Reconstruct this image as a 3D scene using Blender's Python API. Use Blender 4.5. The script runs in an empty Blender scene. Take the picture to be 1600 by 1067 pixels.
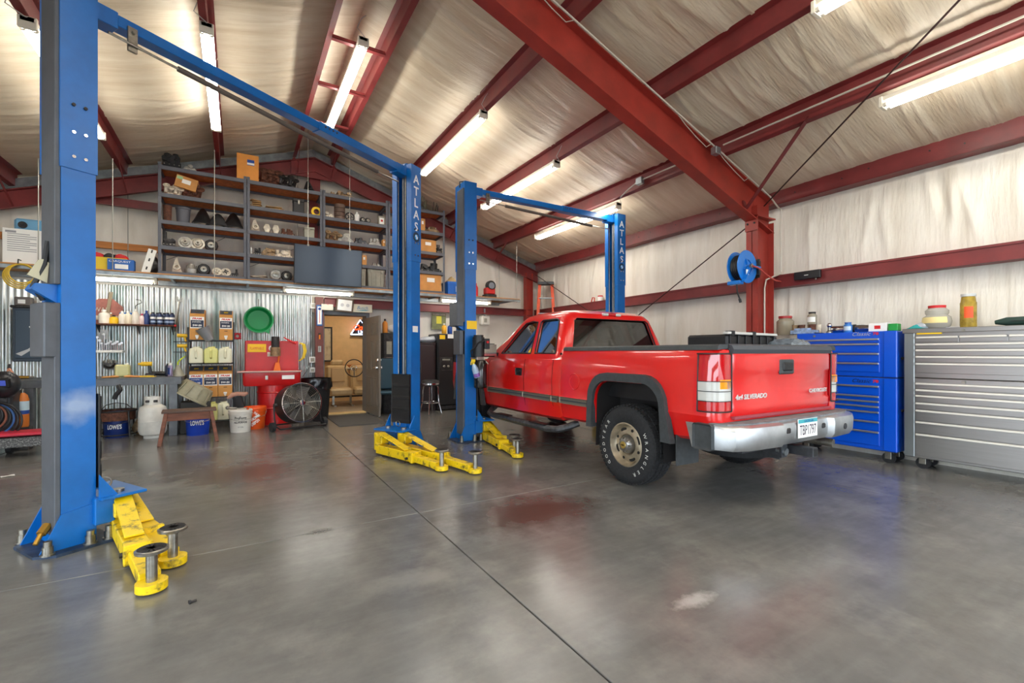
import bpy, bmesh, math, random
from mathutils import Matrix, Vector
PI = math.pi
scene = bpy.context.scene
COL = scene.collection

# ------------------------------------------------------------------ camera
FPX = 711.0; CAMH = 1.28; YAW = math.atan(428/711); SN, CS = math.sin(YAW), math.cos(YAW); HZ = 551
cam_data = bpy.data.cameras.new('camera'); cam = bpy.data.objects.new('camera', cam_data); COL.objects.link(cam)
cam_data.sensor_width = 36; cam_data.lens = FPX/1600*36; cam_data.shift_y = 17.5/1600
cam_data.clip_start = 0.05; cam_data.clip_end = 200
cam.location = (0, 0, CAMH); cam.rotation_euler = (PI/2, 0, -YAW)
scene.camera = cam
# ------------------------------------------------------------------ world, exposure
world = bpy.data.worlds.new('sky'); scene.world = world; world.use_nodes = True
wn = world.node_tree.nodes; bg = wn['Background']
bg.inputs[0].default_value = (0.80, 0.90, 1.0, 1); bg.inputs[1].default_value = 4.0
scene.view_settings.view_transform = 'Standard'; scene.view_settings.look = 'None'
scene.view_settings.gamma = 1; scene.view_settings.use_curve_mapping = False
scene.view_settings.exposure = 0.95
TUBE = 18.0            # emission strength of the fluorescent tubes

# a photo pixel gives a direction; the plane it touches gives the distance
def ray(x, y):
    u = (x-800)/FPX; v = (HZ-y)/FPX
    return (SN+u*CS, CS-u*SN, v)
def pY(x, y, Y): d = ray(x, y); t = Y/d[1]; return Vector((d[0]*t, Y, CAMH+d[2]*t))
def pX(x, y, X): d = ray(x, y); t = X/d[0]; return Vector((X, d[1]*t, CAMH+d[2]*t))
def pZ(x, y, Z=0): d = ray(x, y); t = (Z-CAMH)/d[2]; return Vector((d[0]*t, d[1]*t, Z))

# ------------------------------------------------------------------ geometry helper
class G:
    def __init__(s): s.v = []; s.f = []
    def add(s, vs, fs):
        o = len(s.v); s.v += [Vector(p) for p in vs]; s.f += [tuple(i+o for i in q) for q in fs]; return s
    def bx(s, x0, x1, y0, y1, z0, z1, b=0.0):
        if b <= 0:
            vs = [(x, y, z) for x in (x0, x1) for y in (y0, y1) for z in (z0, z1)]
            return s.add(vs, [(0,1,3,2),(4,6,7,5),(0,4,5,1),(2,3,7,6),(0,2,6,4),(1,5,7,3)])
        b = min(b, abs(x1-x0)*.49, abs(y1-y0)*.49, abs(z1-z0)*.49)
        vs = []; X = (x0, x1); Y = (y0, y1); Z = (z0, z1); sg = (1, -1)
        def I(i, j, k, a): return ((i*2+j)*2+k)*3+a
        for i in (0,1):
            for j in (0,1):
                for k in (0,1):
                    x, y, z = X[i], Y[j], Z[k]; dx, dy, dz = b*sg[i], b*sg[j], b*sg[k]
                    vs += [(x, y+dy, z+dz), (x+dx, y, z+dz), (x+dx, y+dy, z)]
        fs = []
        for i in (0,1): fs.append((I(i,0,0,0), I(i,1,0,0), I(i,1,1,0), I(i,0,1,0)))
        for j in (0,1): fs.append((I(0,j,0,1), I(1,j,0,1), I(1,j,1,1), I(0,j,1,1)))
        for k in (0,1): fs.append((I(0,0,k,2), I(1,0,k,2), I(1,1,k,2), I(0,1,k,2)))
        for i in (0,1):
            for j in (0,1): fs.append((I(i,j,0,0), I(i,j,1,0), I(i,j,1,1), I(i,j,0,1)))
            for k in (0,1): fs.append((I(i,0,k,0), I(i,1,k,0), I(i,1,k,2), I(i,0,k,2)))
        for j in (0,1):
            for k in (0,1): fs.append((I(0,j,k,1), I(1,j,k,1), I(1,j,k,2), I(0,j,k,2)))
        for i in (0,1):
            for j in (0,1):
                for k in (0,1): fs.append((I(i,j,k,0), I(i,j,k,1), I(i,j,k,2)))
        return s.add(vs, fs)
    def cb(s, c, d, b=0.0, m=None):          # centred box, optional matrix
        g = G().bx(-d[0]/2, d[0]/2, -d[1]/2, d[1]/2, -d[2]/2, d[2]/2, b)
        M = Matrix.Translation(Vector(c)) @ (m.to_4x4() if m is not None else Matrix())
        return s.add([M @ p for p in g.v], g.f)
    def bar(s, p0, p1, w, h, b=0.0, up=(0,0,1)):   # box along a segment
        p0, p1 = Vector(p0), Vector(p1); d = p1-p0; L = d.length; z = d.normalized(); u = Vector(up)
        if abs(z.dot(u)) > .98: u = Vector((0,1,0))
        x = u.cross(z).normalized(); y = z.cross(x)
        g = G().bx(-w/2, w/2, -h/2, h/2, 0, L, b)
        return s.add([p0+x*p.x+y*p.y+z*p.z for p in g.v], g.f)
    def cyl(s, p0, p1, r0, r1=None, n=14, cap=True):
        if r1 is None: r1 = r0
        p0, p1 = Vector(p0), Vector(p1); z = (p1-p0).normalized(); u = Vector((0,0,1)) if abs(z.z) < .9 else Vector((1,0,0))
        x = u.cross(z).normalized(); y = z.cross(x); vs = []
        for p, r in ((p0, r0), (p1, r1)):
            vs += [p+(x*math.cos(2*PI*i/n)+y*math.sin(2*PI*i/n))*r for i in range(n)]
        fs = [(i, (i+1) % n, n+(i+1) % n, n+i) for i in range(n)]
        if cap: fs += [tuple(range(n-1, -1, -1)), tuple(range(n, 2*n))]
        return s.add(vs, fs)
    def tube(s, pts, r, n=8, closed=False):
        pts = [Vector(p) for p in pts]; N = len(pts); vs = []; pu = None
        for i, p in enumerate(pts):
            a = pts[i-1] if (i > 0 or closed) else p; b = pts[(i+1) % N] if (i < N-1 or closed) else p
            t = (b-a).normalized()
            if pu is None:
                u = Vector((0,0,1)) if abs(t.z) < .9 else Vector((1,0,0))
            else: u = pu
            x = (u-t*u.dot(t))
            if x.length < 1e-5: x = t.orthogonal()
            x.normalize(); y = t.cross(x); pu = x
            rr = r[i] if isinstance(r, (list, tuple)) else r
            vs += [p+(x*math.cos(2*PI*k/n)+y*math.sin(2*PI*k/n))*rr for k in range(n)]
        fs = []
        for i in range(N if closed else N-1):
            j = (i+1) % N
            fs += [(i*n+k, i*n+(k+1) % n, j*n+(k+1) % n, j*n+k) for k in range(n)]
        if not closed: fs += [tuple(range(n-1, -1, -1)), tuple((N-1)*n+k for k in range(n))]
        return s.add(vs, fs)
    def lathe(s, prof, n=24, m=None, arc=2*PI):   # profile (r, z) around z; matrix m places it
        vs = []; fs = []; N = len(prof); M = m if m is not None else Matrix()
        full = abs(arc-2*PI) < 1e-6; cnt = n if full else n+1
        for k in range(cnt):
            a = arc*k/n
            vs += [M @ Vector((r*math.cos(a), r*math.sin(a), z)) for r, z in prof]
        for k in range(n):
            k2 = (k+1) % cnt
            for i in range(N-1):
                q = [k*N+i, k2*N+i, k2*N+i+1, k*N+i+1]
                fs.append(tuple(q))
        s.add(vs, fs); return s
    def prism(s, poly, a0, a1, ax='x'):            # 2D outline extruded along an axis
        n = len(poly)
        def P(a, p): return (a, p[0], p[1]) if ax == 'x' else ((p[0], a, p[1]) if ax == 'y' else (p[0], p[1], a))
        vs = [P(a0, p) for p in poly]+[P(a1, p) for p in poly]
        fs = [(i, (i+1) % n, n+(i+1) % n, n+i) for i in range(n)]+[tuple(range(n-1, -1, -1)), tuple(range(n, 2*n))]
        return s.add(vs, fs)
    def sph(s, c, r, nu=12, nv=8, m=None):
        if not isinstance(r, (list, tuple)): r = (r, r, r)
        vs = []; fs = []; c = Vector(c); R = m.to_3x3() if m is not None else Matrix.Identity(3)
        for j in range(nv+1):
            t = PI*j/nv
            for i in range(nu):
                a = 2*PI*i/nu
                vs.append(c+R @ Vector((r[0]*math.sin(t)*math.cos(a), r[1]*math.sin(t)*math.sin(a), r[2]*math.cos(t))))
        for j in range(nv):
            for i in range(nu): fs.append((j*nu+i, j*nu+(i+1) % nu, (j+1)*nu+(i+1) % nu, (j+1)*nu+i))
        return s.add(vs, fs)
    def tor(s, c, R, r, m=None, n=28, k=8):
        M = m if m is not None else Matrix()
        pts = [Vector(c)+M.to_3x3() @ Vector((R*math.cos(2*PI*i/n), R*math.sin(2*PI*i/n), 0)) for i in range(n)]
        return s.tube(pts, r, k, True)
    def loft(s, rings, cap=True):                  # closed rings with equal counts
        n = len(rings[0]); vs = [p for r in rings for p in r]; fs = []
        for j in range(len(rings)-1):
            fs += [(j*n+i, j*n+(i+1) % n, (j+1)*n+(i+1) % n, (j+1)*n+i) for i in range(n)]
        if cap: fs += [tuple(range(n-1, -1, -1)), tuple((len(rings)-1)*n+i for i in range(n))]
        return s.add(vs, fs)
    def grid(s, nu, nv, fn):
        vs = [fn(i/nu, j/nv) for j in range(nv+1) for i in range(nu+1)]
        fs = [(j*(nu+1)+i, j*(nu+1)+i+1, (j+1)*(nu+1)+i+1, (j+1)*(nu+1)+i) for j in range(nv) for i in range(nu)]
        return s.add(vs, fs)
    def g(s, o, m=None):
        s.add([m @ p for p in o.v] if m is not None else o.v, o.f); return s
    def xf(s, m): s.v = [m @ p for p in s.v]; return s
    def mesh(s, name, smooth=35, fix=True):
        me = bpy.data.meshes.new(name); me.from_pydata([tuple(p) for p in s.v], [], s.f)
        if fix:
            b = bmesh.new(); b.from_mesh(me); bmesh.ops.remove_doubles(b, verts=b.verts, dist=1e-5)
            bmesh.ops.recalc_face_normals(b, faces=b.faces); b.to_mesh(me); b.free()
        if smooth:
            me.polygons.foreach_set('use_smooth', [True]*len(me.polygons)); me.set_sharp_from_angle(angle=math.radians(smooth))
        me.update(); return me
def RX(d): return Matrix.Rotation(math.radians(d), 4, 'X')
def RY(d): return Matrix.Rotation(math.radians(d), 4, 'Y')
def RZ(d): return Matrix.Rotation(math.radians(d), 4, 'Z')
def T(x, y, z): return Matrix.Translation((x, y, z))
def SC(x, y, z): return Matrix.Diagonal((x, y, z, 1))
FRONT = RX(90)          # lathe axis z -> -y (faces the camera side of the back wall)
def rrect(w, d, r, n=4, cx=0, cy=0):
    out = []
    for (sx, sy, a0) in ((1,1,0),(-1,1,90),(-1,-1,180),(1,-1,270)):
        for i in range(n+1):
            a = math.radians(a0+90*i/n); out.append((cx+sx*(w/2-r)+r*math.cos(a), cy+sy*(d/2-r)+r*math.sin(a)))
    return out

# ------------------------------------------------------------------ objects
def obj(name, g, m, parent=None, loc=None, rot=None, smooth=35, fix=True):
    me = g if isinstance(g, bpy.types.Mesh) else g.mesh(name, smooth, fix)
    if m is not None and not me.materials: me.materials.append(m)
    o = bpy.data.objects.new(name, me); COL.objects.link(o)
    if parent is not None: o.parent = parent
    if loc is not None: o.location = loc
    if rot is not None: o.rotation_euler = rot
    return o
def tag(o, label, cat, group=None):
    o['label'] = label; o['category'] = cat
    if group: o['group'] = group
    return o
def thing(name, label, cat, loc=(0,0,0), rz=0, group=None):
    o = bpy.data.objects.new(name, None); o.empty_display_size = .1; COL.objects.link(o)
    o.location = loc; o.rotation_euler = (0, 0, math.radians(rz)); return tag(o, label, cat, group)
def one(name, g, m, label, cat, loc=(0,0,0), rz=0, group=None, smooth=35):   # a thing that is one mesh
    return tag(obj(name, g, m, None, loc, (0, 0, math.radians(rz)), smooth), label, cat, group)
def struct(name, g, m, smooth=35, fix=True):
    o = obj(name, g, m, smooth=smooth, fix=fix); o['kind'] = 'structure'; return o
def dup(o, parent=None, loc=None, rz=None, label=None):
    c = o.copy(); COL.objects.link(c)
    if parent is not None: c.parent = parent
    if loc is not None: c.location = loc
    if rz is not None: c.rotation_euler = (0, 0, math.radians(rz))
    if label: c['label'] = label
    for ch in list(o.children): dup(ch, c)
    return c

# ------------------------------------------------------------------ materials
def lin(c): return tuple((x/255/12.92 if x/255 <= .04045 else ((x/255+.055)/1.055)**2.4) for x in c)+(1,)
MATS = {}
def mat(name, rgb, rough=.5, metal=0.0, var=.0, vs=6.0, bump=0.0, bs=60.0, coat=0.0, rgb2=None, spec=.5, thr=None, st=(1,1,1), rv=0.0, emit=0, trans=0):
    if name in MATS: return MATS[name]
    m = bpy.data.materials.new(name); m.use_nodes = True; nt = m.node_tree; N = nt.nodes; L = nt.links
    p = N['Principled BSDF']; p.inputs['Base Color'].default_value = lin(rgb); p.inputs['Roughness'].default_value = rough
    p.inputs['Metallic'].default_value = metal; p.inputs['Coat Weight'].default_value = coat; p.inputs['Coat Roughness'].default_value = .06
    p.inputs['Specular IOR Level'].default_value = spec
    if trans: p.inputs['Transmission Weight'].default_value = trans; p.inputs['IOR'].default_value = 1.3
    if emit: p.inputs['Emission Color'].default_value = lin(rgb); p.inputs['Emission Strength'].default_value = emit
    if var or bump or rgb2 or rv:
        tc = N.new('ShaderNodeTexCoord'); mp = N.new('ShaderNodeMapping'); mp.inputs['Scale'].default_value = st
        L.new(tc.outputs['Object'], mp.inputs['Vector'])
    if var or rgb2 or rv:
        nz = N.new('ShaderNodeTexNoise'); nz.inputs['Scale'].default_value = vs; nz.inputs['Detail'].default_value = 6; nz.inputs['Roughness'].default_value = .62
        L.new(mp.outputs[0], nz.inputs['Vector'])
    if var or rgb2:
        r = N.new('ShaderNodeValToRGB'); a, b = r.color_ramp.elements
        if rgb2:
            t = thr if thr is not None else .5; a.position = max(0, t-.08); b.position = min(1, t+.08); a.color = lin(rgb); b.color = lin(rgb2)
        else:
            a.position = .3; b.position = .7; a.color = lin([c*(1-var) for c in rgb]); b.color = lin([min(255, c*(1+var)) for c in rgb])
        L.new(nz.outputs[0], r.inputs[0]); L.new(r.outputs[0], p.inputs['Base Color'])
    if rv:
        mr = N.new('ShaderNodeMapRange'); mr.inputs[1].default_value = .3; mr.inputs[2].default_value = .7
        mr.inputs[3].default_value = max(0.02, rough-rv); mr.inputs[4].default_value = min(1, rough+rv)
        L.new(nz.outputs[0], mr.inputs[0]); L.new(mr.outputs[0], p.inputs['Roughness'])
    if bump:
        nb = N.new('ShaderNodeTexNoise'); nb.inputs['Scale'].default_value = bs; nb.inputs['Detail'].default_value = 4
        L.new(mp.outputs[0], nb.inputs['Vector']); bn = N.new('ShaderNodeBump'); bn.inputs['Strength'].default_value = bump; bn.inputs['Distance'].default_value = .02
        L.new(nb.outputs[0], bn.inputs['Height']); L.new(bn.outputs[0], p.inputs['Normal'])
    MATS[name] = m; return m
def emat(name, rgb, strength):
    if name in MATS: return MATS[name]
    m = bpy.data.materials.new(name); m.use_nodes = True; nt = m.node_tree; nt.nodes.clear()
    e = nt.nodes.new('ShaderNodeEmission'); o = nt.nodes.new('ShaderNodeOutputMaterial'); e.inputs[0].default_value = lin(rgb); e.inputs[1].default_value = strength
    nt.links.new(e.outputs[0], o.inputs[0]); MATS[name] = m; return m
def glass(name, tint, refl=.06):     # thin tinted pane: transparent mixed with a mirror by fresnel
    if name in MATS: return MATS[name]
    m = bpy.data.materials.new(name); m.use_nodes = True; nt = m.node_tree; nt.nodes.clear(); N = nt.nodes; L = nt.links
    t = N.new('ShaderNodeBsdfTransparent'); t.inputs[0].default_value = tint+(1,); gl = N.new('ShaderNodeBsdfGlossy'); gl.inputs['Roughness'].default_value = .03
    lw = N.new('ShaderNodeFresnel'); lw.inputs[0].default_value = 1.5; mx = N.new('ShaderNodeMixShader'); o = N.new('ShaderNodeOutputMaterial')
    ad = N.new('ShaderNodeMath'); ad.operation = 'ADD'; ad.inputs[1].default_value = refl; L.new(lw.outputs[0], ad.inputs[0])
    L.new(ad.outputs[0], mx.inputs[0]); L.new(t.outputs[0], mx.inputs[1]); L.new(gl.outputs[0], mx.inputs[2]); L.new(mx.outputs[0], o.inputs[0])
    MATS[name] = m; return m

# ------------------------------------------------------------------ lettering (flat print as thin mesh, faces -y, upright in xz)
TXT = {}
def text_mesh(s, w=None, h=None, depth=.0006, bold=0.0, shear=0.0):
    key = (s, bold, shear)
    if key not in TXT:
        c = bpy.data.curves.new('lettering', 'FONT'); c.body = s; c.size = 1; c.resolution_u = 3; c.offset = bold; c.shear = shear; c.extrude = .5
        o = bpy.data.objects.new('lettering', c); COL.objects.link(o); bpy.context.view_layer.update()
        me = bpy.data.meshes.new_from_object(o.evaluated_get(bpy.context.evaluated_depsgraph_get()))
        TXT[key] = ([v.co.copy() for v in me.vertices], [tuple(p.vertices) for p in me.polygons])
        bpy.data.objects.remove(o); bpy.data.curves.remove(c); bpy.data.meshes.remove(me)
    vs, fs = TXT[key]
    x0 = min(v.x for v in vs); x1 = max(v.x for v in vs); y0 = min(v.y for v in vs); y1 = max(v.y for v in vs)
    if w is None: w = h*(x1-x0)/(y1-y0)
    if h is None: h = w*(y1-y0)/(x1-x0)
    g = G(); g.add([((v.x-(x0+x1)/2)/(x1-x0)*w, -depth*(v.z+.5), (v.y-(y0+y1)/2)/(y1-y0)*h) for v in vs], fs)
    return g
def letters(parent, s, m, loc, rz=0, w=None, h=None, name='lettering', depth=.0008, bold=0.0, shear=0.0, tilt=0, roll=0):
    o = obj(name, text_mesh(s, w, h, depth, bold, shear), m, parent, loc, None, smooth=0, fix=False)
    o.rotation_euler = (RZ(rz) @ RX(tilt) @ RY(roll)).to_euler(); return o
rnd = random.Random(7)

# ------------------------------------------------------------------ shared materials
RED = mat('red_primer_steel', (116, 42, 42), .45, 0, var=.12, vs=3, rv=.08)
GALV = mat('galvanised_steel', (150, 158, 162), .35, .8, var=.12, vs=8)
REDO = mat('orange_red_primer_steel', (150, 50, 40), .45, 0, var=.12, vs=3, rv=.08)
BLUE = mat('lift_blue_paint', (0, 100, 178), .34, 0, var=.08, vs=3, rv=.06)
YEL = mat('chipped_yellow_paint', (236, 200, 14), .4, 0, rgb2=(62, 52, 44), thr=.61, vs=13, bump=.15)
STEEL = mat('bare_steel', (150, 146, 136), .32, .9, var=.15, vs=20)
DSTEEL = mat('dark_steel', (70, 72, 76), .45, .6, var=.2, vs=12)
RACKG = mat('grey_rack_paint', (88, 91, 100), .45, .1, var=.06)
BLACK = mat('black_plastic', (24, 24, 26), .45, 0, var=.2, vs=10)
RUBBER = mat('black_rubber', (30, 31, 33), .8, 0, var=.25, vs=40, bump=.3, bs=200)
WHITE = mat('white_paint', (232, 232, 226), .5, 0, var=.03)
CHROME = mat('chrome', (205, 205, 208), .12, 1)
CARD = mat('cardboard', (196, 140, 78), .8, 0, var=.07, vs=5)
WOODB = mat('particle_board', (190, 112, 60), .75, 0, var=.16, vs=14)
PLY = mat('plywood', (190, 138, 86), .7, 0, var=.12, vs=5, st=(.4, 4, 4))
RUST = mat('rusty_iron', (92, 58, 44), .8, .2, var=.35, vs=18, bump=.4)
CAST = mat('cast_aluminium', (158, 156, 150), .45, .6, var=.18, vs=14, bump=.2)
IRON = mat('dark_cast_iron', (56, 54, 54), .55, .5, var=.3, vs=16, bump=.2)
CREAM = mat('dirty_white_casting', (206, 196, 178), .7, .0, var=.2, vs=9)
TANP = mat('oily_tan_casting', (140, 116, 86), .6, .2, var=.3, vs=10, bump=.3)
PAPER = mat('white_label', (238, 238, 234), .6)
INK = mat('black_print', (20, 20, 22), .6)
REDP = mat('red_print', (205, 26, 30), .5)
BLUEP = mat('blue_print', (24, 70, 150), .5)
YELP = mat('yellow_sticker', (246, 200, 20), .5)
NAVYP = mat('navy_print', (32, 40, 66), .5)
GREYP = mat('grey_plastic', (148, 146, 132), .5, var=.06)
HOUS = mat('lamp_housing', (228, 222, 205), .5)
TUBEM = emat('fluorescent_tube', (255, 250, 240), TUBE)
# ================================================================== SETTING
import numpy as np
WR, WB, WL, WF = 6.88, 10.08, -4.3, -2.3        # inner faces: right, back, left, front
RIDGE, RIDGEZ, FRY = 1.3, 5.45, 3.76
def roof(x): return RIDGEZ-abs(x-RIDGE)/3
# ---- floor slabs with saw-cut joints
def floor_mat():
    m = bpy.data.materials.new('sealed_concrete'); m.use_nodes = True; nt = m.node_tree; N = nt.nodes; L = nt.links; p = N['Principled BSDF']
    tc = N.new('ShaderNodeTexCoord')
    def noise(scale, detail=6, rough=.6, st=None, dist=0):
        n = N.new('ShaderNodeTexNoise'); n.inputs['Scale'].default_value = scale; n.inputs['Detail'].default_value = detail; n.inputs['Roughness'].default_value = rough; n.inputs['Distortion'].default_value = dist
        if st:
            mp = N.new('ShaderNodeMapping'); mp.inputs['Scale'].default_value = st; mp.inputs['Rotation'].default_value = (0, 0, .6); L.new(tc.outputs['Object'], mp.inputs[0]); L.new(mp.outputs[0], n.inputs['Vector'])
        else: L.new(tc.outputs['Object'], n.inputs['Vector'])
        return n.outputs[0]
    def ramp(src, p0, p1, c0, c1):
        r = N.new('ShaderNodeValToRGB'); a, b = r.color_ramp.elements; a.position, b.position = p0, p1; a.color, b.color = c0, c1; L.new(src, r.inputs[0]); return r.outputs[0]
    def mix(f, a, b, mode='MIX'):
        x = N.new('ShaderNodeMix'); x.data_type = 'RGBA'; x.blend_type = mode
        for i, s in ((0, f), (6, a), (7, b)):
            if isinstance(s, (float, int)): x.inputs[i].default_value = s
            elif isinstance(s, tuple): x.inputs[i].default_value = s
            else: L.new(s, x.inputs[i])
        return x.outputs[2]
    W1 = (1,1,1,1); K = (0,0,0,1)
    base = ramp(noise(.45, 7, .62, None, .6), .25, .8, lin((92, 94, 95)), lin((138, 134, 126)))
    base = mix(ramp(noise(2.4, 5, .55), .25, .9, K, (.7,.7,.7,1)), base, lin((86, 85, 82)))
    base = mix(ramp(noise(2.0, 2, .5, (1, 9, 1)), .45, 1.0, K, (.16,.16,.16,1)), base, lin((160, 159, 155)))
    base = mix(ramp(noise(60, 3, .8), .60, .85, K, (.2,.2,.2,1)), base, lin((74, 72, 69)))
    base = mix(ramp(noise(5.5, 7, .7), .42, .72, K, (.45,.45,.45,1)), base, lin((84, 83, 81)))
    base = mix(ramp(noise(1.3, 7, .68), .52, .78, K, (.45,.45,.45,1)), base, lin((160, 156, 147)))
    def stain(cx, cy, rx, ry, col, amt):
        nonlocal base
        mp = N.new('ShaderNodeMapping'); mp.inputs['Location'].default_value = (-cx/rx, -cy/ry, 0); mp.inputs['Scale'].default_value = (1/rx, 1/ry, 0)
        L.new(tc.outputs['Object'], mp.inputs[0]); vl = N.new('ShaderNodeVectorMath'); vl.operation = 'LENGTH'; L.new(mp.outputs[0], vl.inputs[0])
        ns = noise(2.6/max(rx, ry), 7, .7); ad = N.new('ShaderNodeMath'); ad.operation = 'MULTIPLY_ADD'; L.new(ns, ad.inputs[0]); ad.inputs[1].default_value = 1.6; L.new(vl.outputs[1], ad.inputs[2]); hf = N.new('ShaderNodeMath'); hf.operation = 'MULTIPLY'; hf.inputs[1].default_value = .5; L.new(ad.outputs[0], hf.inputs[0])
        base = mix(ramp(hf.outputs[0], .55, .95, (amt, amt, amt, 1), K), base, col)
    q = pZ(830, 800); stain(q.x, q.y, .75, .42, lin((56, 38, 28)), .8)
    q = pZ(375, 738); stain(q.x, q.y, .55, .5, lin((74, 46, 34)), .7)
    q = pZ(500, 830); stain(q.x, q.y, .10, .05, lin((38, 36, 34)), .9)
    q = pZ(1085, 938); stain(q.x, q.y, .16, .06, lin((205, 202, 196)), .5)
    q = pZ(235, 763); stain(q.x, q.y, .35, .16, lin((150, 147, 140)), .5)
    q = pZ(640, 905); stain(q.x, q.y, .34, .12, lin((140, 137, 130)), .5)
    q = pZ(300, 875); stain(q.x, q.y, .5, .3, lin((112, 106, 94)), .4)
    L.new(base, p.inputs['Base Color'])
    rr = ramp(noise(1.6, 5, .55), .15, .85, (.185,.185,.185,1), (.262,.262,.262,1)); L.new(rr, p.inputs['Roughness'])
    b = N.new('ShaderNodeBump'); b.inputs['Strength'].default_value = .03; b.inputs['Distance'].default_value = .01; L.new(noise(14, 6, .7), b.inputs['Height']); L.new(b.outputs[0], p.inputs['Normal'])
    p.inputs['Specular IOR Level'].default_value = .6
    return m
FLOORM = floor_mat()
JOINT = mat('joint_sand', (52, 49, 45), .9)
floor = struct('floor', G().bx(WL-.2, WR+.2, WF-.2, WB+3.4, -.2, -.012), JOINT)
xs = [WL-.2, -2.55, 1.24, 5.02, WR+.2]; ys = [WF-.2, -.28, 3.5, 7.3, WB+3.4]; jw = .004
for i in range(4):
    for j in range(4):
        obj('floor_slab', G().bx(xs[i]+jw, xs[i+1]-jw, ys[j]+jw, ys[j+1]-jw, -.1, 0, .003), FLOORM, floor)
ground = struct('ground', G().bx(-40, 40, -45, WF-.2, -.25, -.03).bx(-40, WL-.2, WF-.2, 30, -.25, -.03).bx(WR+.2, 40, WF-.2, 30, -.25, -.03).bx(WL-.2, WR+.2, WB+3.4, 30, -.25, -.03), mat('apron_concrete', (150, 148, 142), .8, var=.1, vs=2))

# ---- wrinkled insulation facing
def wrinkle_field(S, Y, n, ylo, yhi, seed, amp, wid, slant):
    r = random.Random(seed); D = np.zeros_like(S); env = np.sqrt(np.clip(np.sin(np.pi*S), 0, 1))
    for _ in range(n):
        yc = r.uniform(ylo, yhi); w = r.uniform(*wid); a = r.uniform(*amp)*r.choice((1, 1, -.6)); k = r.gauss(0, slant); c = r.gauss(0, slant*1.2)
        s0 = r.uniform(-.2, 1.2); sw = r.uniform(.25, .9)
        d = (Y-yc-k*(S-.5)-c*(S-.5)**2)/w
        D += a*np.exp(-d*d)*np.exp(-((S-s0)/sw)**2)
    return D*env
def fabric_mat(name, rgb, rgb2, st, sheen=.42):
    m = mat(name, rgb, sheen, 0, rgb2=rgb2, thr=.52, vs=.9, bump=.4, bs=5, st=st)
    r = [n for n in m.node_tree.nodes if n.type == 'VALTORGB'][0]; r.color_ramp.elements[0].position = .3; r.color_ramp.elements[1].position = .8
    return m
CEILM = fabric_mat('ceiling_vinyl', (220, 209, 187), (194, 174, 144), (1, 9, 1))
WALLM = fabric_mat('wall_vinyl', (234, 230, 220), (214, 206, 190), (1, 6, .8))
PURL = [-2.93, -1.6, -.28, .98, 1.63, 2.95, 4.22, 5.42]
edges = [WL]+PURL[:4]+[RIDGE]+PURL[4:]+[WR+.04]
def sheet(x0, x1, seed):
    nu, nv = 9, 640
    S, V = np.meshgrid(np.linspace(0, 1, nu+1), np.linspace(0, 1, nv+1)); Y = WF-.1+(WB+.1-WF+.1)*V; X = x0+(x1-x0)*S
    Z = RIDGEZ-np.abs(X-RIDGE)/3; wd = x1-x0
    Z = Z-.035*wd*np.sin(np.pi*S)*(1+.5*np.sin(Y*1.7+seed))-wrinkle_field(S, Y, int(150*min(1, wd)), WF, WB, seed, (.005, .022), (.012, .045), .22)*min(1, wd)
    g = G(); g.v = [Vector(p) for p in zip(X.ravel().tolist(), Y.ravel().tolist(), Z.ravel().tolist())]
    g.f = [(j*(nu+1)+i, j*(nu+1)+i+1, (j+1)*(nu+1)+i+1, (j+1)*(nu+1)+i) for j in range(nv) for i in range(nu)]
    return g
cg = G()
cg.add([(WL-.2, WF-.2, roof(WL-.2)+.16), (RIDGE, WF-.2, RIDGEZ+.12), (RIDGE, WB+.2, RIDGEZ+.12), (WL-.2, WB+.2, roof(WL-.2)+.16)], [(0,1,2,3)])
cg.add([(RIDGE, WF-.2, RIDGEZ+.12), (WR+.2, WF-.2, roof(WR+.2)+.16), (WR+.2, WB+.2, roof(WR+.2)+.16), (RIDGE, WB+.2, RIDGEZ+.12)], [(0,1,2,3)])
ceiling = struct('ceiling', cg, mat('roof_metal', (150, 150, 150), .5, .5), fix=False)
for i in range(len(edges)-1):
    if edges[i+1]-edges[i] > .05: obj('insulation_sheet', sheet(edges[i], edges[i+1], 11+i), CEILM, ceiling, smooth=80, fix=False)
# ---- purlins (Z sections under the sheets)
for x in PURL:
    s = -1 if x > RIDGE else 1; z1 = roof(x)-.006; z0 = z1-.2; t = .004; w = .062
    obj('purlin', G().prism([(x, z0), (x, z1), (x+s*w, z1+w/3), (x+s*w, z1+w/3-t), (x+s*t, z1-t), (x+s*t, z0+t), (x-s*w, z0+t-w/4), (x-s*w, z0-w/4)], WF, 9.98, 'y'), RED, ceiling)
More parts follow.
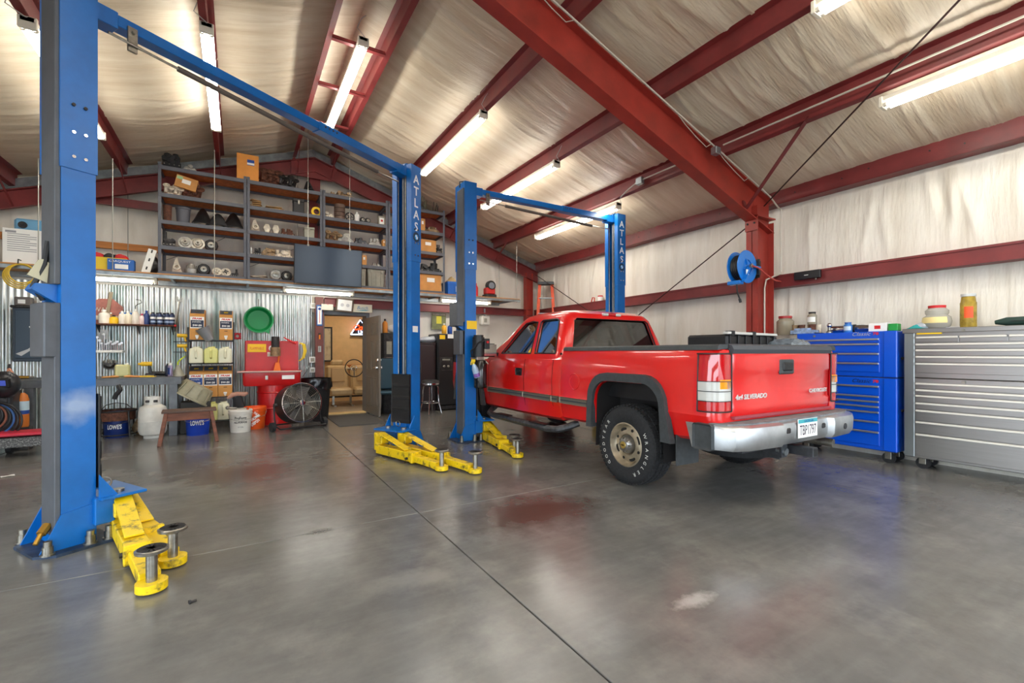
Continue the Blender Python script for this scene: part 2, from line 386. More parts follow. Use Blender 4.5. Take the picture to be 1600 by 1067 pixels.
# ---- main frame rafter (I section) and its ridge cap, plus the one over the front wall
def rafter(y, d0, d1, fw):
    for s in (-1, 1):
        xe = WR-.25 if s > 0 else WL+.25
        g = G()
        def pt(x, dz): return Vector((x, y, roof(x)-dz))
        for dz in (d0, d1):
            a, b = pt(RIDGE, dz), pt(xe, dz); g.bar(a, b, fw, .014, up=(0,1,0)) if False else g.add([(RIDGE, y-fw/2, a.z), (RIDGE, y+fw/2, a.z), (xe, y+fw/2, b.z), (xe, y-fw/2, b.z), (RIDGE, y-fw/2, a.z-.014), (RIDGE, y+fw/2, a.z-.014), (xe, y+fw/2, b.z-.014), (xe, y-fw/2, b.z-.014)], [(0,1,2,3),(7,6,5,4),(0,4,5,1),(2,6,7,3),(0,3,7,4),(1,5,6,2)])
        a, b, c, d = pt(RIDGE, d0), pt(xe, d0), pt(xe, d1), pt(RIDGE, d1)
        g.prism([(a.x, a.z), (b.x, b.z), (c.x, c.z), (d.x, d.z)], y-.006, y+.006, 'y')
        for k in range(1, 4):                      # web stiffeners
            x = RIDGE+(xe-RIDGE)*k/4
        o = obj('rafter', g, REDO, ceiling, smooth=0)
rafter(FRY, .22, .66, .17); rafter(WF+.25, .22, .66, .17)
# flange brace and clip angles on the near rafter
obj('flange_brace', G().bar((5.42, 2.62, roof(5.42)-.18), (6.0, FRY-.05, roof(6.0)-.62), .05, .006).bar((6.0, FRY-.05, roof(6.0)-.62), (6.0, FRY-.01, roof(6.0)-.5), .05, .02), RED, ceiling)
# ridge cross brackets that carry the middle lamp
for y in (5.9, 7.0, 8.2):
    obj('lamp_bracket', G().bx(.98, 1.63, y-.03, y+.03, 5.118, 5.124).bx(.98, 1.63, y-.03, y-.026, 5.118, 5.16), RED, ceiling)
# ---- back end wall rafter with galvanised angle
for s in (-1, 1):
    xe = WR-.2 if s > 0 else WL
    g = G(); y = 9.80
    def P(x, dz): return (x, roof(x)-dz)
    g.prism([P(RIDGE, .3), P(xe, .3), P(xe, .58), P(RIDGE, .58)], y, y+.012, 'y')
    for dz in (.3, .57): g.prism([P(RIDGE, dz), P(xe, dz), P(xe, dz+.012), P(RIDGE, dz+.012)], y-.07, y+.01, 'y')
    obj('end_rafter', g, RED, ceiling, smooth=0)
    obj('eave_angle', G().prism([P(RIDGE, .09), P(xe, .09), P(xe, .25), P(RIDGE, .25)], 9.90, 9.91, 'y').prism([P(RIDGE, .25), P(xe, .25), P(xe, .258), P(RIDGE, .258)], 9.82, 9.91, 'y'), GALV, ceiling, smooth=0)
for x in PURL:
    s = -1 if x > RIDGE else 1
    obj('purlin_brace', G().bar((x, 9.25, roof(x)-.2), (x+s*.02, 9.78, roof(x)-.56), .05, .006, up=(1,0,0)), RED, ceiling)
obj('ridge_plate', G().prism([(RIDGE-.42, roof(.88)-.3), (RIDGE-.36, roof(.88)-.22), (RIDGE-.28, roof(1.0)-.40), (RIDGE+.28, roof(1.0)-.40), (RIDGE+.36, roof(.88)-.22), (RIDGE+.42, roof(.88)-.3), (RIDGE+.42, 4.74), (RIDGE-.42, 4.74)], 9.76, 9.79, 'y'), RED, ceiling, smooth=0)

# ---- right wall
def wallsheet(y0, y1, z0, z1, seed):
    nu, nv = 10, 640
    S, V = np.meshgrid(np.linspace(0, 1, nu+1), np.linspace(0, 1, nv+1)); Y = y0+(y1-y0)*V; Z = z0+(z1-z0)*S
    X = WR-.03*np.sin(np.pi*S)-wrinkle_field(1-S, Y, int(12*(y1-y0)), y0, y1, seed, (.006, .03), (.014, .05), .35)
    g = G(); g.v = [Vector(p) for p in zip(X.ravel().tolist(), Y.ravel().tolist(), Z.ravel().tolist())]
    g.f = [(j*(nu+1)+i, j*(nu+1)+i+1, (j+1)*(nu+1)+i+1, (j+1)*(nu+1)+i) for j in range(nv) for i in range(nu)]
    return g
wall_right = struct('wall_right', G().bx(WR+.05, WR+.2, WF-.2, WB+.2, 0, roof(WR+.2)+.1), mat('wall_metal', (170, 168, 160), .6))
obj('insulation_sheet', wallsheet(WF, WB, 0, 2.26, 51), WALLM, wall_right, smooth=80, fix=False)
trim_2 = struct('trim_2', G().bx(gx+.012, gx+.018, WF, 9.98, 2.235, 2.385) if False else G().bx(WR-.188, WR-.182, WF, 9.98, 2.235, 2.385), RED)
obj('insulation_sheet', wallsheet(WF, WB, 2.38, 3.50, 52), WALLM, wall_right, smooth=80, fix=False)
gx = WR-.2
obj('girt', G().prism([(WR-.012, 2.40), (gx, 2.40), (gx, 2.375), (gx+.012, 2.375), (gx+.012, 2.39), (WR-.02, 2.39), (WR-.02, 2.23), (gx+.006, 2.23), (gx+.006, 2.255), (gx, 2.255), (gx, 2.22), (WR-.012, 2.22)], WF, 9.98, 'y').xf(Matrix()), RED, trim_2, smooth=0)
obj('eave_strut', G().bx(WR-.19, WR-.182, WF, 9.98, 3.43, 3.64).bx(WR-.19, WR, WF, 9.98, 3.425, 3.433).bx(WR-.19, WR-.1, WF, 9.98, 3.64, 3.648), RED, trim_2)
for k in range(40):
    y = -1.8+k*.29
    if k % 3 != 2: obj('bolt', G().cyl((WR-.19, y, 3.53+.03*(k % 2)), (WR-.198, y, 3.53+.03*(k % 2)), .009, n=6), IRON, trim_2)
def ibeam_col(x0, x1, y, fw, z1, parent, m=REDO):
    g = G().bx(x0, x0+.012, y-fw/2, y+fw/2, 0, z1).bx(x1-.012, x1, y-fw/2, y+fw/2, 0, z1).bx(x0, x1, y-.005, y+.005, 0, z1)
    g.bx(x0-.05, x1+.03, y-fw/2-.03, y+fw/2+.03, 0, .02)
    return obj('column', g, m, parent, smooth=0)
trim_1 = ibeam_col(6.22, 6.62, FRY, .17, roof(6.4)-.6, None); trim_1.name = 'trim_1'; trim_1['kind'] = 'structure'; ibeam_col(6.22, 6.62, WF+.25, .17, roof(6.4)-.6, trim_1)
obj('knee_plate', G().bx(6.20, 6.64, FRY-.1, FRY+.1, 3.19, 3.21).bx(6.24, 6.62, FRY-.012, FRY+.012, 3.2, roof(6.62)-.24).bx(6.2, 6.216, FRY-.09, FRY+.09, 3.0, 3.34), REDO, trim_1)
for yy in (-.05, .05): obj('bolt', G().cyl((6.2, FRY+yy, 3.1), (6.185, FRY+yy, 3.1), .014, n=6), IRON, trim_1)
ibeam_col(6.30, 6.50, 9.82, .14, 3.32, trim_1)
ROD = mat('brace_rod', (58, 34, 30), .5, .5)
obj('brace_rod', G().cyl((6.55, FRY+.1, 3.26), (6.62, 9.7, .15), .009, n=6), ROD, trim_1)
obj('brace_rod', G().cyl((6.55, 9.7, 3.28), (6.62, FRY+.1, .15), .009, n=6), ROD, trim_1)
obj('brace_rod', G().cyl((6.35, FRY-.1, roof(6.35)-.42), (2.6, -1.9, roof(2.6)-.28), .009, n=6), ROD, trim_1)
# conduits
EMT = mat('white_conduit', (196, 190, 178), .4, .3)
yk = FRY-.13
obj('conduit', G().tube([(1.5, yk, roof(1.5)-.25), (6.45, yk, roof(6.45)-.25), (6.64, yk, roof(6.64)-.30), (6.72, yk-.0, 3.35), (6.72, yk, 2.45)], .011, 8), EMT, trim_1)
obj('conduit', G().tube([(6.72, yk, 2.42), (6.6, yk+.02, 2.38), (6.52, FRY-.03, 2.33), (6.48, FRY-.03, 2.2), (6.48, FRY-.03, 0.3)], .012, 8), EMT, trim_1)
for a, b in ((2.35, 2.9), (4.5, 5.1), (5.25, 5.9)):
    obj('cable', G().tube([(a, yk-.01, roof(a)-.28), (a+.1, yk-.02, roof(a)-.36), ((a+b)/2, yk-.02, roof((a+b)/2)-.36), (b-.1, yk-.02, roof(b)-.34), (b, yk-.01, roof(b)-.28)], .005, 6), EMT, trim_1)
obj('junction_box', G().bx(5.14, 5.24, yk-.06, yk+.02, roof(5.2)-.36, roof(5.2)-.27, .006), GALV, trim_1)
obj('conduit', G().tube([(5.33, -2, roof(5.4)-.14), (5.33, 3.6, roof(5.4)-.14)], .011, 8), EMT, trim_1)
obj('conduit', G().tube([(5.33, 3.9, roof(5.4)-.14), (5.33, 5.05, roof(5.4)-.14), (5.33, 5.25, roof(5.4)-.2), (5.4, 5.5, roof(5.4)-.24)], .011, 8), EMT, trim_1)
obj('junction_box', G().bx(5.29, 5.36, 4.95, 5.07, roof(5.4)-.2, roof(5.4)-.1, .006), GALV, trim_1)

# ---- back wall: corrugated sheets to the left, vinyl above, white panels to the right, door opening
CORR = mat('corrugated_galvanised', (214, 218, 216), .37, .85, rgb2=(156, 176, 174), thr=.56, vs=1.6, st=(3, 1, .6), rv=.08)
BH = 2.42; DX0, DX1, DZ = 1.49, 2.36, 2.06
wb = G().bx(WL-.2, DX0, WB+.04, WB+.16, 0, 5.6).bx(DX1, WR+.2, WB+.04, WB+.16, 0, 5.6).bx(DX0, DX1, WB+.04, WB+.16, DZ, 5.6)
wall_back = struct('wall_back', wb, mat('wall_metal', (170, 168, 160), .6))
def backsheet(x0, x1, z0, zf, seed):
    nu, nv = 10, int(26*(x1-x0))
    S, V = np.meshgrid(np.linspace(0, 1, nu+1), np.linspace(0, 1, nv+1)); X = x0+(x1-x0)*V; Z1 = zf(X); Z = z0+(Z1-z0)*S
    Y = WB+.02-.02*np.sin(np.pi*S)-wrinkle_field(1-S, X, int(9*(x1-x0)), x0, x1, seed, (.004, .02), (.02, .06), .3)
    g = G(); g.v = [Vector(p) for p in zip(X.ravel().tolist(), Y.ravel().tolist(), Z.ravel().tolist())]
    g.f = [(j*(nu+1)+i, j*(nu+1)+i+1, (j+1)*(nu+1)+i+1, (j+1)*(nu+1)+i) for j in range(nv) for i in range(nu)]
    return g
obj('insulation_sheet', backsheet(WL, RIDGE, 2.4, lambda x: RIDGEZ-np.abs(x-RIDGE)/3, 61), WALLM, wall_back, smooth=80, fix=False)
obj('insulation_sheet', backsheet(RIDGE, WR, 2.4, lambda x: RIDGEZ-np.abs(x-RIDGE)/3, 62), WALLM, wall_back, smooth=80, fix=False)
obj('insulation_sheet', backsheet(DX1+.05, WR, 0, lambda x: 2.42+0*x, 63), WALLM, wall_back, smooth=80, fix=False)
obj('header_panel', G().bx(1.28, DX1+.06, WB-.05, WB+.02, DZ+.05, 2.42), mat('cream_panel', (214, 206, 188), .6, var=.05), wall_back)
pitch = .076
def corr(x0, x1, z0, z1, y):
    n = int((x1-x0)/pitch*8); vs = []; fs = []
    for i in range(n+1):
        x = x0+(x1-x0)*i/n; yy = y-.011*math.sin(2*PI*x/pitch)
        vs += [(x, yy, z0), (x, yy, z1)]
        if i: fs.append((2*i-2, 2*i, 2*i+1, 2*i-1))
    return G().add(vs, fs)
x = WL
k = 0
while x < 1.26:
    x2 = min(x+.66, 1.28); obj('corrugated_sheet', corr(x, x2, .01, BH, WB-.06-.002*(k % 2)), CORR, wall_back, smooth=60, fix=False); x = x2; k += 1
obj('wood_girt', G().bx(-3.4, -1.16, 9.98, 10.03, 3.02, 3.13), mat('pine_board', (186, 120, 62), .7, var=.12, vs=3, st=(.5, 5, 8)), wall_back)
obj('girt', G().bx(1.5, 6.5, 9.88, 9.89, 2.22, 2.39).bx(1.5, 6.5, 9.79, 9.89, 2.38, 2.39).bx(1.5, 6.5, 9.79, 9.89, 2.215, 2.225).bx(1.5, 6.5, 9.79, 9.796, 2.225, 2.25), RED, wall_back)
obj('girt', G().bx(-2.1, -1.15, 9.88, 9.89, 3.72, 3.86).bx(-2.1, -1.15, 9.80, 9.89, 3.71, 3.72), RED, wall_back)
obj('ridge_post', G().bx(1.22, 1.42, 9.86, 9.95, 2.5, 4.8), RED, wall_back)
obj('door_post', G().bx(1.33, 1.48, 9.86, 9.99, 0, 2.4), mat('brown_post', (112, 58, 50), .5, var=.1), wall_back)
# door frame and six panel door standing open
DG = mat('grey_brown_door', (112, 104, 94), .45, var=.04)
door_1 = struct('door_1', G().bx(DX0-.04, DX0+.02, 9.92, 10.26, 0, DZ).bx(DX1-.02, DX1+.05, 9.92, 10.26, 0, DZ).bx(DX0-.04, DX1+.05, 9.92, 10.26, DZ, DZ+.07), mat('grey_frame', (104, 106, 110), .5))
leaf = obj('door_leaf', G().bx(-.02, .02, -.86, 0, .02, 2.02, .003), DG, door_1, (DX1+.0, 9.93, 0), (0, 0, math.radians(3)))
for (ya, yb) in ((-.78, -.47), (-.39, -.08)):
    for (za, zb) in ((.18, .78), (.92, 1.52), (1.64, 1.9)):
        for sx in (-1, 1):
            g = G()
            g.bx(sx*.02, sx*.028, ya, yb, za, za+.02).bx(sx*.02, sx*.028, ya, yb, zb-.02, zb).bx(sx*.02, sx*.028, ya, ya+.02, za, zb).bx(sx*.02, sx*.028, yb-.02, yb, za, zb).bx(sx*.02, sx*.026, ya+.05, yb-.05, za+.05, zb-.05)
            obj('door_panel', g, DG, leaf)
hz = G()
for sx in (-1, 1):
    hz.cyl((0, -.79, .98), (sx*.06, -.79, .98), .03, n=12).tube([(sx*.06, -.79, .98), (sx*.065, -.75, .98), (sx*.065, -.66, .975)], .01, 8)
    hz.cyl((0, -.79, 1.13), (sx*.045, -.79, 1.13), .032, n=14)
obj('door_handle', hz, CHROME, leaf)
for z in (.3, 1.0, 1.75): obj('hinge', G().cyl((.0, .0, z), (.0, .0, z+.1), .01), STEEL, leaf)
obj('threshold', G().bx(DX0, DX1, 9.93, 10.2, 0, .02, .005), mat('pale_oak', (214, 186, 128), .6, var=.08), door_1)
# ---- left and front walls with the open roll-up doorways behind the camera
WMET = mat('wall_metal', (170, 168, 160), .6)
wall_left = struct('wall_left', G().bx(WL-.2, WL, WF-.2, -.6, 0, roof(WL)+.1).bx(WL-.2, WL, 3.2, WB+.2, 0, roof(WL)+.1).bx(WL-.2, WL, -.6, 3.2, 3.1, roof(WL)+.1), WALLM)
zz = lambda x: roof(x)+.1
wf = G()
def wpoly(a, b, z0): wf.prism([(a, z0), (b, z0), (b, zz(b)), (a, zz(a))], WF-.2, WF, 'y')
wpoly(WL, -3.4, 0); wpoly(-3.4, .0, 3.1); wpoly(.0, RIDGE, 0); wpoly(RIDGE, 2.2, 0); wpoly(2.2, 5.9, 3.1); wpoly(5.9, WR, 0)
wall_front = struct('wall_front', wf, WALLM, smooth=0)
# ---- office seen through the door
TAN = mat('tan_office_paint', (226, 190, 138), .7, var=.03)
OX0, OX1, OY = .6, 4.6, 12.5
office_floor = struct('floor_office', G().bx(OX0, OX1, 10.2, OY, .0, .012), mat('office_floor', (150, 138, 120), .5, var=.15, vs=3))
wall_office = struct('wall_office', G().bx(OX0, OX1, OY, OY+.1, 0, 2.7).bx(OX0-.1, OX0, 10.24, OY+.1, 0, 2.7).bx(OX1, OX1+.1, 10.24, OY+.1, 0, 2.7), TAN)
ceiling_office = struct('ceiling_office', G().bx(OX0-.1, OX1+.1, 10.24, OY+.1, 2.6, 2.7), WHITE)

# ---- fluorescent strip lamps under the purlins
def strip_lamp(name, label, loc, length, group, slope=0, tubes=2, cat='lamp'):
    t = thing(name, label, cat, loc, 0, group)
    ax = 'y' if group.startswith('ceiling') else 'x'
    def bxx(g, a0, a1, w, z0, z1, b=0):
        return g.bx(-w, w, a0, a1, z0, z1, b) if ax == 'y' else g.bx(a0, a1, -w, w, z0, z1, b)
    h = obj('housing', bxx(G(), 0, length, .052, -.05, 0, .006), HOUS, t)
    for a in (.0, length-.035):
        obj('end_cap', bxx(G(), a, a+.035, .065, -.105, .002, .006), HOUS, t)
    for sx in ((-.040, .040) if tubes == 2 else (0,)):
        p0, p1 = ((sx, .035, -.085), (sx, length-.035, -.085)) if ax == 'y' else ((.035, sx, -.085), (length-.035, sx, -.085))
        obj('tube', G().cyl(p0, p1, .019, n=10), TUBEM, t)
        dv = (Vector(p1)-Vector(p0)).normalized()*.03
        obj('socket', G().cyl(p0, Vector(p0)+dv, .024, n=8), HOUS, t); obj('socket', G().cyl(p1, Vector(p1)-dv, .024, n=8), HOUS, t)
    return t
lampnames = [(-1.6, 'behind the near lift column', 'at the far left edge'), (-.28, 'over the leftmost rack', 'second from the left wall'), (1.305, 'between the ridge purlins', 'under the ridge'), (2.95, 'beside the far lift column', 'right of the ridge'), (4.22, 'over the second lift crossbeam', 'cut by the top edge'), (5.52, 'half hidden nearest the right wall', 'above the steel tool chest')]
for (x, far, near) in lampnames:
    z = (roof(x)-.225) if x != 1.305 else 5.115
    t = strip_lamp('strip_lamp', 'white twin-tube fluorescent strip lamp in the far bay '+far, (x, 5.66, z), 2.48, 'ceiling strip lamps')
    obj('cord', G().tube([(0, .0, -.01), (.0, -.06, -.04), (-.10, -.12, 0.0), (-.06, -.16, .1), (.0, -.12, .18)], .005, 6), mat('grey_cord', (170, 170, 166), .5), t)
    strip_lamp('strip_lamp', 'white twin-tube fluorescent strip lamp in the near bay '+near, (x, -.48, z), 2.48, 'ceiling strip lamps')
# ================================================================== TWO-POST LIFTS
GCOV = mat('grey_cover_paint', (82, 86, 92), .5, .1, var=.08)
PADR = mat('worn_pad_rubber', (46, 44, 42), .7, 0, var=.4, vs=30, bump=.8, bs=40)
LOGO = mat('logo_white', (225, 232, 238), .5)
BEAMB = BLUE
CW, CV = .175, .31
def cpoly(w, v, t, lip, o=0, s=1):     # C section opening towards +x*s
    w2, v2 = w/2+o, v/2+o
    P = [(-w2, -v2), (w2, -v2), (w2, -v2+lip), (w2-t, -v2+lip), (w2-t, -v2+t), (-w2+t, -v2+t), (-w2+t, v2-t), (w2-t, v2-t), (w2-t, v2-lip), (w2, v2-lip), (w2, v2), (-w2, v2)]
    return [(x*s, y) for x, y in P]
def lift_arm(parent, p, q, hp=.30):
    """p pivot and q pad centre on the ground plane, lift coordinates"""
    p, q = Vector((p[0], p[1], 0)), Vector((q[0], q[1], 0)); d = (q-p); L = d.length; u = d.normalized()
    a = obj('swing_arm', G().bar(p+u*.02+Vector((0,0,.075)), p+u*(L*.62)+Vector((0,0,.075)), .125, .105, .006), YEL, parent)
    obj('arm_strap', G().bar(p+u*.05+Vector((0,0,hp-.03)), p+u*(L*.50)+Vector((0,0,.14)), .10, .014, .003), YEL, a)
    obj('pivot_lug', G().cyl(p+Vector((0,0,.06)), p+Vector((0,0,hp-.03)), .062, n=16).bar(p-u*.02+Vector((0,0,.2)), p+u*.14+Vector((0,0,.2)), .11, .10, .01), YEL, a)
    obj('arm_extension', G().bar(p+u*(L*.60)+Vector((0,0,.066)), p+u*(L-.05)+Vector((0,0,.05)), .098, .07, .005), YEL, a)
    obj('collar', G().bar(p+u*(L*.60)+Vector((0,0,.075)), p+u*(L*.635)+Vector((0,0,.075)), .140, .122, .005), YEL, a)
    obj('foot_plate', G().cyl(q+Vector((0,0,.012)), q+Vector((0,0,.055)), .072, n=20).bar(q-u*.1+Vector((0,0,.034)), q+Vector((0,0,.034)), .10, .043, .004), YEL, a)
    obj('pad_screw', G().cyl(q+Vector((0,0,.05)), q+Vector((0,0,.205)), .026, n=16), STEEL, a)
    pad = obj('lift_pad', G().lathe([(0, 0), (.055, 0), (.074, .008), (.076, .022), (.068, .026), (0, .026)], 24, T(q.x, q.y, .205)), STEEL, a)
    gr = G()
    for k in range(7):
        ang = k*PI/7; gr.cb(q+Vector((0,0,.2315)), (.125, .006, .004), 0, Matrix.Rotation(ang, 3, 'Z'))
    gr.lathe([(0, .024), (.066, .024), (.064, .0300), (0, .0300)], 24, T(q.x, q.y, .2035))
    obj('pad_rubber', gr, PADR, pad)
    obj('arm_bolt', G().cyl(p+u*(L*.56)+u.cross(Vector((0,0,1)))*.06+Vector((0,0,.06)), p+u*(L*.56)+u.cross(Vector((0,0,1)))*.08+Vector((0,0,.06)), .016, n=6), IRON, a)
    return a
def lift(label, loc, rz, span, arms1, arms2, marks, unit, near=False, guard=True):
    t = thing('two_post_lift', label, 'car lift', loc, rz, 'two-post car lifts')
    H = 3.74
    for ci, (cx, s) in enumerate(((0, 1), (span, -1))):
        M = T(cx, 0, 0)
        pl = [(-.22, -.16), (-.14, -.25), (.18, -.25), (.18, .25), (-.14, .25), (-.22, .16)]
        obj('base_plate', G().prism([(x*s+cx, y) for x, y in pl], 0, .018, 'z'), mat('scuffed_base_plate', (44, 58, 78), .5, .3, var=.4, vs=12), t, smooth=0)
        col = obj('column', G().prism(cpoly(CW, CV, .012, .075, 0, s), .018, 2.62, 'z').xf(M), BLUE, t, smooth=25)
        obj('column_extension', G().prism(cpoly(CW, CV, .012, .08, .008, s), 2.48, H, 'z').xf(M), BLUE, t, smooth=25)
        # gussets
        for sy in (-1, 1):
            y = sy*(CV/2+.004)
            obj('gusset', G().prism([(cx-s*.19, .018), (cx+s*CW/2, .018), (cx+s*CW/2, .27), (cx-s*CW/2, .24)], y-.006, y+.006, 'y'), BLUE, t, smooth=0)
        for (bx_, by_) in ((-.165, -.205), (.04, -.21), (-.165, .205), (.04, .21), (.14, -.21), (.14, .21)):
            b = obj('anchor_bolt', G().cyl((cx+bx_*s, by_, .018), (cx+bx_*s, by_, .028), .036, n=16).cyl((cx+bx_*s, by_, .028), (cx+bx_*s, by_, .072), .027, n=16).cyl((cx+bx_*s, by_, .072), (cx+bx_*s, by_, .105), .021, n=14), STEEL, t)
        # hose cover down the outer back
        if ci == 0:
            obj('hose_cover', G().bx(cx-s*(CW/2+.03), cx-s*(CW/2), -.15, .06, .1, 1.6, .004).bx(cx-s*(CW/2+.03), cx-s*(CW/2), -.15, .06, 1.72, H-.1, .004), GCOV, t)
            obj('control_cover', G().bx(cx-s*(CW/2+.08), cx-s*(CW/2), -.15, .08, 1.25, 1.60, .008), GCOV, t)
            obj('latch_plate', G().prism([(cx-CW/2-.13, 1.77), (cx-CW/2-.04, 1.73), (cx-CW/2-.03, 1.86), (cx-CW/2-.06, 1.88), (cx-CW/2-.08, 1.87)], -.07, -.055, 'y'), mat('beige_plate', (196, 190, 160), .5), t)
            obj('hose', G().tube([(cx-CW/2-.05, -.04, 1.62), (cx-CW/2-.10, -.05, 1.70), (cx-CW/2-.05, -.06, 1.85), (cx-CW/2-.03, -.05, 2.0)], .016, 8), BLACK, t)
            obj('release_box', G().prism([(cx-CW/2-.12, 1.68), (cx-CW/2, 1.60), (cx-CW/2, 1.72), (cx-CW/2-.10, 1.72)], -.10, .02, 'y'), BLUE, t)
        # carriage in the channel and its arm bracket
        xi = cx+s*(CW/2)
        obj('carriage', G().bx(xi-s*.13, xi+s*.012, -.09, .09, .10, 1.0, .004).bx(xi-s*.02, xi+s*.09, -.20, .20, .12, .30, .006), BLUE, t)
        obj('arm_bracket', G().bx(xi+s*.0, xi+s*.26, -.24, .24, .285, .305, .004).prism([(xi, .305), (xi+s*.10, .305), (xi, .46)], -.21, -.198, 'y').prism([(xi, .305), (xi+s*.10, .305), (xi, .46)], .198, .21, 'y'), BLUE, t)
        for yy in (-.14, .12): obj('pivot_pin', G().cyl((xi+s*.13, yy, .305), (xi+s*.13, yy, .325), .034, n=16), STEEL, t)
        obj('lock_spring', G().tor((xi+s*.10, -.02, .36), .035, .006, RX(70)), STEEL, t)
        if guard:
            gd = obj('door_guard', G().bx(xi+s*.014, xi+s*.028, -.155, .155, .36, 1.0, .004), BLACK, t)
            for k in range(4): obj('guard_rib', G().bx(xi+s*.028, xi+s*.034, -.15, .15, .40+k*.155, .52+k*.155, .003), BLACK, gd)
        # cylinder rod and cables in the channel
        obj('cylinder_rod', G().cyl((cx+s*.02, .03, 1.0), (cx+s*.02, .03, H-.1), .024, n=12), mat('grey_rod', (120, 124, 130), .35, .6), t)
        obj('cable', G().cyl((cx+s*.075, -.05, 1.0), (cx+s*.075, -.05, H-.05), .007, n=6).cyl((cx+s*.06, .09, .9), (cx+s*.06, .09, H-.05), .007, n=6), STEEL, t)
        obj('pulley_housing', G().bx(xi-s*.04, xi+s*.16, -.065, .065, H-.14, H-.02, .004).cyl((cx+s*.04, -.05, H-.02), (cx+s*.04, .05, H-.02), .06, n=18), BLUE, t)
        for (zz_, xx) in ((2.56, -.03), (2.56, .03), (2.72, -.03), (2.72, .03), (2.90, -.03), (2.90, .03)):
            obj('bolt', G().cyl((cx+xx*s, -CV/2-.008, zz_), (cx+xx*s, -CV/2-.02, zz_), .011, n=6), CHROME if zz_ < 2.85 else IRON, t)
        obj('top_hose', G().tube([(cx-s*.1, 0, H-.05), (cx-s*.1, 0, H+.03), (cx-s*.02, .02, H+.06), (cx+s*.08, .03, H)], .010, 8), BLACK, t)
    # crossbeam in two sleeved halves, with padded shutoff bar
    zb = H-.06
    obj('crossbeam', G().bx(.1, span*.62, -.055, .055, zb-.05, zb+.03, .004), BLUE, t)
    obj('crossbeam', G().bx(span*.58, span-.1, -.062, .062, zb-.056, zb+.036, .004), BLUE, t)
    for k in range(4): obj('bolt', G().cyl((span*.6+k*.05, -.062, zb), (span*.6+k*.05, -.07, zb), .011, n=6), CHROME, t)
    obj('bar_hanger', G().bx(.30, .36, -.075, -.055, zb-.20, zb-.02, .003).cyl((.33, -.1, zb-.06), (.33, -.05, zb-.06), .012), STEEL, t)
    obj('shutoff_bar', G().tube([(.18, -.085, zb-.15), (.62, -.085, zb-.165), (span-.62, -.085, zb-.22), (span-.25, -.085, zb-.22)], .010, 8), STEEL, t)
    obj('foam_sleeve', G().cyl((.62, -.085, zb-.165), (span-.62, -.085, zb-.22), .022, n=10), mat('grey_foam', (92, 84, 78), .8), t)
    for (a, b) in arms1: lift_arm(t, a, b)
    for (a, b) in arms2: lift_arm(t, (span+a[0], a[1]), (span+b[0], b[1]))
    # lettering on the far column
    yf = -CV/2-.0095
    for k, ch in enumerate('ATLAS'):
        letters(t, ch, LOGO, (span, yf, 3.56-k*.155), 0, h=.115, bold=.02)
    obj('emblem', G().cyl((span, yf, 2.80), (span, yf-.003, 2.80), .052, n=20), mat('emblem_dark', (30, 36, 40), .5), t)
    tooth = G()
    for k in range(16):
        a = 2*PI*k/16; tooth.cyl((span+.06*math.cos(a), yf, 2.80+.06*math.sin(a)), (span+.06*math.cos(a), yf-.002, 2.80+.06*math.sin(a)), .009, n=6)
    obj('emblem_ring', tooth, mat('emblem_dark', (30, 36, 40), .5), t)
    obj('emblem_globe', G().cyl((span, yf-.003, 2.80), (span, yf-.005, 2.80), .036, n=20), mat('emblem_blue', (40, 150, 220), .4), t)
    obj('emblem_land', G().bx(span-.02, span+.004, yf-.0065, yf-.005, 2.80, 2.826).bx(span-.005, span+.02, yf-.0065, yf-.005, 2.775, 2.806), LOGO, t)
    for d, z in marks: obj(d, z[0], z[1], t)
    if unit:
        x0, y0 = CW/2-.03, -CV/2-.14
        u = obj('power_unit', G().cyl((x0, y0, 1.22), (x0, y0, 1.50), .085, n=20).cyl((x0, y0, 1.50), (x0, y0, 1.53), .07, n=18).bx(x0-.03, x0+.03, y0+.05, -CV/2, 1.18, 1.46), BLACK, t)
        obj('oil_tank', G().lathe([(0, .78), (.088, .78), (.095, .80), (.095, 1.16), (.085, 1.175), (0, 1.175)], 22, T(x0+.03, y0, 0)), mat('gloss_black', (16, 16, 18), .2, coat=.5), t)
        obj('valve_block', G().bx(x0-.05, x0+.06, y0-.05, y0+.05, 1.175, 1.23, .005).cyl((x0-.05, y0, 1.2), (x0-.12, y0, 1.2), .018).cyl((x0+.05, y0-.05, 1.2), (x0+.10, y0-.1, 1.12), .008), STEEL, t)
        obj('switch_box', G().bx(x0+.05, x0+.13, y0-.10, y0+.02, 1.33, 1.48, .006), BLACK, u)
        obj('switch_button', G().cyl((x0+.09, y0-.10, 1.43), (x0+.09, y0-.115, 1.43), .018), REDP, u)
        obj('hose', G().tube([(x0-.10, y0, 1.21), (x0-.13, y0-.02, 1.30), (x0-.05, y0-.10, 1.42), (x0+.05, y0-.10, 1.45)], .011, 8), BLACK, u)
    return t
lift1 = lift('blue two-post lift with yellow arms, the near one standing askew at left', (-.98, 4.18, 0), 31, 3.39,
     [((.24, -.13), (-.06, -1.23)), ((.34, .11), (.15, -1.00))], [((-.40, .10), (-.70, -1.10)), ((-.26, -.16), (-.62, -1.48))],
     [('white_sticker', (G().bx(3.39-.06, 3.39+.04, -CV/2-.003, -CV/2, 1.55, 1.63), PAPER)), ('valve', (G().cyl((-.165, -.10, .13), (-.125, -.07, .17), .026, n=8).cyl((-.20, -.13, .08), (-.165, -.10, .13), .014, n=8), mat('brass', (180, 140, 60), .35, .8)))], False, True)
sc = BLUE.copy(); sc.name = 'scuffed_blue_paint'; nt = sc.node_tree; pb_ = nt.nodes['Principled BSDF']; src = pb_.inputs['Base Color'].links[0].from_socket
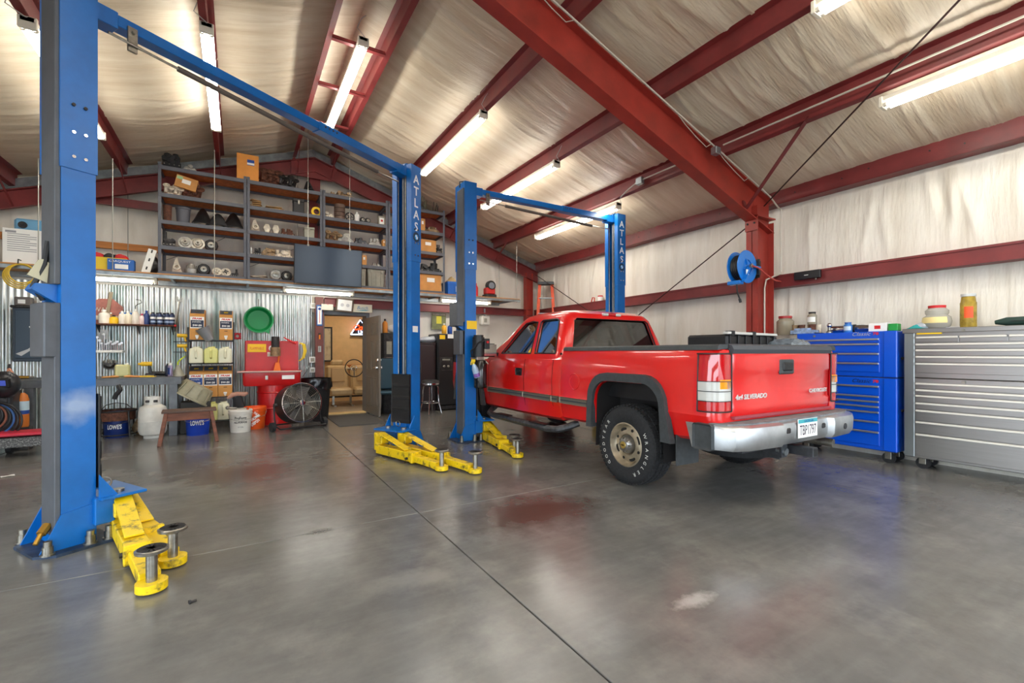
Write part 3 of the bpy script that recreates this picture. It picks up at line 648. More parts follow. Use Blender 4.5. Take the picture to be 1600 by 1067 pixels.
tcn = nt.nodes.new('ShaderNodeTexCoord'); mp_ = nt.nodes.new('ShaderNodeMapping'); mp_.inputs['Location'].default_value = (0, 0, -.93/.16); mp_.inputs['Scale'].default_value = (1/.22, 0, 1/.16); nt.links.new(tcn.outputs['Object'], mp_.inputs[0])
ln = nt.nodes.new('ShaderNodeVectorMath'); ln.operation = 'LENGTH'; nt.links.new(mp_.outputs[0], ln.inputs[0]); nn = nt.nodes.new('ShaderNodeTexNoise'); nn.inputs['Scale'].default_value = 9; nn.inputs['Detail'].default_value = 7; nt.links.new(tcn.outputs['Object'], nn.inputs['Vector'])
am = nt.nodes.new('ShaderNodeMath'); am.operation = 'MULTIPLY_ADD'; am.inputs[1].default_value = 1.2; nt.links.new(nn.outputs[0], am.inputs[0]); nt.links.new(ln.outputs[1], am.inputs[2])
mr_ = nt.nodes.new('ShaderNodeMapRange'); mr_.inputs[1].default_value = .7; mr_.inputs[2].default_value = 1.5; mr_.inputs[3].default_value = .5; mr_.inputs[4].default_value = 0; nt.links.new(am.outputs[0], mr_.inputs[0])
mx_ = nt.nodes.new('ShaderNodeMix'); mx_.data_type = 'RGBA'; nt.links.new(mr_.outputs[0], mx_.inputs[0]); nt.links.new(src, mx_.inputs[6]); mx_.inputs[7].default_value = lin((196, 206, 214)); nt.links.new(mx_.outputs[2], pb_.inputs['Base Color'])
[c_ for c_ in lift1.children if c_.name.startswith('column') and 'ext' not in c_.name][0].data.materials[0] = sc
lift2 = lift('blue two-post lift straddling the red pickup truck', (2.87, 6.08, 0), 0, 2.965,
     [((.24, -.13), (.05, -1.36)), ((.37, .11), (.16, -1.10))], [((-.24, -.13), (-.1, -1.36)), ((-.37, .11), (-.2, -1.0))],
     [('yellow_sticker', (G().bx(-.06, .10, -CV/2-.003, -CV/2, 1.62, 1.74), YELP)), ('cover_flap', (G().bx(-.22, -.12, -CV/2-.02, .1, 1.66, 2.0, .006), GCOV))], True)
# spray bottle hooked on the power unit
sb = thing('spray_bottle', 'purple cleaner spray bottle with yellow trigger hanging on lift motor', 'spray bottle', (2.87-.02, 6.08-CV/2-.20, 1.03), 0)
obj('bottle', G().lathe([(0, -.10), (.042, -.10), (.045, -.09), (.045, .02), (.03, .07), (.016, .10), (0, .10)], 18, RY(-18)), mat('clear_blue_plastic', (170, 196, 220), .3), sb)
obj('liquid_band', G().lathe([(.0455, -.09), (.0462, -.088), (.0462, -.04), (.0455, -.038)], 18, RY(-18)), mat('purple_liquid', (126, 88, 168), .3), sb)
obj('trigger', G().cb((-.035, 0, .135), (.06, .026, .045), .008).tube([(-.05, 0, .14), (-.07, 0, .12), (-.07, 0, .08)], .008).cyl((-.03, 0, .09), (-.036, 0, .12), .018), mat('yellow_plastic', (236, 206, 30), .4), sb)
# ================================================================== PICKUP TRUCK (local: x right, y forward, origin under rear axle)
TRED = mat('truck_red_paint', (214, 16, 14), .32, 0, var=.05, vs=1.5, coat=.9)
TRIM = mat('dark_grey_trim', (58, 62, 64), .6, 0, var=.12, vs=20, bump=.1, bs=300)
SILV = mat('silver_molding', (128, 122, 108), .4, .6)
BUMP = mat('scuffed_chrome', (196, 200, 202), .33, .9, var=.08, vs=5, rv=.04)
def boolean(base, cutters, op='DIFFERENCE'):
    """solid mesh cut by solid meshes; returns a mesh"""
    o = bpy.data.objects.new('tmp', base.mesh('tmp', 0)); COL.objects.link(o); tmp = []
    for c in cutters:
        k = bpy.data.objects.new('cut', c.mesh('cut', 0)); COL.objects.link(k); tmp.append(k)
        md = o.modifiers.new('b', 'BOOLEAN'); md.object = k; md.operation = op; md.solver = 'EXACT'
    bpy.context.view_layer.update()
    me = bpy.data.meshes.new_from_object(o.evaluated_get(bpy.context.evaluated_depsgraph_get()))
    for k in tmp+[o]: bpy.data.objects.remove(k)
    me.polygons.foreach_set('use_smooth', [True]*len(me.polygons)); me.set_sharp_from_angle(angle=math.radians(28)); return me
truck = thing('pickup_truck', 'red extended-cab pickup truck parked with its tailgate towards us', 'truck', (4.20, 3.22, 0), -.8)
truck.scale = (.99, .99, .99)
def section(sc=1.0, top=1.33, low=.55, dx=0.0):      # half section of the body side, lower edge to rail
    return [(.90, low), (.945, low+.03), (.962, .70), (.985, .775), (.978, .80), (.982, .95), (.972, 1.12), (.955, 1.25), (.93, top-.02), (.90, top)]
def ring(y, low, top, k=1.0, inset=0.0):
    h = [((x-inset)*k, z) for x, z in section(low=low, top=top)]
    return [Vector((x, y, z)) for x, z in h]+[Vector((-x, y, z)) for x, z in reversed(h)]
def arch(y0, hw0, hw1, z1, r=.16):                   # rounded trapezoid wheel opening in (y,z)
    P = []
    for (cy, cz, a0, a1) in ((y0+hw1-r, z1-r, 0, 90), (y0-hw1+r, z1-r, 90, 180)):
        for i in range(7):
            a = math.radians(a0+(a1-a0)*i/6); P.append((cy+r*math.cos(a), cz+r*math.sin(a)))
    return [(y0+hw0, .3)]+P+[(y0-hw0, .3)]
# bed box
bed = G().loft([ring(-1.0, .60, 1.31, .92), ring(-.985, .58, 1.32, .955), ring(-.95, .56, 1.328, .985), ring(-.91, .56, 1.33), ring(-.5, .54, 1.33), ring(0, .52, 1.33), ring(.6, .51, 1.33), ring(1.065, .50, 1.33), ring(1.075, .50, 1.325, .99)])
wellL = G().prism(arch(0, .47, .45, 1.0, .2), -1.2, -.60, 'x'); wellR = G().prism(arch(0, .47, .45, 1.0, .2), .60, 1.2, 'x')
cav = G().bx(-.80, .80, -1.2, 1.0, .82, 1.5); gatecut = G().bx(-.785, .785, -1.2, -.9, .76, 1.5)
bed_me = boolean(bed, [wellL, wellR, cav, gatecut])
obj('bed', bed_me, TRED, truck)
obj('bed_liner', G().bx(-.795, -.785, -.93, .995, .825, 1.31).bx(.785, .795, -.93, .995, .825, 1.31).bx(-.79, .79, -.93, .995, .822, .835).bx(-.79, .79, .985, .996, .83, 1.31), BLACK, truck)
for s in (-1, 1):
    obj('bed_rail_cap', G().loft([[Vector((s*a, y, z)) for a, z in ((.80, 1.325), (.935, 1.315), (.925, 1.35), (.90, 1.362), (.80, 1.362))] for y in (-.99, 1.07)]), TRIM, truck, smooth=40)
    # wheel arch flares
    o_, i_ = arch(0, .60, .53, 1.09, .27), arch(0, .475, .455, 1.005, .21)
    o_[0] = (o_[0][0]-.05, .50); o_[-1] = (o_[-1][0], .50); i_[0] = (i_[0][0], .50); i_[-1] = (i_[-1][0], .50)
    n = len(o_); xo = s*.965; xi = s*1.022; vs = []; 
    for (P, x) in ((o_, xo), ([(a*.93+b*.07, c*.93+d*.07) for (a, c), (b, d) in zip(o_, i_)], xi), (i_, xi-s*.006), (i_, s*.90)): vs += [(x, y, z) for y, z in P]
    fs = [(r*n+i, r*n+i+1, (r+1)*n+i+1, (r+1)*n+i) for r in range(3) for i in range(n-1)]
    obj('fender_flare', G().add(vs, fs), TRIM, truck, smooth=50)
    obj('wheel_well', G().prism(arch(0, .47, .45, 1.0, .2), s*.60, s*.605, 'x').bx(s*.5, s*.62, -.46, .46, .5, .98), mat('well_black', (28, 26, 26), .9), truck)
    al = arch(0, .462, .442, .992, .2); n = len(al); obj('arch_shade_sheet', G().add([(x, y, z) for x in (s*.60, s*.955) for y, z in al], [(i, i+1, n+i+1, n+i) for i in range(n-1)]), mat('well_black', (28, 26, 26), .9), truck, smooth=50, fix=False)  # black sheet added to stand in for shade inside the red arch
    obj('mud_flap', G().bx(s*.66, s*.94, -.60, -.585, .30, .62, .004), TRIM, truck)
# tailgate
tg = obj('tailgate', G().loft([[Vector((x, y, z)) for x, y in ((-.78, -.94), (-.78, -.985-b), (-.74, -1.0-b), (.74, -1.0-b), (.78, -.985-b), (.78, -.94))] for z, b in ((.765, .0), (.80, .012), (.86, .014), (.88, .004), (1.12, .010), (1.14, .018), (1.27, .018), (1.30, .008))]), TRED, truck, smooth=40)
obj('tailgate_cap', G().loft([[Vector((x, y, z)) for x in (-.785,) for y, z in prof]+[] for prof in ()]) if False else G().prism([(-.93, 1.30), (-1.015, 1.285), (-1.03, 1.32), (-1.015, 1.352), (-.97, 1.366), (-.93, 1.362)], -.785, .785, 'x'), mat('scratched_cap', (66, 70, 76), .55, rgb2=(150, 154, 158), thr=.72, vs=25), tg, smooth=40)
obj('tailgate_handle', G().bx(-.115, .115, -1.028, -1.005, 1.10, 1.235, .02), TRIM, tg)
obj('handle_paddle', G().bx(-.075, .075, -1.04, -1.02, 1.13, 1.205, .012), BLACK, tg)
obj('tailgate_ledge', G().bx(-.77, .77, -1.03, -.95, .745, .77, .004), mat('dusty_red', (150, 60, 70), .6), tg)
letters(tg, 'CHEVROLET', mat('badge_chrome', (214, 214, 212), .35, .2), (.55, -1.012, .935), 0, w=.32, h=.036, bold=.02, depth=.006, name='badge')
letters(tg, '4x4 SILVERADO', mat('badge_chrome', (214, 214, 212), .35, .2), (-.52, -1.012, .925), 0, w=.44, h=.042, bold=.02, shear=.2, depth=.006, name='badge')
# tail lights
TLR = mat('tail_lens_red', (188, 8, 20), .12, coat=1); TLC = mat('tail_lens_clear', (196, 196, 190), .15, coat=1); TLO = mat('tail_lens_amber', (255, 150, 10), .2, coat=.5)
for s in (-1, 1):
    tl = obj('tail_light', G().loft([[Vector((s*x, y, z)) for x, y in ((.790, -.98), (.790, -1.012), (.86, -1.02), (.94, -1.0), (.985+b, -.93), (.984+b, -.84), (.93, -.84))] for z, b in ((.815, .0), (.83, .002), (1.05, .0), (1.24, -.010), (1.285, -.018))]), TLR, truck, smooth=45)
    def lens(nm, z0, z1, m, full=True):
        ps = ((.80, -1.015), (.86, -1.024), (.942, -1.004), (.988, -.932), (.988, -.845)) if full else ((.80, -1.015), (.86, -1.024), (.93, -1.008))
        g = G()
        vs = [(s*x, y, z) for z in (z0, z1) for x, y in ps]; n = len(ps)
        g.add(vs, [(i, i+1, n+i+1, n+i) for i in range(n-1)]); obj(nm, g, m, tl, smooth=60, fix=False)
    lens('reverse_lens', .90, 1.06, TLC); lens('turn_lens', 1.0, 1.075, TLO, False)
    fr = G()
    for z in (.815, 1.285): fr.tube([(s*.79, -1.015, z), (s*.86, -1.026, z), (s*.945, -1.006, z), (s*.992, -.93, z), (s*.99, -.84, z)], .006, 6)
    fr.tube([(s*.79, -1.015, .815), (s*.79, -1.015, 1.285)], .006, 6).tube([(s*.99, -.84, .815), (s*.975, -.84, 1.285)], .006, 6)
    for z in (.90, .98, 1.06): fr.tube([(s*.79, -1.017, z), (s*.86, -1.027, z), (s*.945, -1.007, z), (s*.992, -.93, z), (s*.99, -.84, z)], .003, 6)
    obj('lens_frame', fr, BLACK, tl)
# cab lower + hood
def cring(y, low, top, k=1.0):
    h = [(.88, low), (.935, low+.04), (.955, .66), (.978, .775), (.97, .80), (.975, .95), (.962, 1.12), (.945, top-.03), (.91, top)]
    return [Vector((x*k, y, z)) for x, z in h]+[Vector((-x*k, y, z)) for x, z in reversed(h)]
cabL = G().loft([cring(1.10, .49, 1.235, .985), cring(1.13, .47, 1.24), cring(1.9, .46, 1.24), cring(2.6, .46, 1.235), cring(3.05, .46, 1.20), cring(3.6, .46, 1.17, .995), cring(4.2, .48, 1.12, .975), cring(4.5, .50, 1.06, .93), cring(4.56, .52, 1.02, .90)])
fw = [G().prism(arch(3.645, .50, .44, .98, .24), -1.2, -.55, 'x'), G().prism(arch(3.645, .50, .44, .98, .24), .55, 1.2, 'x')]
cabin = G().bx(-.84, .84, 1.2, 2.9, .62, 1.5)
obj('cab_body', boolean(cabL, fw+[cabin]), TRED, truck)
for s in (-1, 1):
    o_, i_ = arch(3.645, .58, .52, 1.06, .27), arch(3.645, .505, .445, .985, .25); n = len(o_); vs = []
    o_[0] = (o_[0][0], .47); o_[-1] = (o_[-1][0], .47); i_[0] = (i_[0][0], .47); i_[-1] = (i_[-1][0], .47)
    for (P, x) in ((o_, s*.955), ([(a*.93+b*.07, c*.93+d*.07) for (a, c), (b, d) in zip(o_, i_)], s*1.015), (i_, s*1.01), (i_, s*.90)): vs += [(x, y, z) for y, z in P]
    obj('fender_flare', G().add(vs, [(r*n+i, r*n+i+1, (r+1)*n+i+1, (r+1)*n+i) for r in range(3) for i in range(n-1)]), TRIM, truck, smooth=50)
# greenhouse: shell with window openings
def gring(z, yr, yf, w, r=.10):
    return [Vector((x, y, z)) for x, y in rrect(2*w, yf-yr, r, 4, 0, (yr+yf)/2)]
out_ = [gring(1.20, 1.12, 3.12, .945, .12), gring(1.26, 1.125, 3.02, .935, .12), gring(1.50, 1.17, 2.64, .845, .13), gring(1.74, 1.235, 2.36, .755, .14), gring(1.80, 1.27, 2.30, .71, .16), gring(1.84, 1.34, 2.22, .62, .2), gring(1.862, 1.48, 2.05, .45, .2)]
inn = [gring(1.10, 1.17, 3.08, .90, .10), gring(1.26, 1.175, 2.96, .885, .10), gring(1.50, 1.22, 2.58, .795, .11), gring(1.72, 1.285, 2.30, .71, .12), gring(1.785, 1.34, 2.2, .64, .14)]
FWIN = [(1.80, 1.285), (2.60, 1.285), (2.30, 1.58), (2.15, 1.705), (1.99, 1.725), (1.86, 1.71)]
RWIN = [(1.24, 1.285), (1.70, 1.285), (1.78, 1.70), (1.74, 1.725), (1.42, 1.725), (1.37, 1.70)]
BWIN = [(-.74, 1.35), (-.70, 1.31), (.70, 1.31), (.74, 1.35), (.645, 1.70), (.60, 1.735), (-.60, 1.735), (-.645, 1.70)]
WSH = [(-.78, 1.27), (.78, 1.27), (.62, 1.72), (-.62, 1.72)]
cut = [G().loft(inn), G().prism(FWIN, -1.2, 1.2, 'x'), G().prism(RWIN, -1.2, 1.2, 'x'), G().prism(BWIN, .9, 1.5, 'y'), G().prism(WSH, 2.0, 3.4, 'y')]
obj('cab_roof', boolean(G().loft(out_), cut), TRED, truck)
TINT = glass('tinted_glass', (.06, .065, .065), .06); CLEAR = glass('clear_glass', (.5, .58, .56), .03)
def side_pane(nm, P, s, m, off=0.0):
    vs = []
    for y, z in P:
        w = .935-(z-1.26)*(.09/.24) if z <= 1.5 else .845-(z-1.5)*(.09/.24)
        vs.append((s*(w-.018+off), y, z))
    return obj(nm, G().add(vs, [tuple(range(len(vs)))]), m, truck, smooth=0, fix=False)
def grow(P, k): 
    cy = sum(p[0] for p in P)/len(P); cz = sum(p[1] for p in P)/len(P); return [(cy+(y-cy)*k, cz+(z-cz)*k) for y, z in P]
for s in (-1, 1):
    side_pane('door_window', grow(FWIN, 1.03), s, CLEAR); side_pane('rear_side_window', grow(RWIN, 1.03), s, TINT)
    for P in (FWIN, RWIN):
        sw = []
        for y, z in P+[P[0]]:
            w = .935-(z-1.26)*(.09/.24) if z <= 1.5 else .845-(z-1.5)*(.09/.24)
            sw.append((s*(w+.001), y, z))
        obj('window_seal', G().tube(sw, .011, 6), BLACK, truck)
bw = [(x, 1.145+(z-1.26)*.24+.012, z) for x, z in BWIN]
obj('rear_window', G().add([(x*1.02, y, z) for x, y, z in bw], [tuple(range(len(bw)))]), TINT, truck, smooth=0, fix=False)
obj('rear_window_seal', G().tube([(x, y-.025, z) for x, y, z in bw], .012, 6, True), BLACK, truck)
ws = [(x, 3.02-(z-1.26)*1.45-.02, z) for x, z in WSH]
obj('windshield', G().add([(x*1.03, y, z) for x, y, z in ws], [tuple(range(4))]), CLEAR, truck, smooth=0, fix=False)
obj('third_brake_light', G().cb((0, 1.265, 1.795), (.30, .05, .035), .01), TLR, truck)
for s in (-1, 1): obj('cargo_lamp', G().cb((s*.11, 1.255, 1.795), (.09, .05, .036), .01), TLC, truck)
# cab interior
SEATF = mat('grey_seat_fabric', (104, 100, 96), .9)
for s in (-.45, .45):
    obj('seat', G().bx(s-.27, s+.27, 2.0, 2.5, .62, .98, .05).cb((s, 1.98, 1.22), (.52, .16, .56), .05, Matrix.Rotation(.15, 3, 'X')).cb((s, 1.90, 1.58), (.28, .10, .18), .04), SEATF, truck)
obj('rear_bench', G().bx(-.8, .8, 1.25, 1.6, .6, .95, .04).bx(-.8, .8, 1.2, 1.32, .9, 1.28, .03), SEATF, truck)
obj('dashboard', G().bx(-.82, .82, 2.62, 2.95, 1.0, 1.24, .04), BLACK, truck)
obj('steering_wheel', G().tor((-.42, 2.50, 1.20), .19, .015, RX(65)).cyl((-.42, 2.50, 1.20), (-.42, 2.68, 1.12), .03).bar((-.6, 2.5, 1.2), (-.24, 2.5, 1.2), .03, .02), BLACK, truck)
obj('hang_tag', G().bx(-.30, .0, 2.18, 2.185, 1.58, 1.63), mat('green_tag', (40, 210, 90), .5), truck)
# trim, seams, handles
for s in (-1, 1):
    for (y0, y1) in ((.56, 1.06), (1.11, 1.24), (1.26, 1.90), (1.915, 2.92)):
        m_ = obj('side_molding', G().bx(s*.968, s*.994, y0, y1, .70, .775, .008), SILV, truck)
        obj('molding_groove', G().bx(s*.993, s*.996, y0+.01, y1-.01, .728, .745), TRIM, m_)
    seam = mat('panel_gap', (60, 6, 8), .8)
    def sidex(z): return .935 if z < .5 else (.955 if z < .68 else .974)
    for (y, z0, z1) in ((1.905, .49, 1.23), (1.25, .56, 1.23), (2.94, .50, 1.20)):
        obj('panel_gap', G().tube([(s*.925, y, z0), (s*.957, y, .66), (s*.977, y, .775), (s*.972, y, .80), (s*.9765, y, .95), (s*.964, y, 1.12), (s*.947, y, z1-.02)], .0035, 5), seam, truck)
    dh = obj('door_handle', G().bx(s*.966, s*.982, 1.96, 2.10, .985, 1.085, .012), BLACK, truck); obj('handle_lever', G().bx(s*.982, s*.998, 1.975, 2.085, 1.03, 1.065, .006), BLACK, dh)
    obj('fuel_door' if s < 0 else 'bed_badge', G().tor((s*.9815, .80, .965), .09, .004, RY(90), 32, 6) if s < 0 else G().cyl((s*.972, .80, .97), (s*.979, .80, .965), .03), TRED, truck)
    obj('side_step', G().tube([(s*.80, .95, .46), (s*.90, 1.0, .42), (s*1.0, 1.10, .38), (s*1.03, 1.25, .37), (s*1.03, 2.7, .37), (s*1.0, 2.85, .38), (s*.90, 2.95, .42), (s*.80, 3.0, .46)], .042, 10), mat('scuffed_step', (78, 80, 82), .35, .6, var=.3, vs=14), truck)
    for y in (1.45, 2.35): obj('step_pad', G().bx(s*.99, s*1.07, y-.17, y+.17, .405, .42, .006), BLACK, truck)
    mr = obj('side_mirror', G().cb((s*1.10, 2.70, 1.33), (.23, .12, .20), .03).bar((s*.93, 2.72, 1.27), (s*1.06, 2.71, 1.27), .05, .05), BLACK, truck); obj('mirror_glass', G().bx(s*1.0, s*1.2, 2.632, 2.639, 1.245, 1.415, .002), CHROME, mr)
    obj('vent_bump', G().sph((s*.90, 1.16, 1.28), (.02, .014, .014), 8, 6), BLACK, truck)
# rear bumper
def bsec(x, y, k=1.0): return [Vector((x, y+.06, .515)), Vector((x, y-.01, .52)), Vector((x, y-.035*k, .56)), Vector((x, y-.04*k, .66)), Vector((x, y-.03*k, .70)), Vector((x, y+.0, .715)), Vector((x, y+.12, .715))]
bum = obj('rear_bumper', G().loft([bsec(-1.005, -.86, .5), bsec(-.985, -1.00), bsec(-.93, -1.11), bsec(-.80, -1.16), bsec(-.40, -1.19), bsec(-.36, -1.15), bsec(.36, -1.15), bsec(.40, -1.19), bsec(.80, -1.16), bsec(.93, -1.11), bsec(.985, -1.00), bsec(1.005, -.86, .5)]), BUMP, truck, smooth=40)
obj('step_pad', G().prism([(-.99, -.95), (-.94, -1.08), (-.80, -1.13), (-.40, -1.155), (.40, -1.155), (.80, -1.13), (.94, -1.08), (.99, -.95), (.85, -.96), (-.85, -.96)], .712, .728, 'z'), mat('bumper_step', (110, 112, 114), .7, var=.2, vs=10), bum)
for s in (-1, 1): obj('end_cap', G().bx(s*.972, s*1.012, -1.0, -.82, .51, .72, .015), TRIM, bum)
for x in (-.28, .28): obj('tow_light', G().cb((x, -1.182, .64), (.06, .03, .05), .01), IRON, bum)
obj('sensor', G().cyl((.62, -1.20, .61), (.62, -1.217, .61), .028), DSTEEL, bum)
pl = obj('license_plate', G().bx(-.155, .155, -1.20, -1.196, .565, .725, .001), PAPER, bum)
obj('plate_band', G().bx(-.152, .152, -1.2015, -1.2, .690, .722), mat('plate_teal', (70, 170, 178), .5), pl)
letters(pl, 'TBP1797', mat('plate_ink', (60, 40, 60), .6), (0, -1.2005, .630), 0, w=.26, h=.085)
letters(pl, 'GEORGIA', BLUEP, (.01, -1.202, .706), 0, w=.15, h=.020)
hit = obj('hitch', G().bx(-.04, .04, -1.26, -.8, .40, .48, .004).bx(-.5, .5, -.92, -.84, .42, .49, .004).bx(-.17, -.155, -1.05, -.9, .36, .52).bx(-.19, -.10, -1.08, -1.06, .38, .50), DSTEEL, truck)
obj('hitch_socket', G().bx(-.028, .028, -1.262, -1.255, .412, .468), BLACK, hit)
obj('trailer_plug', G().cyl((-.145, -1.10, .43), (-.145, -1.02, .44), .032), GALV, hit)
obj('exhaust_pipe', G().tube([(.45, -.6, .45), (.5, -1.0, .46), (.52, -1.16, .45)], .04, 12), STEEL, truck)
# chassis
obj('frame_rail', G().bx(-.48, -.38, -.95, 4.2, .50, .66).bx(.38, .48, -.95, 4.2, .50, .66).bx(-.5, .5, -.6, -.5, .5, .62), IRON, truck)
obj('axle', G().cyl((-.8, 0, .39), (.8, 0, .39), .05).sph((0, 0, .39), (.16, .16, .16)), IRON, truck)
obj('front_axle', G().cyl((-.8, 3.645, .39), (.8, 3.645, .39), .045), IRON, truck)
obj('spare_tire', G().lathe([(.12, -.09), (.2, -.11), (.34, -.11), (.375, -.06), (.375, .06), (.34, .11), (.2, .11), (.12, .09), (.12, -.09)], 28, T(.05, -.50, .42)), RUBBER, truck)
# wheels
def wheel(x, y, s):
    R = .387; w = .125
    M = T(x, y, R) @ RY(90*s)
    prof = [(.212, -w*.86), (.225, -w*.96), (.29, -w*1.04), (.345, -w), (.372, -w*.86), (.384, -w*.7), (R, 0), (.384, w*.7), (.372, w*.86), (.345, w), (.29, w*1.04), (.225, w*.96), (.212, w*.86), (.20, w*.5), (.20, -w*.5), (.212, -w*.86)]
    tr = obj('tire', G().lathe(prof, 48, M), RUBBER, truck, smooth=40)
    blocks = G()
    for k in range(56):
        a = 2*PI*k/56
        for j, (zc, dz) in enumerate(((-.088, .036), (-.03, .034), (.03, .034), (.088, .036))):
            aa = a+(j % 2)*PI/56; rr = R+.001 if abs(zc) < .05 else R-.004
            blocks.cb(M @ Vector((rr*math.cos(aa), rr*math.sin(aa), zc)), (.014, .031, dz*1.25), 0, (M.to_3x3() @ Matrix.Rotation(aa, 3, 'Z')))
    obj('tread', blocks, RUBBER, tr, smooth=0)
    ALLOY = mat('dull_alloy', (176, 164, 142), .38, .75, var=.12, vs=12); HOLE = mat('rim_hole', (22, 20, 18), .8)
    rim = obj('rim', G().lathe([(.213, w*.80), (.218, w*.92), (.207, w*.95), (.196, w*.80), (.185, w*.55), (.178, w*.50), (.15, w*.62), (.105, w*.66), (.09, w*.5), (0, w*.5)], 40, M).lathe([(.2, w*.5), (.2, -w*.8)], 40, M), ALLOY, truck, smooth=40)
    hl = G(); sm = G()
    for k in range(8):
        a = 2*PI*(k+.5)/8; u = Matrix.Rotation(a, 4, 'Z')
        if k % 2 == 0: hl.lathe([(0, 0), (.030, 0), (.030, .006), (0, .006)], 16, M @ u @ T(.148, 0, w*.585) @ SC(.72, 1.35, 1) @ RY(-4))
        else: sm.lathe([(0, 0), (.015, 0), (.015, .006), (0, .006)], 12, M @ u @ T(.150, 0, w*.59) @ RY(-4))
    obj('rim_hole', hl, HOLE, rim); obj('lug_hole', sm, HOLE, rim)
    hub = obj('hub', G().lathe([(.088, w*.55), (.086, w*.75), (.07, w*1.05), (.05, w*1.15), (0, w*1.15)], 24, M), mat('hub_steel', (142, 140, 136), .3, .8), rim)
    lug = G()
    for k in range(8): a = 2*PI*k/8; lug.cyl(M @ Vector((.072*math.cos(a), .072*math.sin(a), w*.6)), M @ Vector((.062*math.cos(a), .062*math.sin(a), w*1.12)), .013, .011, n=6)
    obj('lug_nut', lug, STEEL, hub)
    obj('hub_badge', G().lathe([(0, w*1.15), (.036, w*1.15), (.034, w*1.19), (0, w*1.19)], 20, M), mat('badge_gold', (196, 170, 96), .35, .7), hub)
    obj('bow_tie', G().cb(M @ Vector((0, 0, w*1.2)), (.016, .018, .002), 0, M.to_3x3()).cb(M @ Vector((0, 0, w*1.2)), (.009, .05, .002), 0, M.to_3x3()), mat('badge_dark_gold', (96, 74, 30), .4, .5), hub)
    if s < 0 and y < 1:
        MW = mat('tire_lettering', (206, 206, 200), .7)
        for word, a0 in (('GOODYEAR', 225), ('WRANGLER', 25)):
            for i, ch in enumerate(word):
                a = math.radians(a0-i*12.5)      # clockwise seen from outside
                g = text_mesh(ch, None, .034, .0015)
                rr = .298; Rm = T(x-w*1.035, y, R) @ RZ(-90)
                # seen from outside (-x): right hand is -y
                cx, cz = rr*math.cos(a), rr*math.sin(a)
                obj('tire_letter', g.xf(Rm @ T(cx, 0, cz) @ RY(90-math.degrees(a))), MW, tr, smooth=0, fix=False)
for x, y, s in ((-.86, 0, -1), (.86, 0, 1), (-.86, 3.645, -1), (.86, 3.645, 1)): wheel(x, y, s)
# tool tray lying in the bed
tr = thing('bed_tool_case', 'long black plastic tool case lying across the truck bed', 'tool case', (4.58, 2.95, .86), 4)
obj('case', G().bx(-.55, .45, -.22, .22, 0, .60, .02), BLACK, tr)
for k in range(7): obj('rib', G().bx(-.52+k*.145, -.47+k*.145, -.235, -.22, .42, .59, .004), BLACK, tr)
obj('rail', G().bx(-.56, .42, -.235, -.18, .60, .625, .004), mat('dull_rail', (206, 206, 200), .5), tr)
for x in (-.5, -.1): obj('clip', G().bx(x, x+.05, -.245, -.17, .585, .635, .004), BLACK, tr)
bag = thing('plastic_wrapped_bundle', 'bundle in shiny torn plastic wrap in the truck bed', 'bundle', (5.0, 2.62, .84), 6)
gg = G(); r3 = random.Random(3)
gg.grid(16, 10, lambda u, v: Vector(((u-.5)*.55, (v-.5)*.5, .58*(1-(2*abs(u-.5))**6)*(1-(2*abs(v-.5))**6)+r3.uniform(-.012, .012)*(0 < u < 1 and 0 < v < 1))))
obj('wrap', gg, mat('wrinkled_plastic', (112, 124, 134), .2, .3, var=.3, vs=14, bump=.5, bs=25), bag, smooth=20)
# ================================================================== HANGING LEDGE AND SHELVING RACKS
LT = 2.553                                     # top of the ledge plywood
ledge = thing('hanging_ledge', 'long plywood ledge on galvanised channels hung above the corrugated wall', 'shelf', (0, 0, 0))
lx = [-3.8, -1.4, 1.0, 3.4, 5.72]
for i in range(4): obj('plywood_board', G().bx(lx[i]+.002, lx[i+1]-.002, 9.14, 9.96, LT-.02, LT, .002), PLY, ledge)
obj('front_channel', G().bx(-3.8, 5.74, 9.15, 9.19, LT-.075, LT-.02, .003), GALV, ledge)
obj('back_channel', G().bx(-3.8, 5.6, 9.925, 9.965, LT-.10, LT-.02, .003), GALV, ledge)
for x in (-3.2, -2.1, -.95, .15, .75, 1.5, 2.7, 3.75, 4.75, 5.6): obj('cross_channel', G().bx(x-.02, x+.02, 9.16, 9.95, LT-.058, LT-.021, .003), GALV, ledge)
RODM = mat('threaded_rod', (168, 168, 160), .35, .7)
for px, yy in ((60, 9.17), (110, 9.17), (176, 9.17), (335, 9.17), (645, 9.17), (813, 9.17), (200, 9.94), (465, 9.94), (590, 9.94), (780, 9.94)):
    x = pY(px, 400, yy).x; x = min(x, 5.65); obj('hanger_rod', G().cyl((x, yy, LT-.09), (x, yy, roof(x)-.1), .007, n=6), RODM, ledge)
for x, w in ((-2.37, 'behind the near lift column'), (.70, 'under the hanging screen'), (3.75, 'by the second lift column')):
    strip_lamp('ledge_lamp', 'short fluorescent strip lamp under the ledge '+w, (x, 9.29, LT-.06), 1.25, 'ledge strip lamps', tubes=1)

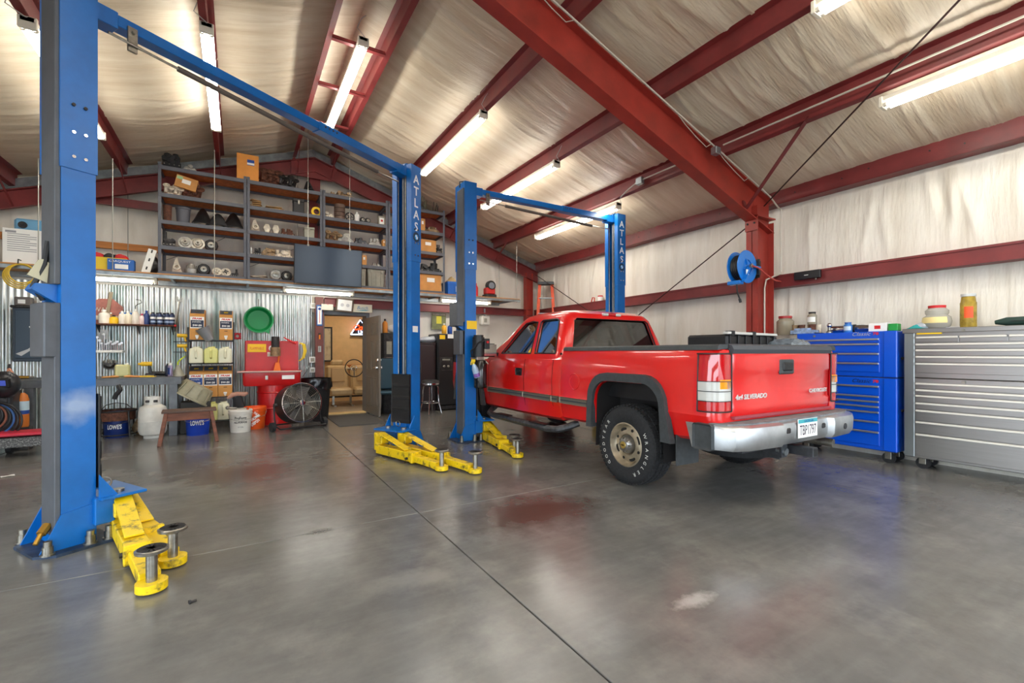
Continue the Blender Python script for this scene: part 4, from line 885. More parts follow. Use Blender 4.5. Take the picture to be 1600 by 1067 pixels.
RX_ = [-1.12, .135, 1.39, 2.645, 3.91]; LV = [2.62, 3.04, 3.46, 3.90, 4.35]; RY0, RY1 = 9.33, 9.90
def make_rack(w):
    t = thing('shelving_rack', '', 'shelving', (0, 0, 0), 0, 'grey steel racks on the ledge')
    for x in (0, w):
        for y in (RY0, RY1):
            s = 1 if x == 0 else -1; q = 1 if y == RY0 else -1
            obj('post', G().bx(x, x+s*.045, y, y+q*.004, LT, 4.40).bx(x, x+s*.004, y, y+q*.045, LT, 4.40), RACKG, t)
    for z in LV:
        obj('front_beam', G().bx(.01, w-.01, RY0-.004, RY0+.03, z-.065, z, .004), RACKG, t)
        obj('back_beam', G().bx(.01, w-.01, RY1-.03, RY1+.004, z-.065, z, .004), RACKG, t)
        for x in (.006, w-.036): obj('side_beam', G().bx(x, x+.03, RY0, RY1, z-.065, z, .004), RACKG, t)
        obj('shelf_board', G().bx(.012, w-.012, RY0+.01, RY1-.01, z-.025, z-.008, .002), WOODB, t)
    obj('brace', G().bar((.05, RY1+.02, 2.9), (w*.5, RY1+.02, 3.2), .02, .004).bar((w*.5, RY1+.02, 3.2), (w-.05, RY1+.02, 3.6), .02, .004), BLACK, t)
    return t
RN = ['leftmost', 'second', 'third', 'rightmost']
rk = make_rack(1.25)
for i in range(4):
    r_ = rk if i == 0 else dup(rk)
    r_.location = (RX_[i], 0, 0); r_['label'] = ('tall grey steel rack with brown boards, %s of four on the ledge' % RN[i])

# ---------------------------------------------------- part shapes for the shelves (base at z=0, centred)
def k_box(w, d, h, r):
    return [('box', G().bx(-w/2, w/2, -d/2, d/2, 0, h, .004), CARD), ('tape', G().bx(-w*.5-.001, w*.5+.001, -.025, .025, h-.001, h+.001), mat('packing_tape', (182, 150, 100), .4)), ('paper_label', G().bx(-w*.18, w*.18, -d/2-.0015, -d/2, h*.55, h*.8), PAPER)]
def k_disc(m, m2):
    def f(w, d, h, r):
        M = T(0, -.02, h/2) @ RX(78); R = h/2
        return [('disc', G().lathe([(R*.25, 0), (R, 0), (R, .018), (R*.7, .022), (R*.62, .035), (R*.3, .035), (R*.25, .05), (R*.12, .05), (R*.12, 0), (R*.25, 0)], 24, M), m),
                ('hub', G().lathe([(R*.12, .0), (R*.34, .036), (R*.34, .06), (R*.2, .06), (R*.12, .03)], 16, M), m2)]+[('spring', G().cyl(M @ Vector((R*.5*math.cos(a), R*.5*math.sin(a), .03)), M @ Vector((R*.5*math.cos(a+.5), R*.5*math.sin(a+.5), .03)), .010, n=8), m2) for a in (0, 1.57, 3.14, 4.71)]
    return f
def k_flat(m):
    def f(w, d, h, r):
        R = w/2; return [('plate', G().lathe([(0, .0), (R*.9, 0), (R, h*.3), (R, h*.5), (R*.7, h*.65), (R*.4, h), (0, h)], 24, SC(1, .8, 1)), m)]+[('stud', G().cyl((R*.8*math.cos(a), R*.64*math.sin(a), h*.4), (R*.8*math.cos(a), R*.64*math.sin(a), h*.85), .008, n=6), STEEL) for a in (.3, 1.5, 2.7, 3.9, 5.1)]
    return f
def k_alt(m):
    def f(w, d, h, r):
        R = h*.48; g = G().lathe([(0, -d*.3), (R*.8, -d*.3), (R, -d*.2), (R, d*.2), (R*.85, d*.3), (0, d*.3)], 20, T(0, 0, h/2) @ FRONT)
        fins = [('fin', G().cb((R*.97*math.cos(a), 0, h/2+R*.97*math.sin(a)), (.012, d*.42, .01), 0, Matrix.Rotation(-a, 3, 'Y')), m) for a in [k*PI/5 for k in range(10)]]
        return [('body', g, m), ('pulley', G().lathe([(R*.15, 0), (R*.5, 0), (R*.42, .012), (R*.5, .024), (R*.15, .03)], 18, T(0, -d*.3, h/2) @ FRONT), STEEL), ('ear', G().bx(-R*1.15, R*1.15, -.015, .015, h*.0, h*.16, .005), m)]+fins
    return f
def k_cast(m, n=6):
    def f(w, d, h, r):
        g = G().bx(-w*.42, w*.42, -d*.3, d*.3, 0, h*.45, .012)
        for i in range(n):
            x = r.uniform(-.36, .36)*w; hh = r.uniform(.5, 1.0)*h
            if r.random() < .5: g.cyl((x, r.uniform(-.1, .1)*d, h*.2), (x+r.uniform(-.05, .05)*w, 0, hh), w*r.uniform(.08, .16), n=10)
            else: g.cyl((x, -d*.4, h*r.uniform(.25, .6)), (x, d*.3, h*r.uniform(.25, .6)), min(h*.24, w*.2)*r.uniform(.6, 1), n=12)
        g.bx(-w*.5, w*.5, -d*.33, -d*.28, h*.05, h*.30, .006)
        return [('casting', g, m)]+[('bolt', G().cyl((x, -d*.33, h*.18), (x, -d*.36, h*.18), .009, n=6), STEEL) for x in (-w*.4, -w*.13, w*.13, w*.4)]
    return f
def k_manifold(m, n=4):
    def f(w, d, h, r):
        g = G().tube([(-w*.45, 0, h*.3), (w*.1, 0, h*.34), (w*.45, 0, h*.28)], h*.22, 10)
        for i in range(n):
            x = -w*.4+w*.8*i/(n-1); g.tube([(x, d*.05, h*.3), (x+.02, -d*.2, h*(.4+.2*(i % 2))), (x+.03, -d*.3, h*(.75+.2*((i+1) % 2)))], h*.16, 8)
        return [('pipes', g, m)]+[('flange', G().lathe([(h*.1, 0), (h*.28, 0), (h*.28, .014), (h*.1, .014), (h*.1, 0)], 12, T(-w*.4+w*.8*i/(n-1)+.03, -d*.3, h*(.7+.2*((i+1) % 2))) @ RX(50)), m) for i in range(n)]
    return f
def k_tri(m):
    def f(w, d, h, r):
        return [('cover', G().prism([(-w/2, 0), (w/2, 0), (w*.30, h*.35), (0, h), (-w*.22, h*.9), (-w*.42, h*.3)], -.02, .03, 'y').xf(RX(-14)), m), ('boss', G().lathe([(h*.1, 0), (h*.2, 0), (h*.2, .03), (h*.1, .03), (h*.1, 0)], 14, T(0, -.03, h*.36) @ RX(78)), m)]
    return f
def k_hex(m):
    def f(w, d, h, r):
        return [('plate', G().lathe([(0, 0), (h*.5, 0), (h*.5, .05), (h*.4, .06), (0, .06)], 6, T(0, 0, h*.47) @ RX(80) @ SC(w/h, 1, 1)), m), ('rim', G().lathe([(h*.5, .0), (h*.55, .0), (h*.55, .02), (h*.5, .02), (h*.5, .0)], 6, T(0, 0, h*.47) @ RX(80) @ SC(w/h, 1, 1)), IRON)]
    return f
def k_tub(m):
    def f(w, d, h, r):
        return [('tub', G().lathe([(0, .01), (w*.40, .0), (w*.47, h*.8), (w*.5, h*.82), (w*.5, h*.9), (w*.46, h*.9), (w*.39, .02), (0, .02)], 24), m), ('contents', G().lathe([(0, h*.84), (w*.3, h*.86), (w*.455, h*.78)], 16), IRON)]
    return f
def k_liner(m):
    def f(w, d, h, r):
        g = G(); g.grid(12, 6, lambda u, v: Vector(((u-.5)*w, (v-.5)*d+.03*math.sin(u*5), .012+h*math.sin(PI*(.08+u*.84))*(.12+.88*v**.6))))
        g2 = G(); g2.grid(12, 6, lambda u, v: Vector(((u-.5)*w, (v-.5)*d+.03*math.sin(u*5), .0+(h-.012)*math.sin(PI*(.08+u*.84))*(.12+.88*v**.6))))
        g.g(g2); return [('liner', g, m), ('edge', G().tube([((u/10-.5)*w, -.5*d+.03*math.sin(u/10*5), .012+h*math.sin(PI*(.08+u/10*.84))*.12) for u in range(11)], .007, 6), m)]
    return f
def k_stack(m):
    def f(w, d, h, r):
        return [('rotor', G().lathe([(w*.2, 0), (w*.5, 0), (w*.5, h*.22), (w*.2, h*.22), (w*.2, 0)], 24, T(0, 0, h*.25*i)), m) for i in range(4)]
    return f
def k_wheel(m):
    def f(w, d, h, r):
        R = h/2; M = T(0, 0, R) @ RX(84)
        return [('rim', G().tor((0, 0, R), R*.86, R*.13, RX(84), 24, 8), m), ('hub', G().lathe([(0, -.02), (R*.28, -.02), (R*.28, .03), (0, .03)], 14, M), m)]+[('spoke', G().cyl(M @ Vector((R*.2*math.cos(a), R*.2*math.sin(a), 0)), M @ Vector((R*.85*math.cos(a), R*.85*math.sin(a), 0)), R*.07, n=6), m) for a in [k*2*PI/5 for k in range(5)]]
    return f
def k_bottle(m, cap):
    def f(w, d, h, r):
        return [('bottle', G().lathe([(0, 0), (w*.46, 0), (w*.5, h*.03), (w*.5, h*.66), (w*.4, h*.76), (w*.17, h*.84), (w*.17, h*.88), (0, h*.88)], 18), m), ('cap', G().lathe([(0, h*.86), (w*.2, h*.86), (w*.2, h), (0, h)], 14), cap)]
    return f
def k_tote(m):
    def f(w, d, h, r):
        g = G().loft([[Vector((x, y, z)) for x, y in rrect(w*k, d*k, .02)] for z, k in ((0, .86), (h*.86, .96), (h*.86, 1.0), (h, 1.0), (h, .93), (.02, .82))])
        return [('tote', g, m)]+[('rib', G().bx(x-.006, x+.006, -d*.49, -d*.47, h*.1, h*.84), m) for x in (-w*.25, 0, w*.25)]+[('latch', G().bx(s*w*.3-.02, s*w*.3+.02, -d*.53, -d*.49, h*.8, h*1.0, .004), m) for s in (-1, 1)]
    return f
def k_frame(m):
    def f(w, d, h, r):
        return [('case', G().bx(-w/2, w/2, -d*.3, d*.3, 0, h, .008), m), ('front_panel', G().bx(-w*.36, w*.36, -d*.3-.003, -d*.3, h*.15, h*.8, .002), PAPER), ('red_mark', G().bx(-w*.16, w*.16, -d*.3-.005, -d*.3-.003, h*.4, h*.6), REDP)]
    return f
def k_plain(m):
    def f(w, d, h, r):
        return [('case', G().bx(-w/2, w/2, -d*.4, d*.4, 0, h*.8, .01), m), ('lid', G().bx(-w*.52, w*.52, -d*.43, d*.43, h*.8, h, .006), m), ('clip', G().bx(-.015, .015, -d*.46, -d*.43, h*.62, h*.9, .002), STEEL)]
    return f
def k_wire(m):
    def f(w, d, h, r):
        return [('stand', G().tube([(-w*.5, -d*.2, 0), (-w*.2, 0, h*.9), (-w*.1, 0, h), (0, 0, h*.9), (w*.1, -d*.2, 0)], .006, 6), m), ('loop', G().tube([(0, .1, 0), (w*.25, .1, h*.7), (w*.5, .1, h), (w*.45, .1, h*.8), (w*.3, .1, 0)], .006, 6), m)]
    return f
def k_sheet(m, n=5):
    def f(w, d, h, r):
        return [('sheet', G().cb((r.uniform(-.08, .08)*w, r.uniform(-.05, .05)*d, .012+h*.8*i/n), (w*r.uniform(.6, .95), d*r.uniform(.5, .8), .012), .003, Matrix.Rotation(r.uniform(-.3, .3), 3, 'Z') @ Matrix.Rotation(r.uniform(-.06, .06), 3, 'Y')), m) for i in range(n)]
    return f
def k_roll(m):
    def f(w, d, h, r):
        R = h/2; return [('roll', G().lathe([(R*.55, -d*.15), (R, -d*.15), (R, d*.15), (R*.55, d*.15), (R*.55, -d*.15)], 22, T(0, 0, R) @ FRONT), m), ('core', G().lathe([(R*.45, -d*.16), (R*.55, -d*.16), (R*.55, d*.16), (R*.45, d*.16), (R*.45, -d*.16)], 18, T(0, 0, R) @ FRONT), BLACK)]
    return f
GASK = mat('tan_gasket_paper', (172, 138, 92), .8, var=.2)
PURP = mat('purple_carton', (150, 120, 190), .6)
ITEMS = [  # rack, shelf from top (0..4), px0, px1, px height, shape, name, category, description
 (0,0,246,283,26,k_cast(RUBBER,9),'mesh_grille_pile','grille','pile of black mesh grilles'),
 (0,0,287,307,9,k_cast(CAST,4),'chrome_fitting','car part','row of small chrome fittings'),
 (0,1,250,282,12,k_manifold(CREAM),'intake_pipe','car part','pale curved intake pipe'),
 (0,1,284,312,17,k_manifold(RUST),'exhaust_manifold','car part','rusty exhaust manifold beside the tilted carton'),
 (0,2,247,269,22,k_tub(RUST),'round_tub','tub','rust-brown round tub'),
 (0,2,273,298,22,k_tub(mat('grey_pot',(88,90,98),.5,.2)),'bucket','bucket','dark grey bucket'),
 (0,2,300,330,27,k_liner(BLACK),'fender_liner','car part','black fender liner beside the bucket'),
 (0,2,322,356,22,k_liner(mat('dusty_black',(50,50,52),.7)),'fender_liner','car part','dusty grey fender liner'),
 (0,2,348,380,28,k_liner(BLACK),'fender_liner','car part','tall black fender liner'),
 (0,3,240,274,19,k_cast(IRON,8),'blower_motor','car part','black blower motor with brackets'),
 (0,3,281,298,14,k_disc(CAST,STEEL),'clutch_disc','car part','pale clutch disc, left of the matching pair'),
 (0,3,300,318,14,k_disc(STEEL,CAST),'clutch_disc','car part','bright clutch disc, right of the matching pair'),
 (0,3,320,340,14,k_alt(IRON),'alternator','car part','dark alternator'),
 (0,4,268,285,19,k_tri(CREAM),'timing_cover','car part','white triangular timing cover'),
 (0,4,288,309,12,k_flat(CAST),'pressure_plate','car part','grey clutch pressure plate lying flat'),
 (0,4,310,327,13,k_alt(BLACK),'alternator','car part','squat black alternator'),
 (0,4,333,345,9,k_disc(CREAM,STEEL),'small_pulley','pulley','small white pulley beside the squat alternator'),
 (0,4,347,359,9,k_disc(CREAM,IRON),'small_pulley','pulley','small white pulley with dark hub'),
 (0,4,360,373,9,k_cast(IRON,4),'water_pump','car part','small dark water pump'),
 (1,0,406,436,18,k_manifold(RUST,5),'exhaust_manifold','car part','rusty exhaust manifold next to the tall orange carton'),
 (1,0,434,462,14,k_manifold(IRON,4),'exhaust_manifold','car part','dark exhaust manifold'),
 (1,0,474,494,15,k_tri(BLACK),'mount_bracket','bracket','black triangular mount bracket'),
 (1,1,388,410,13,k_sheet(GASK,5),'gasket_stack','car part','slanting stack of tan gaskets'),
 (1,1,412,446,6,k_sheet(GASK,3),'gasket_stack','car part','low stack of tan gaskets'),
 (1,1,458,475,18,k_plain(BLACK),'control_box','box','black control box'),
 (1,1,490,502,11,k_roll(YELP),'tape_roll','tape','yellow roll of tape'),
 (1,2,391,408,17,k_tri(CREAM),'timing_cover','car part','white triangular timing cover'),
 (1,2,411,423,11,k_hex(CREAM),'hexagonal_cover','car part','white hexagonal cover, left of two'),
 (1,2,425,437,11,k_hex(CREAM),'hexagonal_cover','car part','white hexagonal cover, right of two'),
 (1,2,439,460,10,k_cast(RUST,6),'rocker_arms','car part','cluster of rusty rocker arms'),
 (1,2,475,491,13,k_plain(GREYP),'battery_tray','box','dull grey tray'),
 (1,3,388,394,11,k_bottle(WHITE,WHITE),'bottle','bottle','small white bottle'),
 (1,3,396,408,10,k_cast(IRON,4),'starter_motor','car part','small black starter motor'),
 (1,3,409,430,14,k_cast(TANP,6),'transmission_case','car part','oily tan transmission case'),
 (1,3,430,456,11,k_cast(CREAM,6),'valve_cover','car part','long cream valve cover'),
 (1,4,388,420,5,k_sheet(CREAM,3),'sheet_stack','panel','low stack of pale sheets'),
 (1,4,423,438,13,k_alt(CAST),'engine_cover','car part','grey round engine cover beside the screen'),
 (1,4,440,456,12,k_alt(IRON),'engine_cover','car part','dark round engine cover behind the screen edge'),
 (2,0,516,524,5,k_cast(TANP,3),'hose_fitting','car part','small brown hose fitting'),
 (2,0,526,552,8,k_cast(TANP,6),'axle_housing','car part','tan greasy axle housing'),
 (2,1,508,521,10,k_cast(CREAM,5),'carburettor','car part','whitish carburettor'),
 (2,1,523,540,20,k_stack(mat('brown_rotor',(104,84,72),.6,.3,var=.15)),'brake_rotor_stack','brake rotors','stack of four brown brake rotors'),
 (2,1,541,553,11,k_wheel(IRON),'spoked_pulley','pulley','dark spoked pulley wheel'),
 (2,1,554,562,12,k_bottle(WHITE,WHITE),'bottle','bottle','white bottle'),
 (2,1,563,570,6,k_alt(IRON),'idler_pulley','pulley','small dark idler pulley, left of two'),
 (2,1,571,578,6,k_alt(IRON),'idler_pulley','pulley','small dark idler pulley, right of two'),
 (2,1,591,602,11,k_frame(GREYP),'gauge_box','box','small grey gauge box with red mark'),
 (2,2,508,530,11,k_manifold(TANP),'coolant_pipe','car part','tan coolant pipe'),
 (2,2,528,552,15,k_cast(CAST,8),'throttle_body','car part','bright cast throttle body'),
 (2,2,554,574,12,k_cast(DSTEEL,6),'fuel_pump','car part','dark steel fuel pump'),
 (2,2,576,596,11,k_cast(CAST,6),'steering_pump','car part','silver steering pump'),
 (2,2,597,605,8,k_box,'small_carton','box','little brown carton'),
 (2,3,530,548,6,k_sheet(PAPER,3),'paper_stack','papers','white papers peeking over the screen'),
 (2,3,564,572,12,k_box,'small_carton','box','orange carton at the screen corner'),
 (2,3,580,596,5,k_cast(CAST,4),'bracket_set','bracket','low pile of silver brackets'),
 (2,4,560,571,22,k_tote(GREYP),'storage_tote','tote','grey plastic tote half behind the screen'),
 (2,4,573,604,22,k_tote(GREYP),'storage_tote','tote','large grey plastic tote right of the screen'),
 (3,0,656,672,22,k_wire(mat('olive_wire',(96,100,76),.5,.3)),'wire_stand','stand','olive wire stand beside the lift column'),
 (3,0,676,696,24,k_wire(DSTEEL),'wire_stand','stand','dark wire stand at the right end'),
 (3,1,655,663,15,k_box,'purple_carton','box','carton next to the lift column'),
 (3,1,667,689,8,k_flat(TANP),'air_cleaner','car part','flat tan round air cleaner'),
 (3,2,655,680,15,k_box,'carton','box','wide cardboard box'),
 (3,2,682,696,11,k_cast(IRON,6),'cylinder_head','car part','black cylinder head'),
 (3,3,656,690,12,k_cast(BLACK,8),'winch_motor','car part','black winch motor with hoses'),
 (3,4,655,688,24,k_box,'large_carton','box','large brown box with punched handle'),
]
LN = ['top', 'second', 'third', 'fourth', 'bottom']
for idx, (rki, lv, a, b, hp, shape, nm, cat, desc) in enumerate(ITEMS):
    z = LV[4-lv]; yy = 9.42
    pa = pY(a, 400, yy).x; pb = pY(b, 400, yy).x; zc = ((pa+pb)/2)*SN+yy*CS
    pa = max(pa, RX_[rki]+.05); pb = min(pb, RX_[rki+1]-.05)
    w = (pb-pa); h = min(.36, hp*zc/FPX*1.15+.03); d = min(.34, max(.14, w*1.1)); x = (pa+pb)/2; yy = 9.362+d/2
    lab = desc+(' on top of the %s rack' % RN[rki] if lv == 0 else ' on the %s shelf of the %s rack' % (LN[lv], RN[rki]))
    parts = shape(w, d, h, random.Random(100+idx)); base = z if lv == 0 else z-.008
    if len(parts) == 1: one(nm, parts[0][1], parts[0][2], lab, cat, (x, yy, base), 0, 'car parts on the racks')
    else:
        t = thing(nm, lab, cat, (x, yy, base), 0, 'car parts on the racks')
        for pn, g, m in parts: obj(pn, g, m, t)
# cartons that stand differently
c = thing('tall_carton', 'tall orange cardboard box with blue label on top of the racks', 'box', (pY(387, 260, 9.5).x, 9.50, LV[4]))
obj('box', G().bx(-.17, .17, -.16, .16, 0, .45, .004), mat('orange_card', (214, 142, 62), .7, var=.04), c); obj('blue_label', G().bx(-.01, .10, -.163, -.16, .26, .36), BLUEP, c); obj('label_stripe', G().bx(-.01, .10, -.1645, -.163, .27, .305), PAPER, c)
c = thing('tilted_carton', 'tilted orange cardboard box propped on pipes in the leftmost rack', 'box', (pY(290, 290, 9.5).x, 9.48, LV[3]-.008))
obj('box', G().bx(-.15, .15, -.13, .13, 0, .20, .004).xf(T(0, 0, .135) @ RY(12)), CARD, c); obj('paper_label', G().bx(-.06, .06, -.132, -.13, .08, .15).xf(T(0, 0, .135) @ RY(12)), PAPER, c); obj('green_sticker', G().bx(-.14, -.06, -.132, -.13, .13, .18).xf(T(0, 0, .135) @ RY(12)), mat('green_sticker', (150, 190, 140), .5), c)
# hanging screen
SY = 8.95; tl, tr_, br, bl = pY(459, 382, SY), pY(564.7, 394, SY), pY(561, 449, SY+.0), pY(457, 442, SY)
scx = (tl.x+tr_.x)/2; tv = thing('hanging_screen', 'large flat black screen hung on wires in front of the racks', 'screen', (scx, SY, 2.52))
W2 = (tr_.x-tl.x)/2
def tl_(g): return g.xf(RX(7))
obj('panel', tl_(G().bx(-W2, W2, 0, .05, 0, .70, .006)), BLACK, tv)
obj('display', tl_(G().bx(-W2+.012, W2-.012, -.002, 0, .02, .688)), mat('dark_display', (30, 44, 62), .22, var=.0, spec=.6), tv)
for sx in (-.36, .36): obj('wire', G().cyl((sx, -.06, .69), (sx, -.06, roof(scx+sx)-.1-2.52), .005, n=6), RODM, tv)
for sx in (-.36, .36): obj('wire_clip', G().bx(sx-.02, sx+.02, -.09, -.02, .67, .71, .003), STEEL, tv)
# ledge items left of the racks
def at(px, Y=9.5): return pY(px, 400, Y).x
wbx = thing('manual_box', 'white carton printed with text beside the near lift column', 'box', (at(38, 9.30), 9.32, LT))
obj('box', G().bx(-.20, .20, -.10, .12, 0, .50, .004), PAPER, wbx); obj('blue_side', G().bx(.2, .203, -.10, .12, .02, .48), BLUEP, wbx)
for k in range(9): obj('print_line', G().bx(-.15, .15 if k % 3 else .08, -.1015, -.10, .42-k*.03, .43-k*.03), mat('grey_print', (150, 150, 155), .6), wbx)
obj('print_box', G().bx(-.17, -.06, -.1015, -.10, .44, .47), mat('grey_print', (150, 150, 155), .6), wbx)
bc = thing('blue_tool_case', 'light blue carrying case standing behind the white printed carton', 'case', (at(66, 9.62), 9.62, LT))
obj('case', G().bx(-.28, .28, -.10, .10, 0, .72, .03), mat('pale_blue_plastic', (118, 176, 214), .4), bc); obj('case_latch', G().cyl((-.18, -.10, .62), (-.18, -.12, .62), .05), IRON, bc); obj('case_rib', G().bx(-.24, .24, -.112, -.10, .1, .5, .006), mat('pale_blue_plastic2', (104, 166, 208), .4), bc)
co = thing('yellow_cable_coil', 'coil of yellow cable hanging on the ledge front at left', 'cable', (at(32, 9.12), 9.105, 2.56))
for k in range(4): obj('loop', G().tor((.01*k, -.012*k, -.20+.012*k), .17-.012*k, .010, RX(90)), mat('yellow_cable', (214, 178, 50), .5), co)
obj('hook', G().tube([(0, .03, .03), (0, -.06, .03), (0, -.07, -.03)], .008, 6), IRON, co)
yb = thing('yellow_bin', 'yellow plastic bin holding red and black gear on the ledge', 'bin', (at(172, 9.4), 9.42, LT))
obj('bin', k_tote(mat('yellow_bin_plastic', (232, 200, 34), .45))(.46, .34, .20, None)[0][1], mat('yellow_bin_plastic', (232, 200, 34), .45), yb)
for i, (x, m_) in enumerate(((-.15, REDP), (.0, BLACK), (.13, REDP), (.07, BLACK))):
    it = one('knee_pad' if m_ is REDP else 'work_light', G().sph((0, 0, .05), (.10, .08, .075), 14, 9).lathe([(0, 0), (.05, 0), (.06, .02), (0, .03)], 14, T(.0, -.06, .06) @ FRONT), m_, ['red pad at the left of the yellow bin', 'round black work light in the yellow bin', 'red pad at the right of the yellow bin', 'black work light behind in the yellow bin'][i], 'gear', (at(172, 9.4)+x, 9.42+(.08 if i == 3 else 0), LT+.165), 0)
bb = thing('blue_parts_box', 'blue carton with white label in front of the yellow bin', 'box', (at(190, 9.25), 9.26, LT))
obj('box', G().bx(-.16, .16, -.07, .07, 0, .18, .003), mat('blue_carton', (30, 96, 176), .5), bb); obj('label', G().bx(-.07, .09, -.0715, -.07, .03, .10), PAPER, bb); letters(bb, 'CARQUEST', PAPER, (-.01, -.0715, .14), 0, w=.26, h=.035)
fk = thing('white_bracket', 'perforated white metal bracket leaning by the leftmost rack', 'bracket', (at(228, 9.35), 9.28, LT))
obj('plate', G().bx(-.055, .055, -.02, .02, 0, .40, .004).xf(RY(14)), WHITE, fk); 
for z in (.06, .2, .34): obj('slot', G().bx(-.01, .01, -.0215, -.02, z, z+.05).xf(RY(14)), IRON, fk)
pb = one('black_bag', G().sph((0, 0, .17), (.10, .10, .17), 10, 8), mat('shiny_black_bag', (30, 30, 32), .3, bump=.8, bs=12), 'crumpled black bag between white bracket and leftmost rack', 'bag', (at(240, 9.5)-.02, 9.50, LT))
# right end of the ledge
bbn = thing('blue_storage_bin', 'blue plastic bin heaped with a dust sheet, right of the racks', 'bin', (at(704, 9.5), 9.5, LT))
q = k_tote(mat('royal_blue_plastic', (32, 104, 196), .4))(.30, .40, .30, None)
for pn, g, m in q: obj(pn, g, m, bbn)
obj('sticker', G().bx(.04, .09, -.205, -.20, .08, .2), PAPER, bbn)
gg = G(); gg.grid(10, 6, lambda u, v: Vector(((u-.5)*.28, (v-.5)*.34, .27+.16*math.sin(PI*u)*math.sin(PI*v)+.03*math.sin(9*u+4*v))))
obj('dust_sheet', gg, mat('tan_cloth', (186, 160, 118), .9, var=.15), bbn, smooth=60)
rw = thing('red_compressor', 'small red and black compressor with round gauge on the ledge end', 'compressor', (at(764, 9.5), 9.48, LT))
obj('stand', G().bx(-.14, .14, -.12, .12, 0, .10, .02), IRON, rw); obj('body', G().bx(-.12, .12, -.1, .1, .09, .26, .03), mat('red_enamel', (200, 34, 30), .4), rw)
obj('gauge', G().lathe([(0, .04), (.10, .04), (.12, .02), (.12, -.06), (0, -.06)], 20, T(.01, -.06, .30) @ FRONT), IRON, rw); obj('gauge_face', G().lathe([(0, .043), (.075, .041)], 18, T(.01, -.06, .30) @ FRONT), mat('grey_face', (120, 128, 140), .4), rw); obj('knob', G().cyl((.12, 0, .3), (.15, 0, .3), .02), IRON, rw)
rc = one('red_bottle', G().lathe([(0, 0), (.06, 0), (.06, .24), (.03, .30), (.03, .34), (0, .34)], 16), REDP, 'red bottle on the ledge behind the second lift column', 'bottle', (at(743, 9.5), 9.5, LT))
# ================================================================== ALONG THE CORRUGATED WALL
def bucket(name, label, loc, r, h, m, band=None, texts=(), rim=None, handle=True, rz=0):
    t = thing(name, label, 'bucket', loc, rz, None)
    obj('pail', G().lathe([(0, .004), (r*.84, 0), (r*.86, .01), (r*.965, h*.80), (r*1.03, h*.81), (r*1.03, h*.86), (r*.975, h*.86), (r*.985, h*.90), (r*1.04, h*.91), (r*1.04, h*.96), (r*.99, h), (r*.95, h), (r*.83, .02), (0, .02)], 32), m, t)
    if handle: obj('wire_handle', G().tube([(r*1.03, 0, h*.83), (r*.9, -r*.75, h*.62), (0, -r*1.06, h*.52), (-r*.9, -r*.75, h*.62), (-r*1.03, 0, h*.83)], .004, 6), STEEL, t)
    for (s, mm, z, w, hh, kw) in texts:
        rr = r*(.86+.105*z/h*1.25)+.0015
        g = text_mesh(s, w, hh, .001, kw.get('bold', 0)); rl = kw.get('roll', 0)
        if rl: g.xf(RY(rl))
        for v in g.v:
            a = v.x/rr; q = rr-v.y*0+(-v.y); zz_ = v.z+z; v.x, v.y, v.z = q*math.sin(a), -q*math.cos(a), zz_
        obj('lettering', g, mm, t, smooth=0, fix=False)
    if band:
        z0, z1, a0, a1, mm = band; vs = []; n = 12
        for i in range(n+1):
            a = a0+(a1-a0)*i/n
            for z in (z0, z1):
                rr = r*(.86+.105*z/h*1.25)+.0008; vs.append((rr*math.sin(a), -rr*math.cos(a), z))
        obj('label', G().add(vs, [(2*i, 2*i+2, 2*i+3, 2*i+1) for i in range(n)]), mm, t, smooth=60, fix=False)
    return t
NAVY = mat('navy_plastic', (18, 44, 110), .4); ROYAL = mat('royal_blue_pail', (18, 62, 178), .4)
# ---- steel workbench
BY0, BY1, BZ = 8.70, 9.62, .905; BX1 = pY(283, 595, BY0).x
bench = thing('steel_workbench', 'long grey steel workbench along the corrugated wall', 'workbench', (0, 0, 0))
BM = mat('bench_steel', (92, 95, 98), .45, .4, var=.15, vs=5)
obj('bench_top', G().bx(-3.9, BX1, BY0, BY1, BZ-.02, BZ, .003), BM, bench)
obj('front_rail', G().bx(-3.9, BX1, BY0, BY0+.05, BZ-.11, BZ-.02, .003), BM, bench)
obj('end_rail', G().bx(BX1-.05, BX1, BY0+.05, BY1, BZ-.11, BZ-.02, .003), BM, bench)
for px in (45, 271):
    x = pY(px, 640, BY0+.05).x
    for y in (BY0+.06, BY1-.06): obj('leg', G().bx(x-.055, x+.055, y-.055, y+.055, 0, BZ-.02, .004), BM, bench)
obj('bench_hook', G().tube([(pY(185, 600, BY0).x, BY0-.02, BZ-.10), (pY(185, 600, BY0).x+.03, BY0-.04, BZ-.17), (pY(185, 600, BY0).x-.02, BY0-.04, BZ-.24), (pY(185, 600, BY0).x-.04, BY0-.04, BZ-.30)], .03, 8), BLACK, bench)
def onb(px, y=9.0): return (pY(px, 590, y).x, y, BZ)
t = thing('yellow_jug', 'cloudy yellow plastic jug standing on the workbench', 'jug', onb(192, 9.2)); obj('jug', G().bx(-.09, .09, -.07, .07, 0, .19, .02), mat('cloudy_yellow', (206, 202, 140), .35), t); obj('cap', G().cyl((.05, 0, .19), (.05, 0, .215), .022), WHITE, t)
t = thing('work_gloves', 'pair of orange work gloves lying on the workbench', 'gloves', onb(190, 8.86))
for s in (-1, 1):
    g = G().sph((s*.09, 0, .018), (.07, .045, .018), 12, 6)
    for k in range(4): g.tube([(s*.13, -.03+k*.02, .016), (s*.19, -.036+k*.024, .014), (s*.22, -.04+k*.026, .012)], [.012, .011, .008], 6)
    g.tube([(s*.07, .03, .016), (s*.10, .07, .016)], .011, 6); obj('glove', g, mat('orange_glove', (214, 150, 86), .9), t)
t = thing('cordless_drill', 'yellow and black cordless drill standing on the workbench', 'drill', onb(230, 9.0))
